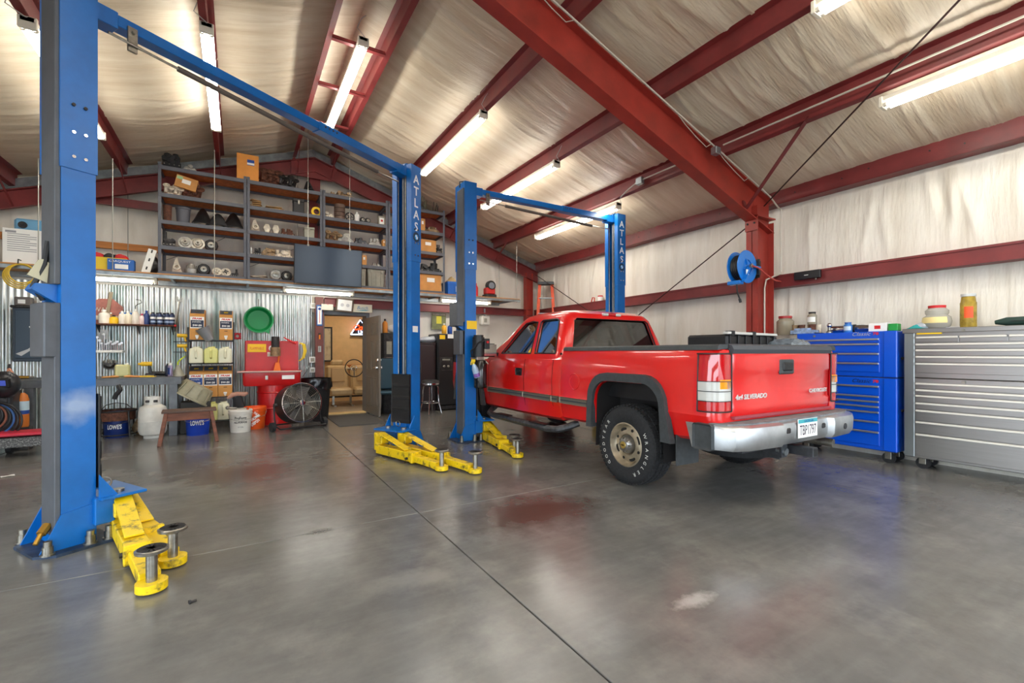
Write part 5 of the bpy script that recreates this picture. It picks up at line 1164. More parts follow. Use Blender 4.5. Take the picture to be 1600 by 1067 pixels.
obj('drill_body', G().cyl((-.07, 0, .20), (.06, 0, .20), .034, n=14).cyl((-.07, 0, .20), (-.11, 0, .20), .024, .018), mat('tool_yellow', (228, 182, 22), .4), t); obj('grip', G().bar((.02, 0, .19), (.045, 0, .05), .04, .035, .008), BLACK, t); obj('battery', G().bx(-.02, .10, -.035, .035, 0, .055, .008), BLACK, t)
t = thing('angle_grinder', 'black angle grinder lying near the drill on the workbench', 'grinder', onb(252, 9.2)); obj('grinder_body', G().tube([(-.13, 0, .05), (0, 0, .04), (.12, 0, .035)], [.03, .036, .028], 12), BLACK, t); obj('disc', G().cyl((-.14, -.0, .02), (-.14, 0, .026), .06, n=20), STEEL, t); obj('guard', G().lathe([(.03, .027), (.065, .027), (.065, .012)], 14, T(-.14, 0, 0), PI), IRON, t)
t = thing('spray_can', 'white-capped spray can at the right of the workbench', 'spray can', onb(266, 8.95)); obj('can', G().lathe([(0, 0), (.031, 0), (.033, .006), (.033, .16), (.026, .175), (0, .175)], 18), mat('lilac_can', (150, 138, 168), .3, .3), t); obj('cap', G().lathe([(.026, .172), (.026, .205), (.018, .215), (0, .215)], 16), WHITE, t); obj('label', G().lathe([(.0335, .03), (.0335, .14)], 18, RZ(90), PI), NAVY, t)
t = thing('spray_can', 'navy spray can beside the white-capped one on the workbench', 'spray can', onb(262, 9.06)); obj('can', G().lathe([(0, 0), (.03, 0), (.032, .006), (.032, .16), (.02, .18), (0, .18)], 18), NAVYP, t); obj('cap', G().cyl((0, 0, .178), (0, 0, .2), .015), BLACK, t)
t = thing('funnel', 'grey funnel with green spout at the bench end', 'funnel', onb(278, 9.1)); obj('cone', G().lathe([(.10, 0), (.09, .01), (.03, .14), (.014, .18), (.012, .18), (.028, .14), (.088, .0), (.10, 0)], 20), GREYP, t); obj('spout', G().tube([(0, 0, .17), (.0, 0, .22), (.05, 0, .28), (.10, 0, .32)], [.014, .012, .01, .008], 8), mat('lime_plastic', (190, 206, 40), .4), t)
one('rag', G().grid(12, 8, lambda u, v: Vector(((u-.5)*.26, (v-.5)*.16, .004+.02*abs(math.sin(u*9+v*3))*math.sin(PI*u)*math.sin(PI*v)))), mat('grey_rag', (176, 170, 152), .9), 'crumpled pale rag on the workbench by the drill', 'rag', onb(212, 8.9))
one('yellow_cutter', G().bx(-.09, .09, -.02, .02, 0, .025, .006).bx(.09, .12, -.008, .008, .006, .014), mat('tool_yellow', (228, 182, 22), .4), 'yellow handled cutter in front of the drill', 'tool', onb(229, 8.84))
t = thing('socket_bowl', 'shiny bowl of sockets hanging on the corrugated wall', 'bowl', (pY(172, 570, 9.85).x, 9.83, pY(172, 578, 9.85).z)); obj('bowl', G().lathe([(0, 0), (.06, .015), (.10, .06), (.11, .12), (.104, .12), (.055, .022), (0, .008)], 20), CHROME, t)
for k in range(7): obj('socket', G().cyl((.07*math.cos(k), .06*math.sin(k), .08), (.075*math.cos(k), .065*math.sin(k), .155+.01*(k % 3)), .016, n=8), STEEL, t)
obj('hook_wire', G().tube([(-.1, .02, .11), (-.03, .07, .26), (.0, .08, .3)], .004, 6), STEEL, t)
# ---- bottle shelf on the wall
SZ = pY(210, 507, 9.8).z; sx0, sx1 = pY(150, 500, 9.75).x, pY(273, 500, 9.75).x
ws = thing('wall_shelf', 'narrow brown shelf of bottles on the corrugated wall', 'shelf', (0, 0, 0)); obj('board', G().bx(sx0-.25, sx1, 9.68, 9.98, SZ-.02, SZ, .003), mat('brown_board', (120, 66, 44), .6, var=.15), ws); obj('front_bar', G().cyl((sx0-.25, 9.675, SZ-.01), (sx1, 9.675, SZ-.01), .012, n=8), RUST, ws); obj('end_cap', G().cyl((sx1, 9.675, SZ-.01), (sx1+.03, 9.675, SZ-.01), .02), REDP, ws)
for x in (sx0, (sx0+sx1)/2, sx1-.05): obj('shelf_bracket', G().prism([(9.98, SZ-.02), (9.74, SZ-.02), (9.98, SZ-.16)], x, x+.012, 'x'), IRON, ws)
WB_ = mat('white_bottle_plastic', (226, 220, 206), .4, var=.05)
SH = [(163, 14, 21, k_bottle(WB_, WHITE), 'jug', 'large white jug at the left end of the wall shelf'), (171, 7, 18, k_bottle(mat('amber_label', (150, 110, 70), .4), WHITE), 'bottle', 'brown labelled bottle behind the yellow jar'), (178, 11, 13, k_bottle(mat('jar_yellow', (236, 190, 30), .4), BLACK), 'jar', 'yellow jar with black lid on the wall shelf'), (191, 9, 20, k_bottle(WB_, WHITE), 'bottle', 'plain white bottle, first of the white row'), (200, 10, 20, k_bottle(mat('cream_bottle', (224, 214, 190), .4), WHITE), 'bottle', 'cream bottle in the middle of the white row'), (222, 8, 17, k_bottle(mat('pink_cap_bottle', (222, 200, 196), .4), mat('pink_cap', (196, 60, 96), .4)), 'bottle', 'pale bottle with pink cap on the wall shelf'), (229, 8, 22, k_bottle(mat('blue_bottle', (46, 66, 120), .35), BLUEP), 'bottle', 'dark blue trigger bottle on the wall shelf')]
for i, (px, w, h, k, nm, lab) in enumerate(SH):
    c_ = pY(px, 500, 9.80); t = thing(nm, lab, nm, (c_.x, 9.80 if i != 1 else 9.9, SZ), 0, 'bottles on the wall shelf')
    for pn, g, m in k(w*.0104, .1, h*.0104*1.05, None): obj(pn, g, m, t)
t = thing('spout_bottle', 'white bottle with curved black spout on the wall shelf', 'bottle', (pY(212, 500, 9.8).x, 9.79, SZ), 0, 'bottles on the wall shelf')
for pn, g, m in k_bottle(WB_, WHITE)(.10, .1, .26, None): obj(pn, g, m, t)
obj('spout', G().tube([(0, 0, .25), (.0, 0, .31), (.03, 0, .34), (.08, 0, .37), (.07, 0, .41), (.0, 0, .42)], .006, 6), BLACK, t)
t = thing('yellow_top_bottle', 'small bottle with yellow nozzle next to the navy cans', 'bottle', (pY(235, 500, 9.8).x, 9.9, SZ), 0, 'bottles on the wall shelf')
for pn, g, m in k_bottle(NAVYP, YELP)(.06, .1, .21, None): obj(pn, g, m, t)
can0 = None
for i, (px, y, nm) in enumerate(((239, 9.76, 'front, first from the left'), (246, 9.86, 'behind, first gap'), (250, 9.76, 'front, second from the left'), (257, 9.86, 'behind, middle gap'), (262, 9.76, 'front, third from the left'), (269, 9.76, 'front, at the shelf end'))):
    loc = (pY(px, 500, y).x, y, SZ)
    if can0 is None:
        can0 = t = thing('spray_can', '', 'spray can', loc, 0, 'navy spray cans on the wall shelf')
        obj('can', G().lathe([(0, 0), (.036, 0), (.038, .006), (.038, .17), (.024, .195), (0, .195)], 18), mat('navy_can', (44, 58, 92), .3, .3), t); obj('white_band', G().lathe([(.0385, .10), (.0385, .135)], 18), PAPER, t); obj('label', G().lathe([(.0384, .04), (.0384, .07)], 18), mat('pale_blue_print', (150, 170, 200), .5), t); obj('cap', G().lathe([(.022, .19), (.022, .215), (0, .215)], 14), BLACK, t)
    else: t = dup(can0, None, loc)
    t['label'] = 'navy spray can with white band on the wall shelf, '+nm
one('blue_tray', G().bx(-.10, .10, -.05, .05, 0, .20, .008), mat('bright_blue_carton', (40, 110, 190), .5), 'blue carton behind the white bottles on the wall shelf', 'box', (pY(199, 500, 9.9).x, 9.92, SZ))
t = thing('octagonal_sign', 'weathered red octagonal sign leaning on the corrugated wall shelf', 'sign', (pY(165, 485, 9.93).x, 9.945, SZ)); obj('plate', G().lathe([(0, 0), (.24, 0), (.24, .01), (0, .01)], 8, T(0, 0, .20) @ RX(88) @ RZ(22.5)), mat('faded_red_sign', (150, 90, 78), .6, var=.2), t); obj('white_band', G().bx(-.17, .17, -.018, -.016, .07, .14), CREAM, t); letters(t, 'WAR', CREAM, (-.05, -.02, .24), 0, w=.2, h=.07)
t = thing('paint_stick', 'wooden paddle hanging above the wall shelf', 'paddle', (pY(167, 470, 9.9).x, 9.93, SZ+.16)); obj('paddle', G().bar((0, 0, 0), (.05, 0, .38), .05, .012, .004), mat('grey_wood', (150, 136, 112), .8), t); obj('nail', G().cyl((.047, .03, .36), (.047, -.02, .36), .006), STEEL, t)
t = thing('long_wrench', 'long steel pry bar hanging right of the wall shelf', 'pry bar', (pY(277, 490, 9.9).x, 9.93, SZ-.1)); obj('shaft', G().tube([(-.03, 0, 0), (0, 0, .25), (.03, 0, .55)], .014, 8), STEEL, t); obj('jaw', G().prism([(-.02, .53), (.07, .53), (.07, .60), (.04, .60), (.04, .56), (.01, .56), (.01, .62), (-.02, .62)], -.012, .012, 'y'), STEEL, t)
# ---- wrench rail below
RZ_ = pY(170, 549, 9.85).z; r0, r1 = pY(140, 545, 9.8).x, pY(192, 545, 9.8).x
t = thing('tool_rail', 'narrow white rail lined with chrome tools below the bottle shelf', 'tool rail', (0, 0, 0)); obj('rail', G().bx(r0, r1, 9.76, 9.96, RZ_-.02, RZ_+.02, .004), WHITE, t); obj('card', G().bx(r0+.06, r0+.20, 9.945, 9.95, RZ_+.20, RZ_+.36), PAPER, t)
for k in range(14):
    x = r0+.03+k*(r1-r0-.05)/13; hgt = (.06+.05*((k*7) % 4)) if k < 6 else .05+.02*(k % 3)
    w_ = thing('chrome_wrench', ('tall chrome wrench' if k < 6 else 'short chrome socket')+' on the white rail, %s from the left' % (['first', 'second', 'third', 'fourth', 'fifth', 'sixth', 'seventh', 'eighth', 'ninth', 'tenth', 'eleventh', 'twelfth', 'thirteenth', 'last'][k]), 'tool', (x, 9.83, RZ_+.02), 0, 'chrome tools on the rail')
    obj('shaft', G().cyl((0, 0, 0), (0, 0, hgt+.05), .009, n=8), CHROME, w_); obj('head', G().cyl((0, -.008, hgt+.05), (0, .012, hgt+.05), .02, n=6), CHROME, w_)
# ---- under the bench
q = pZ(180, 684); 
bucket('blue_bucket', 'navy bucket standing inside the burner stand under the bench', (q.x, q.y+.10, 0), .17, .38, NAVY, None, [("LOWE'S", PAPER, .17, .17, .07, {'bold': .03})])
t = thing('burner_stand', 'black iron burner stand around the navy bucket', 'stand', (q.x, q.y+.10, 0))
obj('ring', G().tor((0, 0, .40), .235, .012, None), IRON, t); obj('wind_guard', G().lathe([(.215, .26), (.225, .26), (.225, .40), (.215, .40), (.215, .26)], 24), RUST, t); obj('base_ring', G().tor((0, 0, .05), .24, .010), IRON, t)
for k in range(4): a = PI/4+k*PI/2; obj('leg', G().tube([(.235*math.cos(a), .235*math.sin(a), .40), (.26*math.cos(a), .26*math.sin(a), 0.01)], .012, 6), IRON, t)
obj('bail', G().tube([(-.2, 0, .40), (-.12, 0, .49), (.0, 0, .52), (.12, 0, .49), (.2, 0, .40)], .006, 6), IRON, t)
q = pZ(236, 686); t = thing('propane_tank', 'white propane tank standing before the workbench', 'propane tank', (q.x, q.y+.16, 0))
PW = mat('white_tank_paint', (214, 212, 204), .4, var=.06, vs=6)
obj('tank', G().lathe([(0, .03), (.10, .03), (.155, .06), (.175, .11), (.175, .40), (.16, .46), (.10, .50), (0, .51)], 28), PW, t); obj('foot_ring', G().lathe([(.10, 0), (.112, 0), (.112, .05), (.10, .05), (.10, 0)], 24), PW, t); obj('weld_seam', G().lathe([(.175, .25), (.178, .253), (.178, .257), (.175, .26)], 28), PW, t)
obj('collar', G().lathe([(.10, .48), (.104, .48), (.104, .62), (.10, .62), (.10, .48)], 24, RZ(60), 5.0), PW, t); obj('valve', G().cyl((0, 0, .5), (0, 0, .58), .022).cyl((0, 0, .57), (0, -.06, .57), .016), mat('brass', (180, 140, 60), .35, .8), t)
for s in (-.05, .045): obj('collar_slot', G().cb((s, -.094, .555), (.05, .03, .035), .006), IRON, t)
one('leather_tool_roll', G().sph((0, 0, .1), (.09, .07, .1), 12, 8).tube([(-.04, 0, .16), (0, 0, .24), (.06, 0, .20)], .03, 8), TANP, 'brown leather bundle on the floor behind the propane tank', 'bundle', (pZ(262, 645).x-.05, BY0+.45, 0))
# ---- wooden step stool
q0, q1 = pZ(250, 695), pZ(337, 690); cx, cy = (q0.x+q1.x)/2, (q0.y+q1.y)/2+.02
st = thing('step_stool', 'low brown wooden step stool in front of the oil rack', 'stool', (cx, cy+.10, 0), 4)
SW = mat('brown_stool_wood', (112, 66, 46), .6, var=.2, vs=4, st=(1, 6, 6)); W = (q1.x-q0.x)/2
obj('seat', G().bx(-W*.95, W*1.0, -.16, .16, .44, .47, .004), mat('dark_stool_top', (92, 70, 58), .6, var=.2, vs=4, st=(1, 6, 6)), st)
for y in (-.13, .13): obj('apron', G().bx(-W*.86, W*.86, y-.012, y+.012, .33, .44, .003), SW, st)
for sx in (-1, 1):
    for sy in (-1, 1): obj('leg', G().bar((sx*W*.80, sy*.12, .44), (sx*W*1.02, sy*.17, .0), .045, .08, .004, up=(0, 1, 0)), SW, st)
    for z in (.37, .41): obj('screw', G().cyl((sx*W*.80, -.145, z), (sx*W*.80, -.155, z), .012, n=8), PAPER, st)
q = pZ(308, 681); bucket('blue_bucket', 'bright blue bucket behind the wooden step stool', (q.x, q.y+.15, 0), .17, .37, ROYAL, None, [("LOWE'S", PAPER, .20, .18, .075, {'bold': .03})])
# ---- oval tub leaning over
q = pY(302, 625, 8.75); t = thing('oval_tub', 'beige ribbed oval tub tipped on its side by the bench leg', 'tub', (q.x, 8.85, .50))
BEI = mat('beige_tub', (156, 150, 124), .5, var=.08); MT = T(0, 0, .13) @ RY(32) @ SC(1, .75, 1)
obj('tub', G().lathe([(0, .16), (.21, .15), (.25, -.06), (.275, -.07), (.275, -.09), (.245, -.09), (.20, .13), (0, .14)], 30, MT), BEI, t)
for k in range(10): a = k*2*PI/10; obj('rib', G().bar(MT @ Vector((.222*math.cos(a), .222*math.sin(a), .12)), MT @ Vector((.252*math.cos(a), .252*math.sin(a), -.05)), .05, .012, .003), BEI, t)
one('crate', G().bx(-.2, .2, -.15, .15, 0, .50, .01), mat('dark_crate', (52, 50, 46), .7), 'dark crate under the tipped oval tub', 'crate', (q.x+.02, 8.93, 0))
# ---- oil rack with bag-in-box cartons
OY0 = 9.20; ox0, ox1 = pY(294, 600, OY0).x, pY(365, 600, OY0).x
rack = thing('oil_rack', 'black wire rack holding oil cartons and catch jugs', 'rack', (0, 0, 0))
zs = [pY(330, y, OY0).z for y in (656, 620, 567, 531)]
for x in (ox0, ox1):
    obj('post', G().bx(x-.012, x+.012, OY0, OY0+.025, 0, pY(330, 512, OY0).z, .002), BLACK, rack); obj('rear_post', G().bx(x-.012, x+.012, OY0+.42, OY0+.445, 0, pY(330, 500, OY0).z, .002), BLACK, rack)
for z in zs: obj('shelf_frame', G().bx(ox0, ox1, OY0, OY0+.02, z-.02, z, .002).bx(ox0, ox1, OY0+.42, OY0+.44, z-.02, z, .002).bx(ox0, ox1, OY0+.2, OY0+.21, z-.012, z-.002).bx(ox0, ox0+.015, OY0, OY0+.44, z-.02, z).bx(ox1-.015, ox1, OY0, OY0+.44, z-.02, z), BLACK, rack)
SHL = mat('shelf_wire_mesh', (40, 40, 42), .5, .4)
for z in zs[:3:2]: obj('shelf_mesh', G().bx(ox0, ox1, OY0, OY0+.44, z-.012, z-.004), SHL, rack)
OB = mat('oil_carton', (206, 146, 74), .7, var=.04)
def oil_box(label, x, z, w, h, blue):
    t = thing('oil_carton', label, 'carton', (x, OY0+.10, z), 0, 'oil cartons on the wire rack'); d = .30; lo = h*.30
    P = [(-.09, 0), (d, 0), (d, h), (d*.25, h), (-.09, h*.80)]
    obj('carton', G().prism(P, -w/2, w/2, 'x'), OB, t, smooth=0)
    def onslope(a, y0, y1, nm, m): # panels on the sloping top
        A = Vector((0, -.09, h*.80)); B = Vector((0, d*.25, h)); n = Vector((0, -(B.z-A.z), B.y-A.y)).normalized()*.001
        p0, p1 = A+(B-A)*y0+n, A+(B-A)*y1+n
        obj(nm, G().add([(-a, p0.y, p0.z), (a, p0.y, p0.z), (a, p1.y, p1.z), (-a, p1.y, p1.z)], [(0,1,2,3)]), m, t, smooth=0, fix=False)
    onslope(w*.46, .25, 1.0, 'top_print', mat('dark_top_print', (74, 78, 86), .5)); onslope(w*.16, .5, .75, 'yellow_mark', YELP)
    lb = obj('label', G().bx(-w*.47, w*.47, -.0915, -.09, h*.37, h*.74), PAPER, t); f = -.0918
    letters(lb, 'FRAM', REDP, (0, f, h*.685), 0, w=w*.66, h=h*.06, bold=.04, shear=.2)
    obj('print_block', G().bx(-w*.44, w*.44, f, f+.0005, h*.40, h*.63), BLUEP if blue else NAVYP, lb)
    letters(lb, 'SYNTHETIC', PAPER, (-.01, f-.0006, h*.575), 0, w=w*.6, h=h*.045); letters(lb, '5W-20', PAPER, (0, f-.0006, h*.465), 0, w=w*.6, h=h*.06, bold=.03)
    obj('punch_hole', G().bx(-w*.12, w*.12, -.0915, -.09, h*.29, h*.31), IRON, t)
    obj('spout', G().cyl((0, -.09, h*.07), (0, -.13, h*.07), .018).cyl((0, -.115, h*.07), (0, -.12, h*.02), .012).cb((0, -.13, h*.12), (.05, .012, .03), .004), WHITE, t)
wj = (ox1-ox0)/3.05; zt = zs[3]-.0
oil_box('tan oil carton on top of the rack, left of the two', pY(308, 520, OY0).x, zs[3], wj*.98, pY(308, 486, OY0).z-zs[3]+.04, False)
oil_box('tan oil carton on top of the rack, right of the two', pY(353, 520, OY0).x, zs[3], wj*.92, pY(353, 488, OY0).z-zs[3]+.04, False)
for i, (px, nm) in enumerate(((306, 'left, with blue print'), (329, 'middle of three'), (352, 'right of three'))): oil_box('tan oil carton in the lower row of the rack, '+nm, pY(px, 600, OY0).x, zs[1], wj*.97, (zs[2]-zs[1])*.90, i == 0)
def oil_jug(label, x, z, w, h, m, y=0):
    t = thing('catch_jug', label, 'jug', (x, OY0-.02+y, z), 0, 'catch jugs on the wire rack')
    obj('jug', G().loft([[Vector((a, b, zz_)) for a, b in rrect(w*k, .18*k, .03)] for zz_, k in ((0, .92), (.01, 1), (h*.78, 1), (h*.9, .86), (h*.93, .5), (h, .5))]), m, t)
    obj('grip', G().tube([(0, -.085, h*.30), (0, -.115, h*.36), (0, -.115, h*.72), (0, -.06, h*.88)], .016, 8), m, t); obj('mouth', G().cyl((w*.15, 0, h*.9), (w*.15, 0, h*1.02), .028), m, t)
J1 = mat('milky_jug', (220, 218, 190), .4); J2 = mat('yellowish_jug', (214, 212, 132), .4)
for px, m, nm in ((307, J1, 'milky catch jug at the left of the upper row'), (330, J2, 'yellowish catch jug in the middle of the upper row'), (352, J1, 'milky catch jug at the right of the upper row')): oil_jug(nm, pY(px, 556, OY0).x, zs[2], wj*.93, .27, m)
for px, m, nm in ((331, J2, 'yellowish catch jug on the lowest rack shelf'), (349, J1, 'milky catch jug on the lowest rack shelf')): oil_jug(nm, pY(px, 640, OY0).x, zs[0], wj*.85, .30, m)
t = thing('grey_funnel', 'grey plastic pitcher hung between the top oil cartons', 'pitcher', (pY(329, 528, OY0).x, OY0+.0, zs[3]-.02)); obj('body', G().lathe([(0, 0), (.06, .01), (.10, .22), (.11, .24), (.10, .24), (.05, .03), (0, .02)], 18, RY(-28)), mat('smoky_plastic', (130, 132, 136), .3), t); obj('grip', G().tube([(-.10, -.0, .22), (-.16, 0, .20), (-.12, 0, .10)], .012, 6), IRON, t)
t = thing('yellow_impact_tools', 'two yellow cordless tools clipped beside the oil rack', 'tools', (pY(284, 535, OY0).x, OY0+.1, pY(284, 545, OY0).z))
for z in (.0, .17): obj('tool', G().cyl((-.07, 0, z+.05), (.07, 0, z+.05), .03).bar((.02, 0, z+.05), (.05, 0, z-.05), .03, .03, .006), mat('tool_yellow', (228, 182, 22), .4), t); obj('clip', G().bx(-.12, .10, -.02, .02, z-.06, z-.045), BLACK, t)
t = thing('rolled_rug', 'dark roll with a pink glove on top leaning by the oil rack', 'roll', (pZ(382, 668).x-.05, 9.15, 0)); obj('roll', G().tube([(.06, 0, .02), (-.06, .05, .52)], .075, 14), mat('charcoal_roll', (46, 46, 48), .9), t); obj('glove', G().tube([(-.20, .0, .50), (-.12, 0, .56), (-.05, .04, .57), (.05, .02, .56), (.10, .0, .58)], [.02, .04, .035, .04, .02], 8), mat('pink_glove', (198, 150, 128), .9), t)
# ---- pails
q = pZ(376, 676); bucket('white_bucket', 'white compound bucket with black print in front of the orange one', (q.x, q.y+.14, 0), .165, .36, mat('white_pail', (226, 222, 212), .5, var=.06), None, [('ProForm', INK, .235, .17, .045, {'bold': .02}), ('ALL-PURPOSE', INK, .165, .19, .030, {'bold': .03}), ('4.5 GAL', INK, .09, .08, .018, {})])
t = one('trowel', G().cyl((-.16, 0, .03), (-.05, 0, .02), .018).sph((-.18, 0, .035), .03, 10, 8).bx(-.05, .10, -.04, .04, 0.012, .022, .003), STEEL, 'mixing trowel lying across the white bucket', 'trowel', (q.x, q.y+.14, .36))
q2 = pZ(398, 671); bucket('orange_bucket', 'orange store bucket behind the white bucket', (q2.x+.01, q2.y+.15, 0), .165, .37, mat('orange_pail', (240, 92, 20), .45), None, [('THE', PAPER, .27, .06, .035, {'bold': .03, 'roll': 40}), ('HOME', PAPER, .20, .15, .05, {'bold': .05, 'roll': -38}), ('DEPOT', PAPER, .12, .16, .05, {'bold': .05, 'roll': -38})])
# ---- parts washer on its drum
RW = mat('washer_red', (196, 22, 24), .35, var=.06, vs=3, coat=.3)
pw = pZ(440, 664); PXc = pY(424, 600, 9.2).x; pwt = thing('parts_washer', 'red drum-mounted parts washer with backboard and brush', 'parts washer', (PXc, 9.33, 0))
obj('drum', G().lathe([(0, 0), (.28, 0), (.29, .01), (.28, .02), (.28, .28), (.292, .295), (.28, .31), (.28, .56), (.292, .575), (.28, .59), (.28, .84), (0, .84)], 32, T(.06, 0, 0)), RW, pwt)
bw2 = pY(472, 590, 9.05).x-PXc; bw1 = pY(377, 590, 9.05).x-PXc
z0, z1 = .70, .955
obj('basin', G().loft([[Vector((x+(bw1+bw2)/2, y, z)) for x, y in rrect((bw2-bw1)*k, .62*k, .05)] for z, k in ((z0, .90), (z0+.03, .95), (z1-.02, .96), (z1-.02, 1.0), (z1, 1.0), (z1, .95), (z0+.04, .9))]), RW, pwt)
obj('backboard', G().bx(bw1+.06, bw2+.0, .27, .30, .93, 1.50, .012), RW, pwt)
obj('rim_bar', G().cyl((bw1-.06, -.33, .95), (bw2-.02, -.33, .945), .016, n=8), mat('pale_rim', (196, 160, 150), .5), pwt)
obj('yellow_sign', G().bx(bw1+.10, bw1+.40, .266, .27, 1.29, 1.44, .001), YELP, pwt); letters(pwt, 'FLAMMABLE', REDP, (bw1+.25, .2655, 1.36), 0, w=.22, h=.05)
obj('logo', G().cyl((bw1+.5, .268, 1.36), (bw1+.5, .266, 1.36), .06, n=20), PAPER, pwt); letters(pwt, '5', REDP, (bw1+.5, .2655, 1.37), 0, h=.08, bold=.03)
obj('logo_scroll', G().bx(bw1+.42, bw1+.62, .266, .268, 1.21, 1.29), CREAM, pwt)
obj('canister', G().cyl((bw2-.40, .20, 1.38), (bw2-.40, .20, 1.58), .07, n=16), IRON, pwt); obj('catch_tin', G().cyl((bw2-.40, .20, 1.22), (bw2-.40, .20, 1.38), .085, n=16), TANP, pwt)
obj('brush', G().tube([(bw2-.34, .20, 1.22), (bw2-.37, .18, 1.0)], .014, 8).prism([(bw2-.44, .92), (bw2-.31, .92), (bw2-.34, 1.10), (bw2-.40, 1.10)], .15, .19, 'y'), mat('orange_brush', (238, 120, 30), .5), pwt)
obj('spray_gun', G().bar((bw2-.20, .24, 1.53), (bw2-.04, .20, 1.45), .04, .03, .008).bar((bw2-.20, .24, 1.53), (bw2-.26, .24, 1.57), .02, .02), REDP, pwt)
for a_, b_, nm in ((.36, .40, 'clip'), (.62, .82, 'sticker')): obj(nm, G().bx(bw1+a_, bw1+b_, -.316, -.312, .81, .88), PAPER if nm == 'sticker' else STEEL, pwt)
for k in range(4): obj('hose_coil', G().tube([(bw2+.01+.012*k, .24, 1.46), (bw2+.06+.015*k, .22, 1.44), (bw2+.085+.015*k, .21, 1.32), (bw2+.06+.012*k, .22, 1.18), (bw2-.0, .24, 1.12)], .009, 6), mat('yellow_hose', (232, 200, 40), .5), pwt)
# ---- green drain pan, red ring
t = thing('drain_pan', 'round green drain pan hanging on the corrugated wall', 'drain pan', (pY(404, 500, 9.9).x, 9.90, pY(404, 500, 9.9).z)); GP = mat('green_plastic', (18, 148, 78), .4)
obj('pan', G().lathe([(0, .03), (.19, .03), (.23, .14), (.25, .145), (.25, .155), (.225, .155), (.18, .045), (0, .045)], 32, T(0, .03, 0) @ FRONT), GP, t); obj('pour_lip', G().prism([(.07, -.21), (.19, -.17), (.17, -.26)], -.12, -.09, 'y'), GP, t); obj('hook', G().tube([(0, .02, .40), (0, .0, .30), (0, -.03, .25)], .008, 6), STEEL, t)
t = thing('red_ring_hook', 'red plastic ring beside the oil rack on the wall', 'ring', (pY(371, 525, 9.9).x, 9.90, pY(371, 525, 9.9).z)); obj('ring', G().tor((0, 0, 0), .045, .018, RX(90)), mat('pinkish_red', (206, 50, 64), .5), t)
for k in range(4): a = PI/4+k*PI/2; obj('lobe', G().sph((.06*math.cos(a), 0, .06*math.sin(a)), .02, 8, 6), mat('pinkish_red', (206, 50, 64), .5), t)
# ---- drum fan
q = pZ(466, 672); FR = .325; fan = thing('drum_fan', 'large wheeled drum fan standing before the parts washer', 'fan', (pY(466, 640, 8.45).x, 8.48, 0), 18)
FD = mat('fan_dark', (44, 44, 46), .4, .4); MF = T(0, 0, .42) @ RX(80)
obj('drum', G().lathe([(FR-.015, -.16), (FR, -.16), (FR, .16), (FR-.015, .16), (FR-.015, -.16)], 40, MF), FD, fan)
gr = G()
for k in range(11): gr.tor((MF @ Vector((0, 0, .17))), .05+k*.028, .0022, RX(80), 36, 4)
obj('grille_rings', gr, STEEL, fan)
for k in range(12): a = k*2*PI/12; obj('grille_spoke', G().cyl(MF @ Vector((.04*math.cos(a), .04*math.sin(a), .175)), MF @ Vector((FR*math.cos(a), FR*math.sin(a), .165)), .004, n=6), STEEL, fan)
obj('grille_rim', G().tor(MF @ Vector((0, 0, .165)), FR, .009, RX(80), 40, 6), CHROME, fan); obj('grille_cap', G().lathe([(0, .19), (.045, .185), (.05, .165), (0, .165)], 18, MF), CHROME, fan)
for k in range(5):
    a = k*2*PI/5; obj('blade', G().add([MF @ Matrix.Rotation(a, 4, 'Z') @ Vector(p) for p in ((.05, -.03, .04), (.29, -.10, .07), (.31, .08, -.03), (.05, .04, -.03))], [(0,1,2,3)]), mat('fan_blade', (112, 104, 98), .4, .5), fan, fix=False)
obj('motor', G().lathe([(0, .06), (.08, .05), (.09, -.12), (0, -.12)], 18, MF), IRON, fan); obj('back_guard', G().lathe([(.0, -.165), (FR-.01, -.165)], 24, MF), mat('fan_back', (150, 144, 138), .5, .3), fan)
obj('frame', G().tube([(-.37, .05, .42), (-.38, .0, .20), (-.38, -.05, .08), (-.38, -.22, .05), (.38, -.22, .05), (.38, -.05, .08), (.38, 0, .20), (.37, .05, .42)], .014, 8).tube([(-.38, -.05, .08), (-.38, .25, .06), (.38, .25, .06), (.38, -.05, .08)], .014, 8), FD, fan)
for s in (-1, 1): obj('wheel', G().cyl((s*.40, -.05, .075), (s*.46, -.05, .075), .075, n=20), RUBBER, fan); obj('pivot_knob', G().cyl((s*.34, .0, .42), (s*.39, .0, .42), .03), IRON, fan)
# ---- trash can
q = pZ(497, 660); tc_ = thing('trash_can', 'tall black trash can with a black liner bag beside the door', 'trash can', (pY(495, 630, 9.3).x, 9.36, 0))
obj('can', G().lathe([(0, .0), (.20, 0), (.21, .02), (.255, .74), (.27, .745), (.27, .77), (.25, .77), (.20, .03), (0, .03)], 28), mat('trash_black', (34, 35, 38), .5), tc_)
lg = G(); lg.grid(40, 6, lambda u, v: Vector(((.262+.02*math.sin(u*2*PI*9+v*5)*(v if v < .8 else .8)+.012)*math.cos(2*PI*u)*(1 if v > .1 else .97), (.262+.02*math.sin(u*2*PI*9+v*5)*v+.012)*math.sin(2*PI*u)*(1 if v > .1 else .97), .80-v*.20-.03*math.sin(u*2*PI*5)*v)))
obj('liner_bag', lg, mat('glossy_bag', (20, 20, 22), .22), tc_, smooth=60); obj('rubbish', G().lathe([(0, .70), (.24, .66)], 20), IRON, tc_)
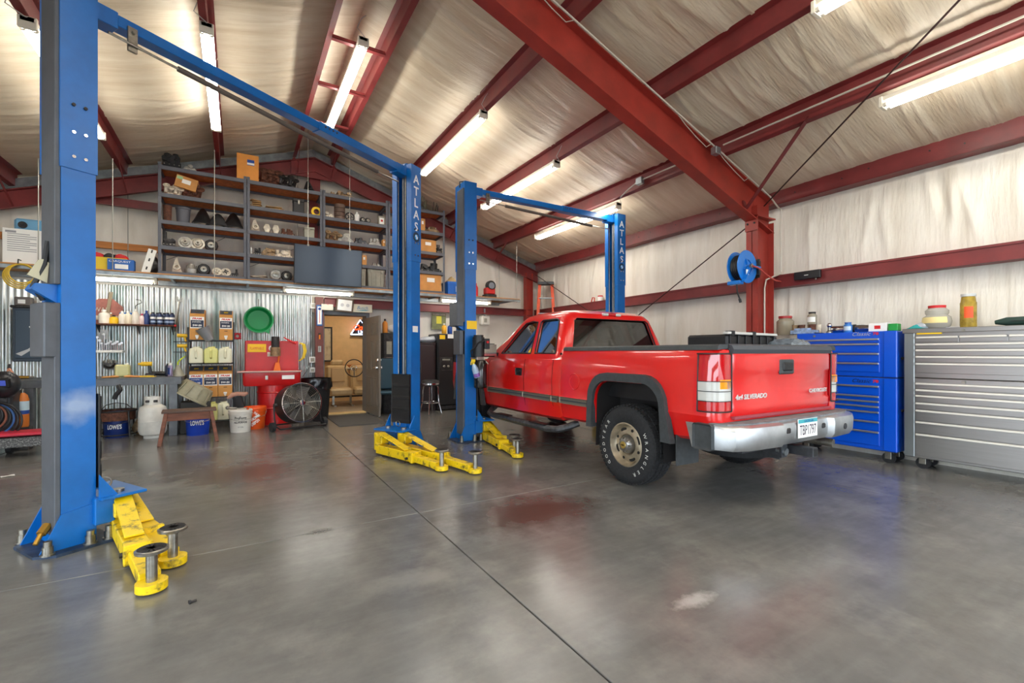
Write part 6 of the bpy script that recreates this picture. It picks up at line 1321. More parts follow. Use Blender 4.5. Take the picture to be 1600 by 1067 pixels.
# ---- mat, wall items round the door
a, b, c, d = pZ(512, 650), pZ(577, 645), pZ(612, 658), pZ(531, 668)
one('floor_mat', G().bx(1.50, 2.32, 8.28, 9.72, 0, .012, .004), mat('grey_mat', (74, 72, 70), .95, var=.15, vs=60, bump=.6, bs=150), 'dark grey floor mat lying in front of the office door', 'mat')
YP = 9.855
def onpost(px, py, y=YP): return pY(px, py, y)
p_ = onpost(498, 509); t = thing('thermometer', 'tall blue and white advertising thermometer on the door post', 'thermometer', (1.405, 9.85, p_.z)); obj('backing', G().bx(-.055, .055, -.012, 0, 0, .42, .01), mat('thermo_blue', (44, 104, 170), .4), t); obj('scale', G().bx(-.038, .038, -.014, -.012, .03, .39, .005), PAPER, t); obj('tube', G().cyl((0, -.018, .06), (0, -.018, .30), .005, n=6), REDP, t); obj('dial_mark', G().cyl((0, -.014, .34), (0, -.016, .34), .028), BLUEP, t)
t = thing('lighter_holder', 'small orange flashlight clipped to the door post', 'flashlight', (1.405, 9.85, onpost(498, 530).z)); obj('body', G().cyl((0, -.02, 0), (0, -.02, .09), .016), mat('orange_plastic', (230, 130, 30), .4), t); obj('head', G().cyl((0, -.02, .09), (0, -.02, .12), .02), BLACK, t)
t = thing('door_latch', 'steel latch on the door post', 'latch', (1.405, 9.85, onpost(498, 550).z)); obj('plate', G().bx(-.03, .03, -.01, 0, 0, .12, .003), STEEL, t); obj('bolt', G().cyl((0, -.02, .01), (0, -.02, .11), .01), STEEL, t)
for (px, py, w, h, lab) in ((489, 478, .11, .11, 'white electrical box high beside the door post'), (488, 562, .12, .12, 'white switch box beside the parts washer'), (488, 578, .10, .10, 'grey outlet box under the white switch box')):
    c_ = pY(px, py, 9.93); t = thing('electrical_box', lab, 'electrical box', (c_.x, 9.95, c_.z)); obj('box', G().bx(-w/2, w/2, -.06, 0, -h/2, h/2, .006), PAPER if 'white' in lab else GREYP, t); obj('cover', G().bx(-w*.3, w*.3, -.064, -.06, -h*.3, h*.3, .002), GREYP, t)
one('wall_cable', G().tube([(1.24, 9.93, 2.0), (1.27, 9.93, 1.6), (1.25, 9.93, 1.25), (1.20, 9.92, .95), (1.10, 9.92, .8)], .006, 6), mat('grey_cord2', (120, 116, 108), .6), 'grey cable running down beside the door post', 'cable')
c_ = pY(538, 477, 9.80); t = thing('picture_frame', 'dark wooden picture frame tilted above the office door', 'picture', (c_.x, 9.76, c_.z)); 
for (a0, a1, b0, b1) in ((-.17, .17, .11, .14), (-.17, .17, -.14, -.11), (-.17, -.14, -.11, .11), (.14, .17, -.11, .11)): obj('frame_bar', G().bx(a0, a1, -.02, .0, b0, b1, .003).xf(RY(4) @ RX(8)), mat('frame_brown', (96, 80, 66), .5), t)
obj('print', G().bx(-.14, .14, -.006, 0, -.11, .11).xf(RY(4) @ RX(8)), PAPER, t)
for s in (-.05, .06): obj('sketch', G().lathe([(.0, 0), (.035, 0)], 14, RY(4) @ RX(8) @ T(s, -.008, 0) @ FRONT), mat('pencil_grey', (190, 190, 192), .7), t, fix=False)
c_ = pY(566, 482, 9.80); t = thing('beer_sign', 'cream metal sign with blue lettering above the door', 'sign', (c_.x, 9.775, c_.z)); obj('plate', G().bx(-.20, .20, 0, .015, -.085, .085, .004), mat('sign_cream', (222, 214, 190), .5), t); letters(t, 'Busch', mat('sign_blue', (40, 130, 176), .5), (0, -.001, .01), 0, w=.22, h=.07, shear=.3); obj('swoosh', G().prism([(-.15, -.06), (.08, -.05), (.15, -.03), (.0, -.035)], -.002, 0, 'y'), mat('sign_teal', (60, 160, 180), .5), t)
c_ = pY(512, 480, 9.80); t = thing('paper_sign', 'pale paper sign left of the picture above the door', 'sign', (c_.x, 9.775, c_.z)); obj('sheet', G().bx(-.12, .10, 0, .006, -.06, .06, .002), mat('sign_pale', (206, 204, 190), .6), t); obj('tack', G().sph((0, -.004, .05), .008, 6, 5), REDP, t)
# ---- office furniture
lampo = thing('added_office_lamp', 'unseen flat lamp added to light the office behind the door', 'lamp', (2.4, 11.3, 2.6)); obj('frame', G().bx(-.32, .32, -.32, .32, -.05, 0, .004), WHITE, lampo); obj('diffuser', G().bx(-.29, .29, -.29, .29, -.056, -.05), emat('added_office_light', (255, 232, 196), 9.0), lampo)  # ceiling panel out of view, added to light the office
SYo = 11.55; x0 = pY(511, 600, SYo).x
se = thing('car_sofa', 'tan leather car bench seat standing in the office', 'car seat', (x0+.52, SYo, 0)); TL = mat('tan_leather', (196, 168, 122), .5, var=.06)
for i, (cx_, w_) in enumerate(((-.24, .56), (.36, .62), (.95, .5))):
    obj('seat_back', G().cb((cx_, .26, .66), (w_*.97, .16, .62), .05, Matrix.Rotation(-.18, 3, 'X')), TL, se); obj('cushion', G().bx(cx_-w_*.485, cx_+w_*.485, -.30, .26, .26, .44, .05), TL, se)
    pp = obj('panel', G().cb((cx_, .165, .74), (w_*.55, .03, .34), .012, Matrix.Rotation(-.18, 3, 'X')), mat('tan_leather_panel', (186, 156, 112), .5), se); obj('panel_lower', G().cb((cx_, .19, .50), (w_*.55, .03, .2), .012, Matrix.Rotation(-.18, 3, 'X')), mat('tan_leather_panel', (186, 156, 112), .5), se)
    if i == 0: obj('headrest', G().cb((cx_, .34, 1.03), (.30, .10, .14), .04), TL, se)
for x in (-.38, .02, .42, .8): obj('seat_foot', G().bx(x-.03, x+.03, -.25, .2, .0, .04, .004).bx(x-.025, x+.025, -.02, .02, .04, .27), STEEL, se)
obj('frame_tube', G().cyl((-.5, 0, .22), (1.1, 0, .22), .02), IRON, se)
pk = pY(524, 570, 12.45); pk2 = pY(524, 583, 12.45); plank = one('wooden_plank', G().bx(0, 1.4, 0, .03, pk2.z, pk.z, .004), mat('orange_plank', (170, 100, 46), .5, var=.15, vs=3, st=(1, 8, 8)), 'orange-brown board on the office wall behind the seat', 'board', (pk.x, 12.46, 0))
c_ = pY(553.5, 575, 11.15); sw = thing('wheel_decoration', 'thin-rimmed vintage steering wheel above the tan seat', 'steering wheel', (c_.x, 11.25, c_.z)); RR = 13.5*(c_.x*SN+11.2*CS)/FPX
obj('rim', G().tor((0, -.1, 0), RR, .012, RX(80)), IRON, sw); obj('horn_ring', G().tor((0, -.08, 0), RR*.3, .008, RX(80)), CHROME, sw); obj('hub', G().cyl((0, -.10, 0), (0, 1.2, -.1), .022), STEEL, sw)
for a in (0, PI, -PI/2): obj('spoke', G().bar((0, -.09, 0), (RR*math.cos(a), -.1, RR*math.sin(a)*.98), .03, .012, .003), STEEL, sw)
c0, c1 = pY(505, 565, 12.45), pY(519, 511, 12.45); t = thing('framed_poster', 'tall dark framed poster on the tan office wall', 'poster', (c0.x, 12.45, c0.z)); w_, h_ = c1.x-c0.x, c1.z-c0.z
for (a0, a1, b0, b1) in ((-.1, w_, 0, .035), (-.1, w_, h_-.035, h_), (w_-.035, w_, .035, h_-.035), (-.1, -.065, .035, h_-.035)): obj('frame_bar', G().bx(a0, a1, -.03, .0, b0, b1, .003), BLACK, t)
obj('print', G().bx(-.065, w_-.035, -.01, 0, .035, h_-.035), mat('poster_paper', (214, 200, 172), .6, rgb2=(176, 158, 132), thr=.58, vs=7), t)
c_ = pY(567, 512, 12.42); ns = thing('neon_sign', 'lit neon beer sign on the office wall, half behind the door', 'neon sign', (c_.x, 12.40, c_.z)); k = 13.0*(c_.x*SN+12.4*CS)/FPX/12.0
obj('panel', G().prism([(-18*k, -12*k), (18*k, -12*k), (18*k, 0), (0, 13*k), (-10*k, 2*k)], .01, .04, 'y'), BLACK, ns, smooth=0)
NW = emat('neon_white', (190, 210, 255), 2.6); NR = emat('neon_red', (255, 60, 20), 2.6)
obj('mountain_tube', G().tube([(-17*k, -10*k*1, -.0) if False else (-17*k, 0, -10*k), (-9*k, 0, 3*k), (-4*k, 0, 11*k), (0, 0, 6*k), (3*k, 0, 9*k), (8*k, 0, 1*k), (17*k, 0, -10*k), (-17*k, 0, -10*k)], .014, 6), NW, ns)
letters(ns, 'Coors', NR, (0, -.03, 0), 0, w=27*k, h=8*k, depth=.02, bold=.03, shear=.2); letters(ns, 'LIGHT', NW, (2*k, -.03, -6.5*k), 0, w=18*k, h=5*k, depth=.02)
# ---- right of the door: chair, cabinets, fridge, stools
ch = thing('teal_chair', 'chrome-legged chair with tall teal back behind the open door', 'chair', (pY(605, 630, 9.3).x, 9.35, 0)); TE = mat('teal_vinyl', (48, 78, 92), .4)
obj('backrest', G().bx(-.18, .20, .12, .17, .52, 1.16, .03), TE, ch); obj('seat', G().bx(-.20, .20, -.22, .17, .44, .50, .03), TE, ch)
for sx in (-1, 1):
    for sy in (-.2, .15): obj('leg', G().tube([(sx*.17, sy, .45), (sx*.18, sy*1.1, .2), (sx*.22, sy*1.3, .01)], .012, 8), CHROME, ch)
obj('back_rail', G().tube([(-.17, .15, .45), (-.17, .17, 1.18), (.19, .17, 1.18), (.19, .15, .45)], .012, 8), CHROME, ch)
dk = thing('dark_cabinet', 'tall black cabinet behind the teal chair', 'cabinet', (pY(612, 600, 9.75).x, 9.78, 0)); obj('carcass', G().bx(-.22, .20, -.16, .2, 0, 1.70, .008), BLACK, dk); obj('door', G().bx(-.20, .10, -.172, -.16, .05, 1.66, .004), IRON, dk); obj('handle', G().bx(.07, .085, -.19, -.172, .9, 1.1, .003), STEEL, dk); obj('notice', G().bx(-.15, -.04, -.175, -.172, 1.25, 1.52), GREYP, dk)
cz = 1.70
t = thing('orange_bottle', 'orange labelled bottle on the black cabinet by the door', 'bottle', (pY(602, 520, 9.7).x, 9.72, cz))
for pn, g, m in k_bottle(mat('orange_label', (222, 140, 50), .5), BLACK)(.11, .1, .30, None): obj(pn, g, m, t)
one('white_bag', G().sph((0, 0, .09), (.13, .09, .09), 12, 8), mat('white_bag_film', (222, 222, 218), .4, bump=.5, bs=14), 'white bag on the black cabinet next to the orange bottle', 'bag', (pY(613, 525, 9.7).x+.02, 9.72, cz))
sfx0 = pY(657, 600, 9.5).x; fx0 = pY(685, 600, 9.4).x; sf = thing('steel_cabinet', 'dark brown-black steel cabinet between lift column and fridge', 'cabinet', (fx0-.32, 9.75, 0)); SFM = mat('safe_brown_black', (42, 32, 34), .4, var=.1)
obj('carcass', G().bx(-.42, .30, -.25, .25, 0, 1.50, .01), SFM, sf); obj('door', G().bx(-.36, .25, -.268, -.25, .08, 1.44, .008), mat('safe_door', (50, 40, 42), .4), sf); obj('handle', G().cyl((-.22, -.268, .95), (-.22, -.33, .95), .012).cyl((-.28, -.32, .95), (-.16, -.32, .95), .009), STEEL, sf)
one('clear_bags', G().sph((0, 0, .07), (.22, .16, .075), 14, 8).sph((.12, .0, .10), (.12, .1, .06), 10, 7), mat('clear_film', (190, 196, 204), .2, bump=.9, bs=16), 'heap of clear plastic bags on the brown cabinet', 'bags', (sfx0+.25, 9.70, 1.50))
one('black_binder', G().bx(-.16, .16, -.1, .1, 0, .07, .01), BLACK, 'black case stacked above the plastic bags', 'case', (sfx0+.13, 9.9, 1.50+.0))
fx0 = pY(685, 600, 9.4).x; fr_ = thing('refrigerator', 'black side-by-side refrigerator with ice dispenser', 'refrigerator', (fx0, 9.4, 0)); FB = mat('fridge_black', (28, 27, 28), .38, bump=.05, bs=400)
obj('carcass', G().bx(0, .90, .06, .62, .02, 1.70, .01), FB, fr_)
for (a0, a1) in ((0.005, .42), (.43, .895)):
    dd = obj('door', G().bx(a0, a1, 0, .06, .12, 1.70, .012), FB, fr_)
    hx = .375 if a0 < .1 else .475; obj('handle', G().bx(hx-.012, hx+.012, -.045, -.02, .55, 1.55, .006).bx(hx-.012, hx+.012, -.04, 0, .55, .58).bx(hx-.012, hx+.012, -.04, 0, 1.52, 1.55), BLACK, dd)
dp = obj('ice_dispenser', G().bx(.03, .33, -.012, 0, .88, 1.18, .004), IRON, fr_); obj('recess', G().bx(.06, .30, -.014, -.012, .91, 1.08), BLACK, dp); obj('control_strip', G().bx(.09, .27, -.014, -.012, 1.11, 1.14), GREYP, dp)
for x in (.13, .23): obj('lever', G().sph((x, -.02, .98), (.03, .012, .028), 10, 6), STEEL, dp)
obj('kick_grille', G().bx(.01, .89, .03, .06, .02, .11, .003), IRON, fr_); obj('yellow_sticker', G().bx(.03, .16, -.0015, 0, 1.58, 1.67), YELP, fr_); obj('white_card', G().bx(.22, .36, -.0015, 0, 1.60, 1.69), PAPER, fr_)
for px, m_, nm, lab in ((694, mat('mustard_jug', (230, 170, 40), .4), 'yellow_bottle', 'yellow bottle on top of the refrigerator'), (703, BLUEP, 'blue_can', 'blue and white can on top of the refrigerator')):
    t = thing(nm, lab, 'bottle', (pY(px, 515, 9.6).x, 9.6, 1.70))
    for pn, g, m in k_bottle(m_, WHITE)(.11, .1, .24, None): obj(pn, g, m, t)
def stool(label, loc, rz=0, back=False):
    t = thing('bar_stool', label, 'stool', loc, rz)
    obj('seat', G().lathe([(0, .60), (.16, .60), (.185, .62), (.19, .66), (.18, .70), (.12, .715), (0, .72)], 26), mat('seat_vinyl', (60, 58, 58), .4) if not back else mat('tan_seat', (190, 164, 130), .6), t); obj('seat_band', G().lathe([(.186, .61), (.192, .615), (.192, .645), (.186, .65)], 26), CHROME, t)
    for k in range(4): a = PI/4+k*PI/2; obj('leg', G().tube([(.10*math.cos(a), .10*math.sin(a), .60), (.15*math.cos(a), .15*math.sin(a), .57), (.165*math.cos(a), .165*math.sin(a), .30), (.175*math.cos(a), .175*math.sin(a), .22), (.23*math.cos(a), .23*math.sin(a), .01)], .012, 8), CHROME, t)
    obj('foot_ring', G().tor((0, 0, .24), .185, .011), CHROME, t)
    if back: 
        obj('back_frame', G().tube([(-.15, .15, .65), (-.16, .2, 1.0), (-.12, .21, 1.08), (.12, .21, 1.08), (.16, .2, 1.0), (.15, .15, .65)], .012, 8), IRON, t)
        for z in (.85, .93, 1.0): obj('slat', G().bx(-.15, .15, .19, .20, z, z+.03), IRON, t)
q = pZ(676, 648); stool('chrome bar stool with round black seat before the refrigerator', (q.x+.02, q.y+.17, 0), 15)
q = pZ(652, 647); stool('dark-framed stool with tan seat half behind the lift column', (q.x-.16, q.y+.06, 0), -60, True)
c0, c1 = pY(675, 514, 10.0), pY(697, 490, 10.0); t = thing('wall_poster', 'green and yellow poster on the wall above the refrigerator', 'poster', (c0.x, 10.02, c0.z)); w_, h_ = c1.x-c0.x, c1.z-c0.z
obj('sheet', G().bx(0, w_, -.012, -.008, 0, h_), mat('poster_green', (120, 124, 84), .6, var=.15), t); obj('yellow_figure', G().bx(w_*.32, w_*.68, -.014, -.012, h_*.35, h_*.82, .0005), mat('poster_yellow', (214, 204, 60), .6), t); obj('band', G().bx(w_*.04, w_*.96, -.014, -.012, h_*.88, h_*.97), CREAM, t)
c_ = pY(756, 508, 9.85); t = thing('hanging_box', 'small white box hanging below the ledge end', 'box', (c_.x, 9.80, c_.z)); obj('case', G().bx(-.12, .12, -.06, .08, 0, .22, .02), mat('offwhite_case', (206, 204, 194), .5), t); obj('vent', G().bx(-.05, .03, -.062, -.06, .06, .16, .001), GREYP, t); obj('hanger', G().bx(-.02, .02, 0, .02, .22, .40), GALV, t)
# ---- orange step ladder in the corner
lt = pY(851, 441, 9.35); ld = thing('step_ladder', 'orange fibreglass step ladder standing in the back right corner', 'ladder', (lt.x, 9.30, 0), -35); OR_ = mat('orange_fibreglass', (232, 86, 40), .5, var=.05); LH = lt.z
for sx in (-1, 1):
    obj('rail', G().bar((sx*.33, -.35, .0), (sx*.15, 0, LH-.06), .03, .075, .004, up=(1, 0, 0)), OR_, ld); obj('rear_rail', G().bar((sx*.30, .55, .0), (sx*.15, .08, LH-.06), .025, .05, .004, up=(1, 0, 0)), OR_, ld)
for k in range(7):
    f = (k+1)/8; x = .33-.18*f; obj('step', G().bx(-x, x, -.35+.35*f-.04, -.35+.35*f+.05, LH*f-.04, LH*f-.02, .003), GALV, ld)
obj('top_cap', G().bx(-.20, .20, -.08, .14, LH-.07, LH, .012), mat('ladder_cap', (66, 70, 74), .5), ld)
# ---- far left: cabinet, welding gear, red creeper
c0, c1 = pY(19, 565, 9.6), pY(60, 478, 9.6); cb = thing('parts_cabinet', 'navy wall cabinet with white diagonal stripe behind the near lift column', 'cabinet', (c0.x, 9.6, c0.z)); CN = mat('cabinet_navy', (30, 46, 62), .4); hh = c1.z-c0.z; ww = .80
obj('carcass', G().bx(0, ww, 0, .36, 0, hh, .01), CN, cb); obj('door', G().bx(.03, ww-.03, -.012, 0, .05, hh-.07, .006), mat('cabinet_door', (36, 56, 74), .4), cb); obj('top_lip', G().bx(-.02, ww+.02, -.03, .36, hh-.04, hh, .012), IRON, cb)
obj('stripe', G().prism([(.04, hh*.14), (.17, hh*.14+.07), (ww-.05, hh*.9), (ww-.05, hh*.76), (.10, hh*.10)], -.014, -.012, 'y'), mat('stripe_silver', (180, 182, 184), .5), cb, smooth=0)
lg = obj('logo_plate', G().prism([(.18, hh*.62), (.23, hh*.68), (.62, hh*.68), (.62, hh*.58), (.52, hh*.44), (.30, hh*.44)], -.018, -.014, 'y'), PAPER, cb, smooth=0); letters(lg, 'CARQUEST', REDP, (.42, -.0185, hh*.60), 0, w=.42, h=.055, bold=.02)
obj('logo_wheel', G().lathe([(0, 0), (.10, 0), (.10, .003), (0, .003)], 20, T(.40, -.018, hh*.52) @ FRONT @ RZ(180), PI), BLUEP, lg)
t = thing('small_box', 'small box with white label on the navy cabinet', 'box', (pY(36, 475, 9.65).x, 9.70, c1.z)); obj('case', G().bx(-.09, .09, -.07, .07, 0, .13, .01), mat('grey_brown_case', (104, 96, 92), .5), t); obj('label', G().bx(-.05, .03, -.072, -.07, .03, .09), PAPER, t)
t = thing('grease_can', 'white can with red lid on the navy cabinet', 'can', (pY(66, 470, 9.7).x, 9.72, c1.z)); obj('can', G().cyl((0, 0, 0), (0, 0, .17), .05, n=18), PAPER, t); obj('lid', G().cyl((0, 0, .17), (0, 0, .25), .04, n=18), REDP, t)
q = pZ(14, 705); wx = pY(14, 640, 8.25).x
wd = thing('welding_machine', 'welding machine hung with coiled leads at the left edge', 'welder', (wx-.12, 8.36, 0)); obj('case', G().bx(-.30, .16, -.15, .30, .12, .78, .02), mat('welder_dark', (34, 36, 40), .5), wd); obj('front_panel', G().bx(-.20, .12, -.162, -.15, .45, .74, .004), IRON, wd)
for k in range(6): obj('lead_coil', G().tor((-.06+.02*k, -.20-.012*k, .50-.015*k), .15+.018*k, .012, RX(88) @ RY(0)), [BLACK, mat('copper_lead', (130, 78, 58), .6), BLACK, mat('blue_lead', (40, 84, 140), .5), BLACK, BLACK][k], wd)
for sx in (-.22, .1): obj('wheel', G().cyl((sx, -.1, .07), (sx+.05, -.1, .07), .07), RUBBER, wd)
obj('cart_frame', G().bx(-.32, .18, -.2, .32, .09, .12, .004), IRON, wd)
wh = thing('welding_helmet', 'black welding helmet with blue lens hung at the bench end', 'helmet', (pY(14, 605, 8.3).x, 8.16, .78)); obj('shell', G().sph((0, 0, .10), (.15, .16, .17), 18, 12), mat('helmet_black', (34, 36, 40), .35), wh); obj('visor_frame', G().cb((.0, -.145, .13), (.20, .05, .13), .012, Matrix.Rotation(.3, 3, 'X')), BLACK, wh); obj('lens', G().cb((.0, -.172, .125), (.13, .006, .07), .002, Matrix.Rotation(.3, 3, 'X')), mat('lens_blue', (90, 110, 220), .15), wh)
gb = thing('gas_bottle', 'orange gas bottle with blue and white label by the bench leg', 'gas bottle', (pY(33, 640, 8.45).x, 8.5, 0)); obj('cylinder', G().lathe([(0, .30), (.055, .30), (.062, .32), (.062, .66), (.045, .72), (.02, .75), (0, .75)], 20), mat('bottle_orange', (198, 112, 40), .5), gb); obj('label', G().lathe([(.063, .52), (.063, .64)], 20), mat('bottle_label', (176, 200, 210), .5), gb); obj('stripe', G().lathe([(.0635, .47), (.0635, .52)], 20), BLUEP, gb); obj('valve', G().cyl((0, 0, .74), (0, 0, .80), .015), STEEL, gb); obj('foot_block', G().bx(-.08, .08, -.08, .08, 0, .30, .01), IRON, gb)
q = pZ(20, 716); rcx = q.x
rc = thing('red_creeper', 'low red work seat on a black frame at the left edge', 'creeper', (rcx-.05, q.y+.18, 0)); RC = mat('red_seat_paint', (196, 40, 62), .4)
obj('seat_board', G().bx(-.55, .55, -.17, .17, .26, .30, .012), RC, rc); obj('tray', G().bx(-.5, .5, -.15, .15, .12, .24, .01), mat('speckled_tray', (70, 70, 70), .6, rgb2=(150, 150, 146), thr=.56, vs=60), rc)
for sx in (-.42, .42):
    for sy in (-.13, .13): obj('foot', G().bx(sx-.03, sx+.03, sy-.02, sy+.02, 0, .125, .004), IRON, rc)
for k, (px, m_) in enumerate(((16, mat('tan_handle', (206, 140, 110), .6)), (30, mat('brass', (180, 140, 60), .35, .8)))):
    t = thing('bench_tool', ['pair of pliers with tan grips on the bench at far left', 'brass torch nozzle lying on the bench at far left'][k], 'tool', (pY(px, 590, 9.0).x, 9.0, BZ)); obj('grip', G().tube([(-.04, 0, .0), (-.03, 0, .10), (-.01, 0, .16)], .014, 8).tube([(.04, 0, .0), (.02, 0, .10), (-.01, 0, .16)], .014, 8) if k == 0 else G().cyl((-.12, 0, .03), (.10, 0, .03), .022), m_, t); obj('jaw', G().prism([(-.03, .15), (.01, .15), (-.0, .22), (-.02, .22)], -.008, .008, 'y') if k == 0 else G().cyl((.10, 0, .03), (.15, 0, .03), .014), IRON if k == 0 else STEEL, t)
# ================================================================== RIGHT WALL: TOOL CHESTS, REEL
def chest_z(px, py, X): return pX(px, py, X).z
def caster(t, x, y, h=.14):
    c = obj('caster', G().cyl((x-.022, y, .062), (x+.022, y, .062), .062, n=20), RUBBER, t); obj('fork', G().bx(x-.034, x-.026, y-.03, y+.03, .05, h, .002).bx(x+.026, x+.034, y-.03, y+.03, .05, h, .002).bx(x-.034, x+.034, y-.035, y+.035, h-.008, h), STEEL, c)
# blue chest and cabinet: front at X=6.40, from y=2.17 back to y=3.25
BC = mat('chest_blue', (0, 80, 206), .3, coat=.3); XF = 6.40; YA, YB = 2.17, 3.25; Xb = 6.79
bt = thing('blue_tool_chest', 'bright blue two-tier roller tool chest behind the truck bed', 'tool chest', (0, 0, 0)); ZT = 1.53
SLV = mat('drawer_trim', (176, 176, 172), .3, .7)
obj('cabinet', G().bx(XF, Xb, YA, YB, .14, .985, .008), BC, bt); obj('top_chest', G().bx(XF, Xb, YA, YB, .995, ZT, .008), BC, bt); obj('gap_strip', G().bx(XF+.01, Xb-.01, YA+.01, YB-.01, .983, .997), IRON, bt)
def bz(y): return pX(1382, y, XF).z
def drawers(parent, rows, m, x, ya, yb, trim, name='drawer'):
    for z0, z1 in rows:
        d = obj(name, G().bx(x-.012, x, ya, yb, z0+.003, z1-.003, .003), m, parent); obj('pull_trim', G().bx(x-.030, x-.012, ya+.004, yb-.004, z1-.026, z1-.006, .003), trim, d)
zz_ = lambda y: pX(1383, 430+y/3.233, XF).z
ch_rows = [zz_(v) for v in (315, 340, 390, 440, 492)]; cb_rows = [zz_(v) for v in (558, 610, 636, 662, 690, 740, 792, 868)]
drawers(bt, list(zip(ch_rows[1:], ch_rows[:-1])), BC, XF, YA+.16, YB-.04, SLV); drawers(bt, list(zip(cb_rows[1:], cb_rows[:-1])), BC, XF, YA+.16, YB-.04, SLV)
obj('corner_post', G().bx(XF-.014, XF, YA, YA+.12, .15, .98, .004).bx(XF-.014, XF, YA, YA+.12, 1.0, ZT, .004), BC, bt)
SC_ = mat('script_chrome', (190, 190, 190), .3, .5)
for z, m_ in ((zz_(293), SC_), (zz_(538), INK)):
    letters(bt, 'Classic', m_, (XF-.002, YA+.34, z), -90, w=.19, h=.045, shear=.35); letters(bt, '78', REDP, (XF-.002, YA+.20, z), -90, w=.06, h=.035, bold=.04)
obj('lock', G().cyl((XF, YB-.22, zz_(298)), (XF-.012, YB-.22, zz_(298)), .014), STEEL, bt)
for zz0 in (1.2, .6): obj('side_handle', G().bx(XF+.1, XF+.3, YA-.02, YA, zz0, zz0+.03, .006), IRON, bt)
for x in (XF+.08, Xb-.08):
    for y in (YA+.10, YB-.10): caster(bt, x, y)
# stainless chest: from y=2.10 towards the camera
SS = mat('brushed_stainless', (146, 143, 140), .33, .85, var=.025, vs=5, st=(1, .5, 10), rv=.03); SST = mat('stainless_trim', (226, 222, 212), .4, .3); XS = 6.43; SA, SB = .22, 2.11; Xb2 = 6.80; ZS = 1.545
stl = thing('steel_tool_chest', 'wide stainless steel tool chest with many drawers at right', 'tool chest', (0, 0, 0))
obj('cabinet', G().bx(XS, Xb2, SA, SB, .12, 1.0, .006), SS, stl); obj('top_chest', G().bx(XS, Xb2, SA, SB, 1.005, ZS-.04, .006), SS, stl); obj('lid', G().bx(XS-.02, Xb2, SA-.01, SB+.015, ZS-.05, ZS, .005), SS, stl)
obj('corner_post', G().bx(XS-.016, XS, SB-.09, SB, .13, ZS-.05, .004), mat('corner_steel', (150, 156, 156), .3, .8), stl)
f3 = lambda y: pX(1421, 490+y/3.95, XS-.012).z
r1 = [f3(v) for v in (140, 180)]; rt = [f3(v) for v in (182, 218, 258, 300, 365)]; rb = [f3(v) for v in (420, 460, 495, 540, 585, 655, 730, 868)]
DR0, DR1 = SA+.02, SB-.10; w3 = (DR1-DR0)/5
for k in range(5): drawers(stl, [(r1[1], r1[0])], SS, XS, DR0+k*w3+.004, DR0+(k+1)*w3-.004, SST)
drawers(stl, list(zip(rt[1:], rt[:-1])), SS, XS, DR0, DR1, SST); drawers(stl, list(zip(rb[1:], rb[:-1])), SS, XS, DR0, DR1, SST)
for z in (f3(112), f3(410)): obj('lock', G().cyl((XS-.012, 1.62, z), (XS-.024, 1.62, z), .016), STEEL, stl)
obj('brand_plate', G().bx(XS-.016, XS-.0, SB-.32, SB-.11, f3(130), f3(117), .002), YELP, stl)
for zz0 in (1.25, .65): obj('side_handle', G().bx(XS+.1, XS+.3, SB, SB+.02, zz0, zz0+.03, .006), STEEL, stl)
for x in (XS+.08, Xb2-.08):
    for y in (SA+.12, SB-.14): caster(stl, x, y, .12)
# ---- things on the blue chest
def jar(label, x, y, z, r, h, mg, ml, content=None, sq=False, name='jar'):
    t = thing(name, label, 'jar', (x, y, z))
    obj('glass', G().lathe([(0, 0), (r*.94, 0), (r, .01), (r, h*.72), (r*.72, h*.84), (r*.70, h*.9), (0, h*.9)], 20), mg, t); obj('lid', G().lathe([(r*.76, h*.87), (r*.78, h*.88), (r*.78, h), (0, h*1.0)], 20), ml, t)
    if content: obj('label', G().lathe([(r*1.004, h*.2), (r*1.004, h*.6)], 14, RZ(120), 2.2), content, t)
    return t
JG = mat('jar_glass', (186, 178, 156), .12, trans=.35); XT = 6.60
jar('big square-shouldered jar with red lid on the blue chest', XT+.08, pX(1227, 500, XT+.08).y, ZT, .11, .27, JG, mat('red_lid', (176, 40, 40), .4))
t = thing('parts_organiser', 'tray of jars and small parts on the blue chest', 'tray', (XT-.02, pX(1262, 505, XT).y, ZT)); obj('tray', G().bx(-.12, .12, -.16, .16, 0, .015, .004), IRON, t)
for k, (a, b, m_) in enumerate(((-.06, -.10, RUST), (.02, -.04, TANP), (-.07, .03, RUST), (.05, .09, CAST), (-.05, .12, TANP), (.07, -.11, CREAM))): obj('small_jar', G().cyl((a, b, .015), (a, b, .11), .038, n=14).cyl((a, b, .11), (a, b, .125), .040, n=14), m_, t)
jar('black-lidded jar with a white label atop the parts tray', XT-.0, pX(1269, 490, XT).y, ZT+.125, .055, .17, JG, BLACK, PAPER)
t = thing('hitch_ball', 'chrome hitch ball standing on the blue chest', 'hitch ball', (XT-.1, pX(1296, 515, XT-.1).y, ZT)); obj('ball', G().sph((0, 0, .10), .030, 14, 10), CHROME, t); obj('neck', G().lathe([(0, 0), (.035, 0), (.035, .02), (.018, .04), (.018, .08), (0, .09)], 16), STEEL, t)
t = thing('exhaust_tip', 'chrome exhaust pipe lying along the blue chest', 'pipe', (XT+.02, pX(1325, 505, XT).y, ZT)); obj('pipe', G().lathe([(.042, -.22), (.048, -.22), (.048, .16), (.036, .24), (.03, .24), (.042, .15), (.042, -.22)], 20, T(0, 0, .05) @ RX(90)), CHROME, t); obj('clamp', G().lathe([(.049, .05), (.054, .05), (.054, .08), (.049, .08), (.049, .05)], 20, T(0, 0, .05) @ RX(90)), IRON, t)
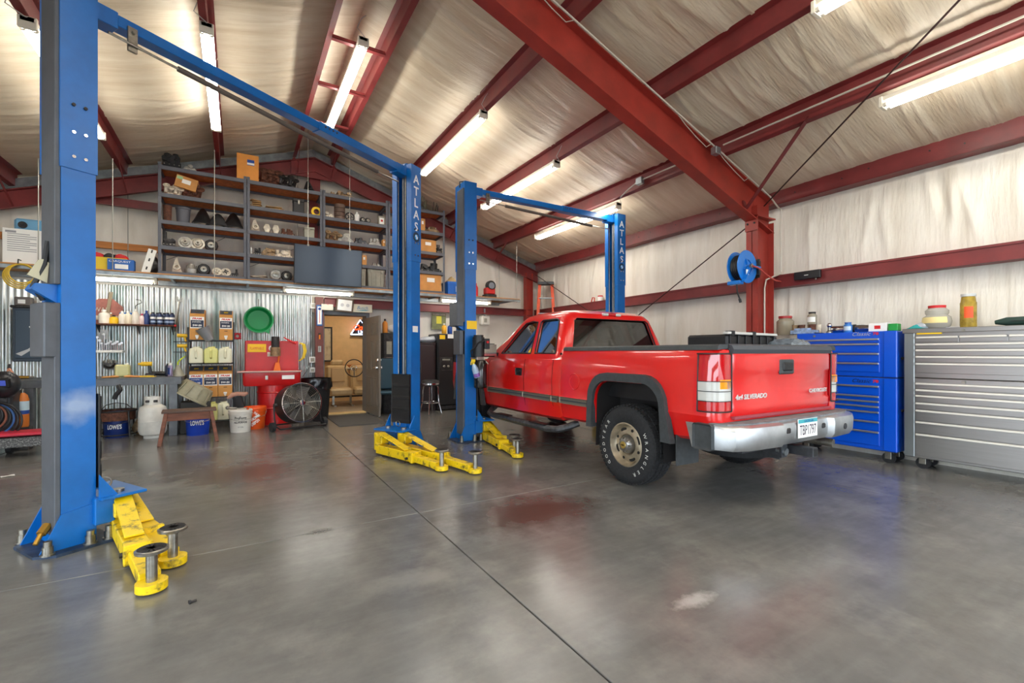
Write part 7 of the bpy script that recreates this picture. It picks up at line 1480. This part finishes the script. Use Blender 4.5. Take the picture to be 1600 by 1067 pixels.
jar('small blue plastic jar in front of the chrome pipe', XT-.13, pX(1325, 515, XT-.13).y, ZT, .045, .125, mat('blue_jar', (54, 120, 196), .3), mat('blue_jar_lid', (40, 90, 170), .4), mat('jar_print', (190, 210, 230), .5))
t = thing('white_parts_box', 'white parts box near the end of the blue chest', 'box', (XT-.08, pX(1375, 510, XT-.08).y, ZT)); obj('box', G().bx(-.07, .07, -.09, .09, 0, .10, .004), PAPER, t); obj('red_print', G().bx(-.0715, -.07, -.03, .03, .03, .07), REDP, t)
one('pipe_fitting', G().cyl((0, -.12, .05), (0, .12, .05), .05, n=18).cyl((0, -.14, .05), (0, -.12, .05), .058, n=18), STEEL, 'short steel pipe behind the white parts box', 'pipe', (XT+.13, pX(1370, 500, XT+.13).y, ZT))
one('green_box', G().bx(-.05, .05, -.045, .045, 0, .085, .006), mat('green_box', (24, 150, 60), .4), 'green plastic box at the end of the blue chest', 'box', (XT-.1, YA+.055, ZT))
one('torn_carton', G().bx(-.09, .09, -.14, .14, 0, .05, .004).cyl((-.05, -.1, .06), (-.05, .1, .06), .018), mat('blue_white_pack', (130, 150, 180), .5, var=.3, vs=20), 'flat blue and white packet at the back end of the blue chest', 'packet', (XT-.10, YB-.05, ZT))
# ---- things on the stainless chest
XT2 = 6.62
t = thing('barrel_jar', 'round-shouldered snack jar with red lid on the steel chest', 'jar', (XT2, pX(1464, 500, XT2).y, ZS)); obj('glass', G().lathe([(0, 0), (.085, 0), (.115, .03), (.125, .08), (.115, .13), (.09, .15), (.10, .17), (.10, .20), (.075, .225), (.07, .235), (0, .235)], 26), mat('clear_jar', (222, 220, 210), .08, trans=.55), t); obj('lid', G().lathe([(.074, .22), (.076, .255), (0, .258)], 22), REDP, t); obj('label', G().lathe([(.1255, .06), (.1265, .08), (.119, .125)], 16, RZ(100), 2.4), mat('jar_label', (236, 216, 150), .5), t); obj('contents', G().lathe([(0, .01), (.08, .01), (.108, .04), (.10, .06), (0, .07)], 18), mat('mixed_bolts', (140, 128, 116), .6, var=.4, vs=50), t)
t = thing('oil_bottle', 'tall clear bottle of amber liquid with orange label on steel chest', 'bottle', (XT2, pX(1513, 500, XT2).y, ZS)); obj('bottle', G().lathe([(0, 0), (.062, 0), (.066, .01), (.066, .26), (.06, .275), (.056, .32), (.05, .33), (0, .33)], 24), mat('amber_plastic', (186, 158, 70), .15, trans=.3, var=.2, vs=10), t); obj('cap', G().lathe([(.05, .325), (.06, .328), (.06, .355), (0, .358)], 20), mat('frosted_cap', (206, 208, 206), .4), t)
lb = obj('label', G().lathe([(.0668, .10), (.0668, .22)], 12, RZ(165), 1.1), mat('orange_label2', (226, 86, 30), .5), t)
one('clear_wrap', G().sph((0, 0, .035), (.05, .09, .04), 12, 8), mat('clear_film', (190, 196, 204), .2, bump=.9, bs=16), 'crumpled clear wrapper at the left of the steel chest', 'wrapper', (XT2-.05, SB-.13, ZS))
one('teal_cloth', G().grid(12, 8, lambda u, v: Vector(((u-.5)*.12, (v-.5)*.16, .004+.05*math.sin(PI*u)*math.sin(PI*v)*(.6+.4*math.sin(11*u+7*v))))), mat('teal_cloth', (40, 150, 150), .8), 'crumpled teal cloth beside the snack jar', 'cloth', (XT2-.08, pX(1432, 508, XT2-.08).y, ZS))
t = thing('green_case', 'dark green rifle case lying on the steel chest', 'case', (XT2+.02, .92, ZS)); obj('body', G().tube([(0, .52, .045), (0, .44, .05), (0, -.45, .055)], [.02, .042, .05], 12), mat('dark_green_case', (34, 62, 56), .5), t); obj('seam', G().bx(-.052, .052, -.44, .40, .049, .055, .002), IRON, t)
one('paper_slip', G().bx(-.04, .04, -.07, .07, 0, .012, .002), mat('pale_slip', (206, 208, 214), .6), 'folded paper slip between jar and bottle on the steel chest', 'paper', (XT2+.0, pX(1488, 508, XT2).y, ZS))
# ---- hose reel on the column
rl = thing('hose_reel', 'blue hose reel bolted to the red wall column', 'hose reel', (6.22, FRY-.02, pY(1155, 418, FRY).z)); RB = mat('reel_blue', (22, 118, 208), .3, coat=.2)
cx = -.27
for y in (-.075, .075): obj('flange', G().lathe([(.10, -.006), (.22, -.006), (.225, .0), (.22, .006), (.10, .006), (.10, -.006)], 32, T(cx, y, 0) @ FRONT), RB, rl); 
for y in (-.082, .082):
    for k in range(4): a = k*PI/2+.4; obj('flange_spoke', G().bar((cx+.03*math.cos(a), y*.9, .03*math.sin(a)), (cx+.11*math.cos(a), y*.9, .11*math.sin(a)), .04, .01), RB, rl)
obj('drum', G().cyl((cx, -.07, 0), (cx, .07, 0), .11, n=24), RB, rl)
for k in range(5): obj('hose_wrap', G().tor((cx, -.052+k*.026, 0), .15, .026, RX(90), 28, 6), BLACK, rl)
obj('arm', G().bar((cx, -.11, 0), (-.05, -.11, .0), .02, .07, .004, up=(0, 1, 0)).bar((cx, -.11, 0), (cx-.12, -.11, -.19), .06, .012, .003).bar((cx-.12, -.11, -.19), (cx-.16, -.11, -.22), .05, .012), RB, rl); obj('arm', G().bar((cx, .11, 0), (-.05, .11, .0), .02, .07, .004, up=(0, 1, 0)), RB, rl)
obj('base', G().bx(-.06, -.02, -.12, .12, -.10, .10, .004).bx(-.02, 0, -.1, .1, -.13, .13, .004), IRON, rl); obj('axle_cap', G().cyl((cx, -.12, 0), (cx, -.15, 0), .03), STEEL, rl)
obj('roller_guide', G().bx(cx-.20, cx-.10, -.09, .09, -.25, -.20, .006), RB, rl); obj('hose_end', G().tube([(cx-.15, -.02, -.22), (cx-.14, -.02, -.34), (cx-.10, -.03, -.44)], .010, 8), BLACK, rl); obj('coupler', G().cyl((cx-.10, -.03, -.44), (cx-.085, -.035, -.49), .017), IRON, rl)
obj('inlet_hose', G().tube([(cx, -.15, 0), (cx+.10, -.17, -.02), (.10, -.18, -.13), (.28, -.16, -.155), (.50, -.12, -.15)], .010, 8), mat('red_hose', (190, 74, 66), .5), rl); obj('sticker', G().bx(cx-.09, cx-.03, -.1185, -.117, -.12, -.05), PAPER, rl)
c0, c1 = pX(1242, 437, 6.66), pX(1283, 422, 6.66)
t = thing('wall_speaker', 'flat black soundbar fixed to the right wall girt', 'speaker', (6.665, (c0.y+c1.y)/2, (c0.z+c1.z)/2)); L_ = abs(c0.y-c1.y)/2; obj('case', G().bx(-.035, .01, -L_, L_, -.055, .055, .006), BLACK, t); obj('badge', G().bx(-.0365, -.035, -.02, .03, -.006, .002), PAPER, t); obj('foot', G().bx(-.02, 0, -L_*.7, -L_*.6, -.075, -.055), STEEL, t)
c_ = pX(915, 468, 6.74); t = thing('bottle_on_girt', 'white canister with red lid on the far right girt', 'canister', (6.78, pX(938, 468, 6.78).y, 2.40)); obj('can', G().cyl((0, 0, 0), (0, 0, .10), .055, n=16), PAPER, t); obj('lid', G().cyl((0, 0, .10), (0, 0, .125), .057, n=16), REDP, t)
one('red_clamp', G().tube([(0, -.06, 0), (0, -.06, .09), (0, .0, .10), (0, .05, .0)], .012, 8), mat('red_clamp', (206, 60, 40), .5), 'red spring clamp left of the canister on the girt', 'clamp', (6.78, pX(926, 468, 6.78).y, 2.41))
# ---- scraps on the floor
q = pZ(302, 941); t = thing('bolt_scrap', 'dark bolt lying on the floor before the near lift arm', 'bolt', (q.x, q.y, 0), 30); obj('shank', G().cyl((-.012, 0, .006), (.014, 0, .006), .006, n=8), IRON, t); obj('head', G().cyl((-.02, 0, .009), (-.012, 0, .009), .011, n=6), IRON, t)
q = pZ(12, 744); one('paper_scrap', G().grid(4, 3, lambda u, v: Vector(((u-.5)*.10, (v-.5)*.06, .002+.006*math.sin(3*u+2*v)**2))), PAPER, 'small white paper scrap on the floor at the left edge', 'paper', (q.x, q.y, 0), 20)
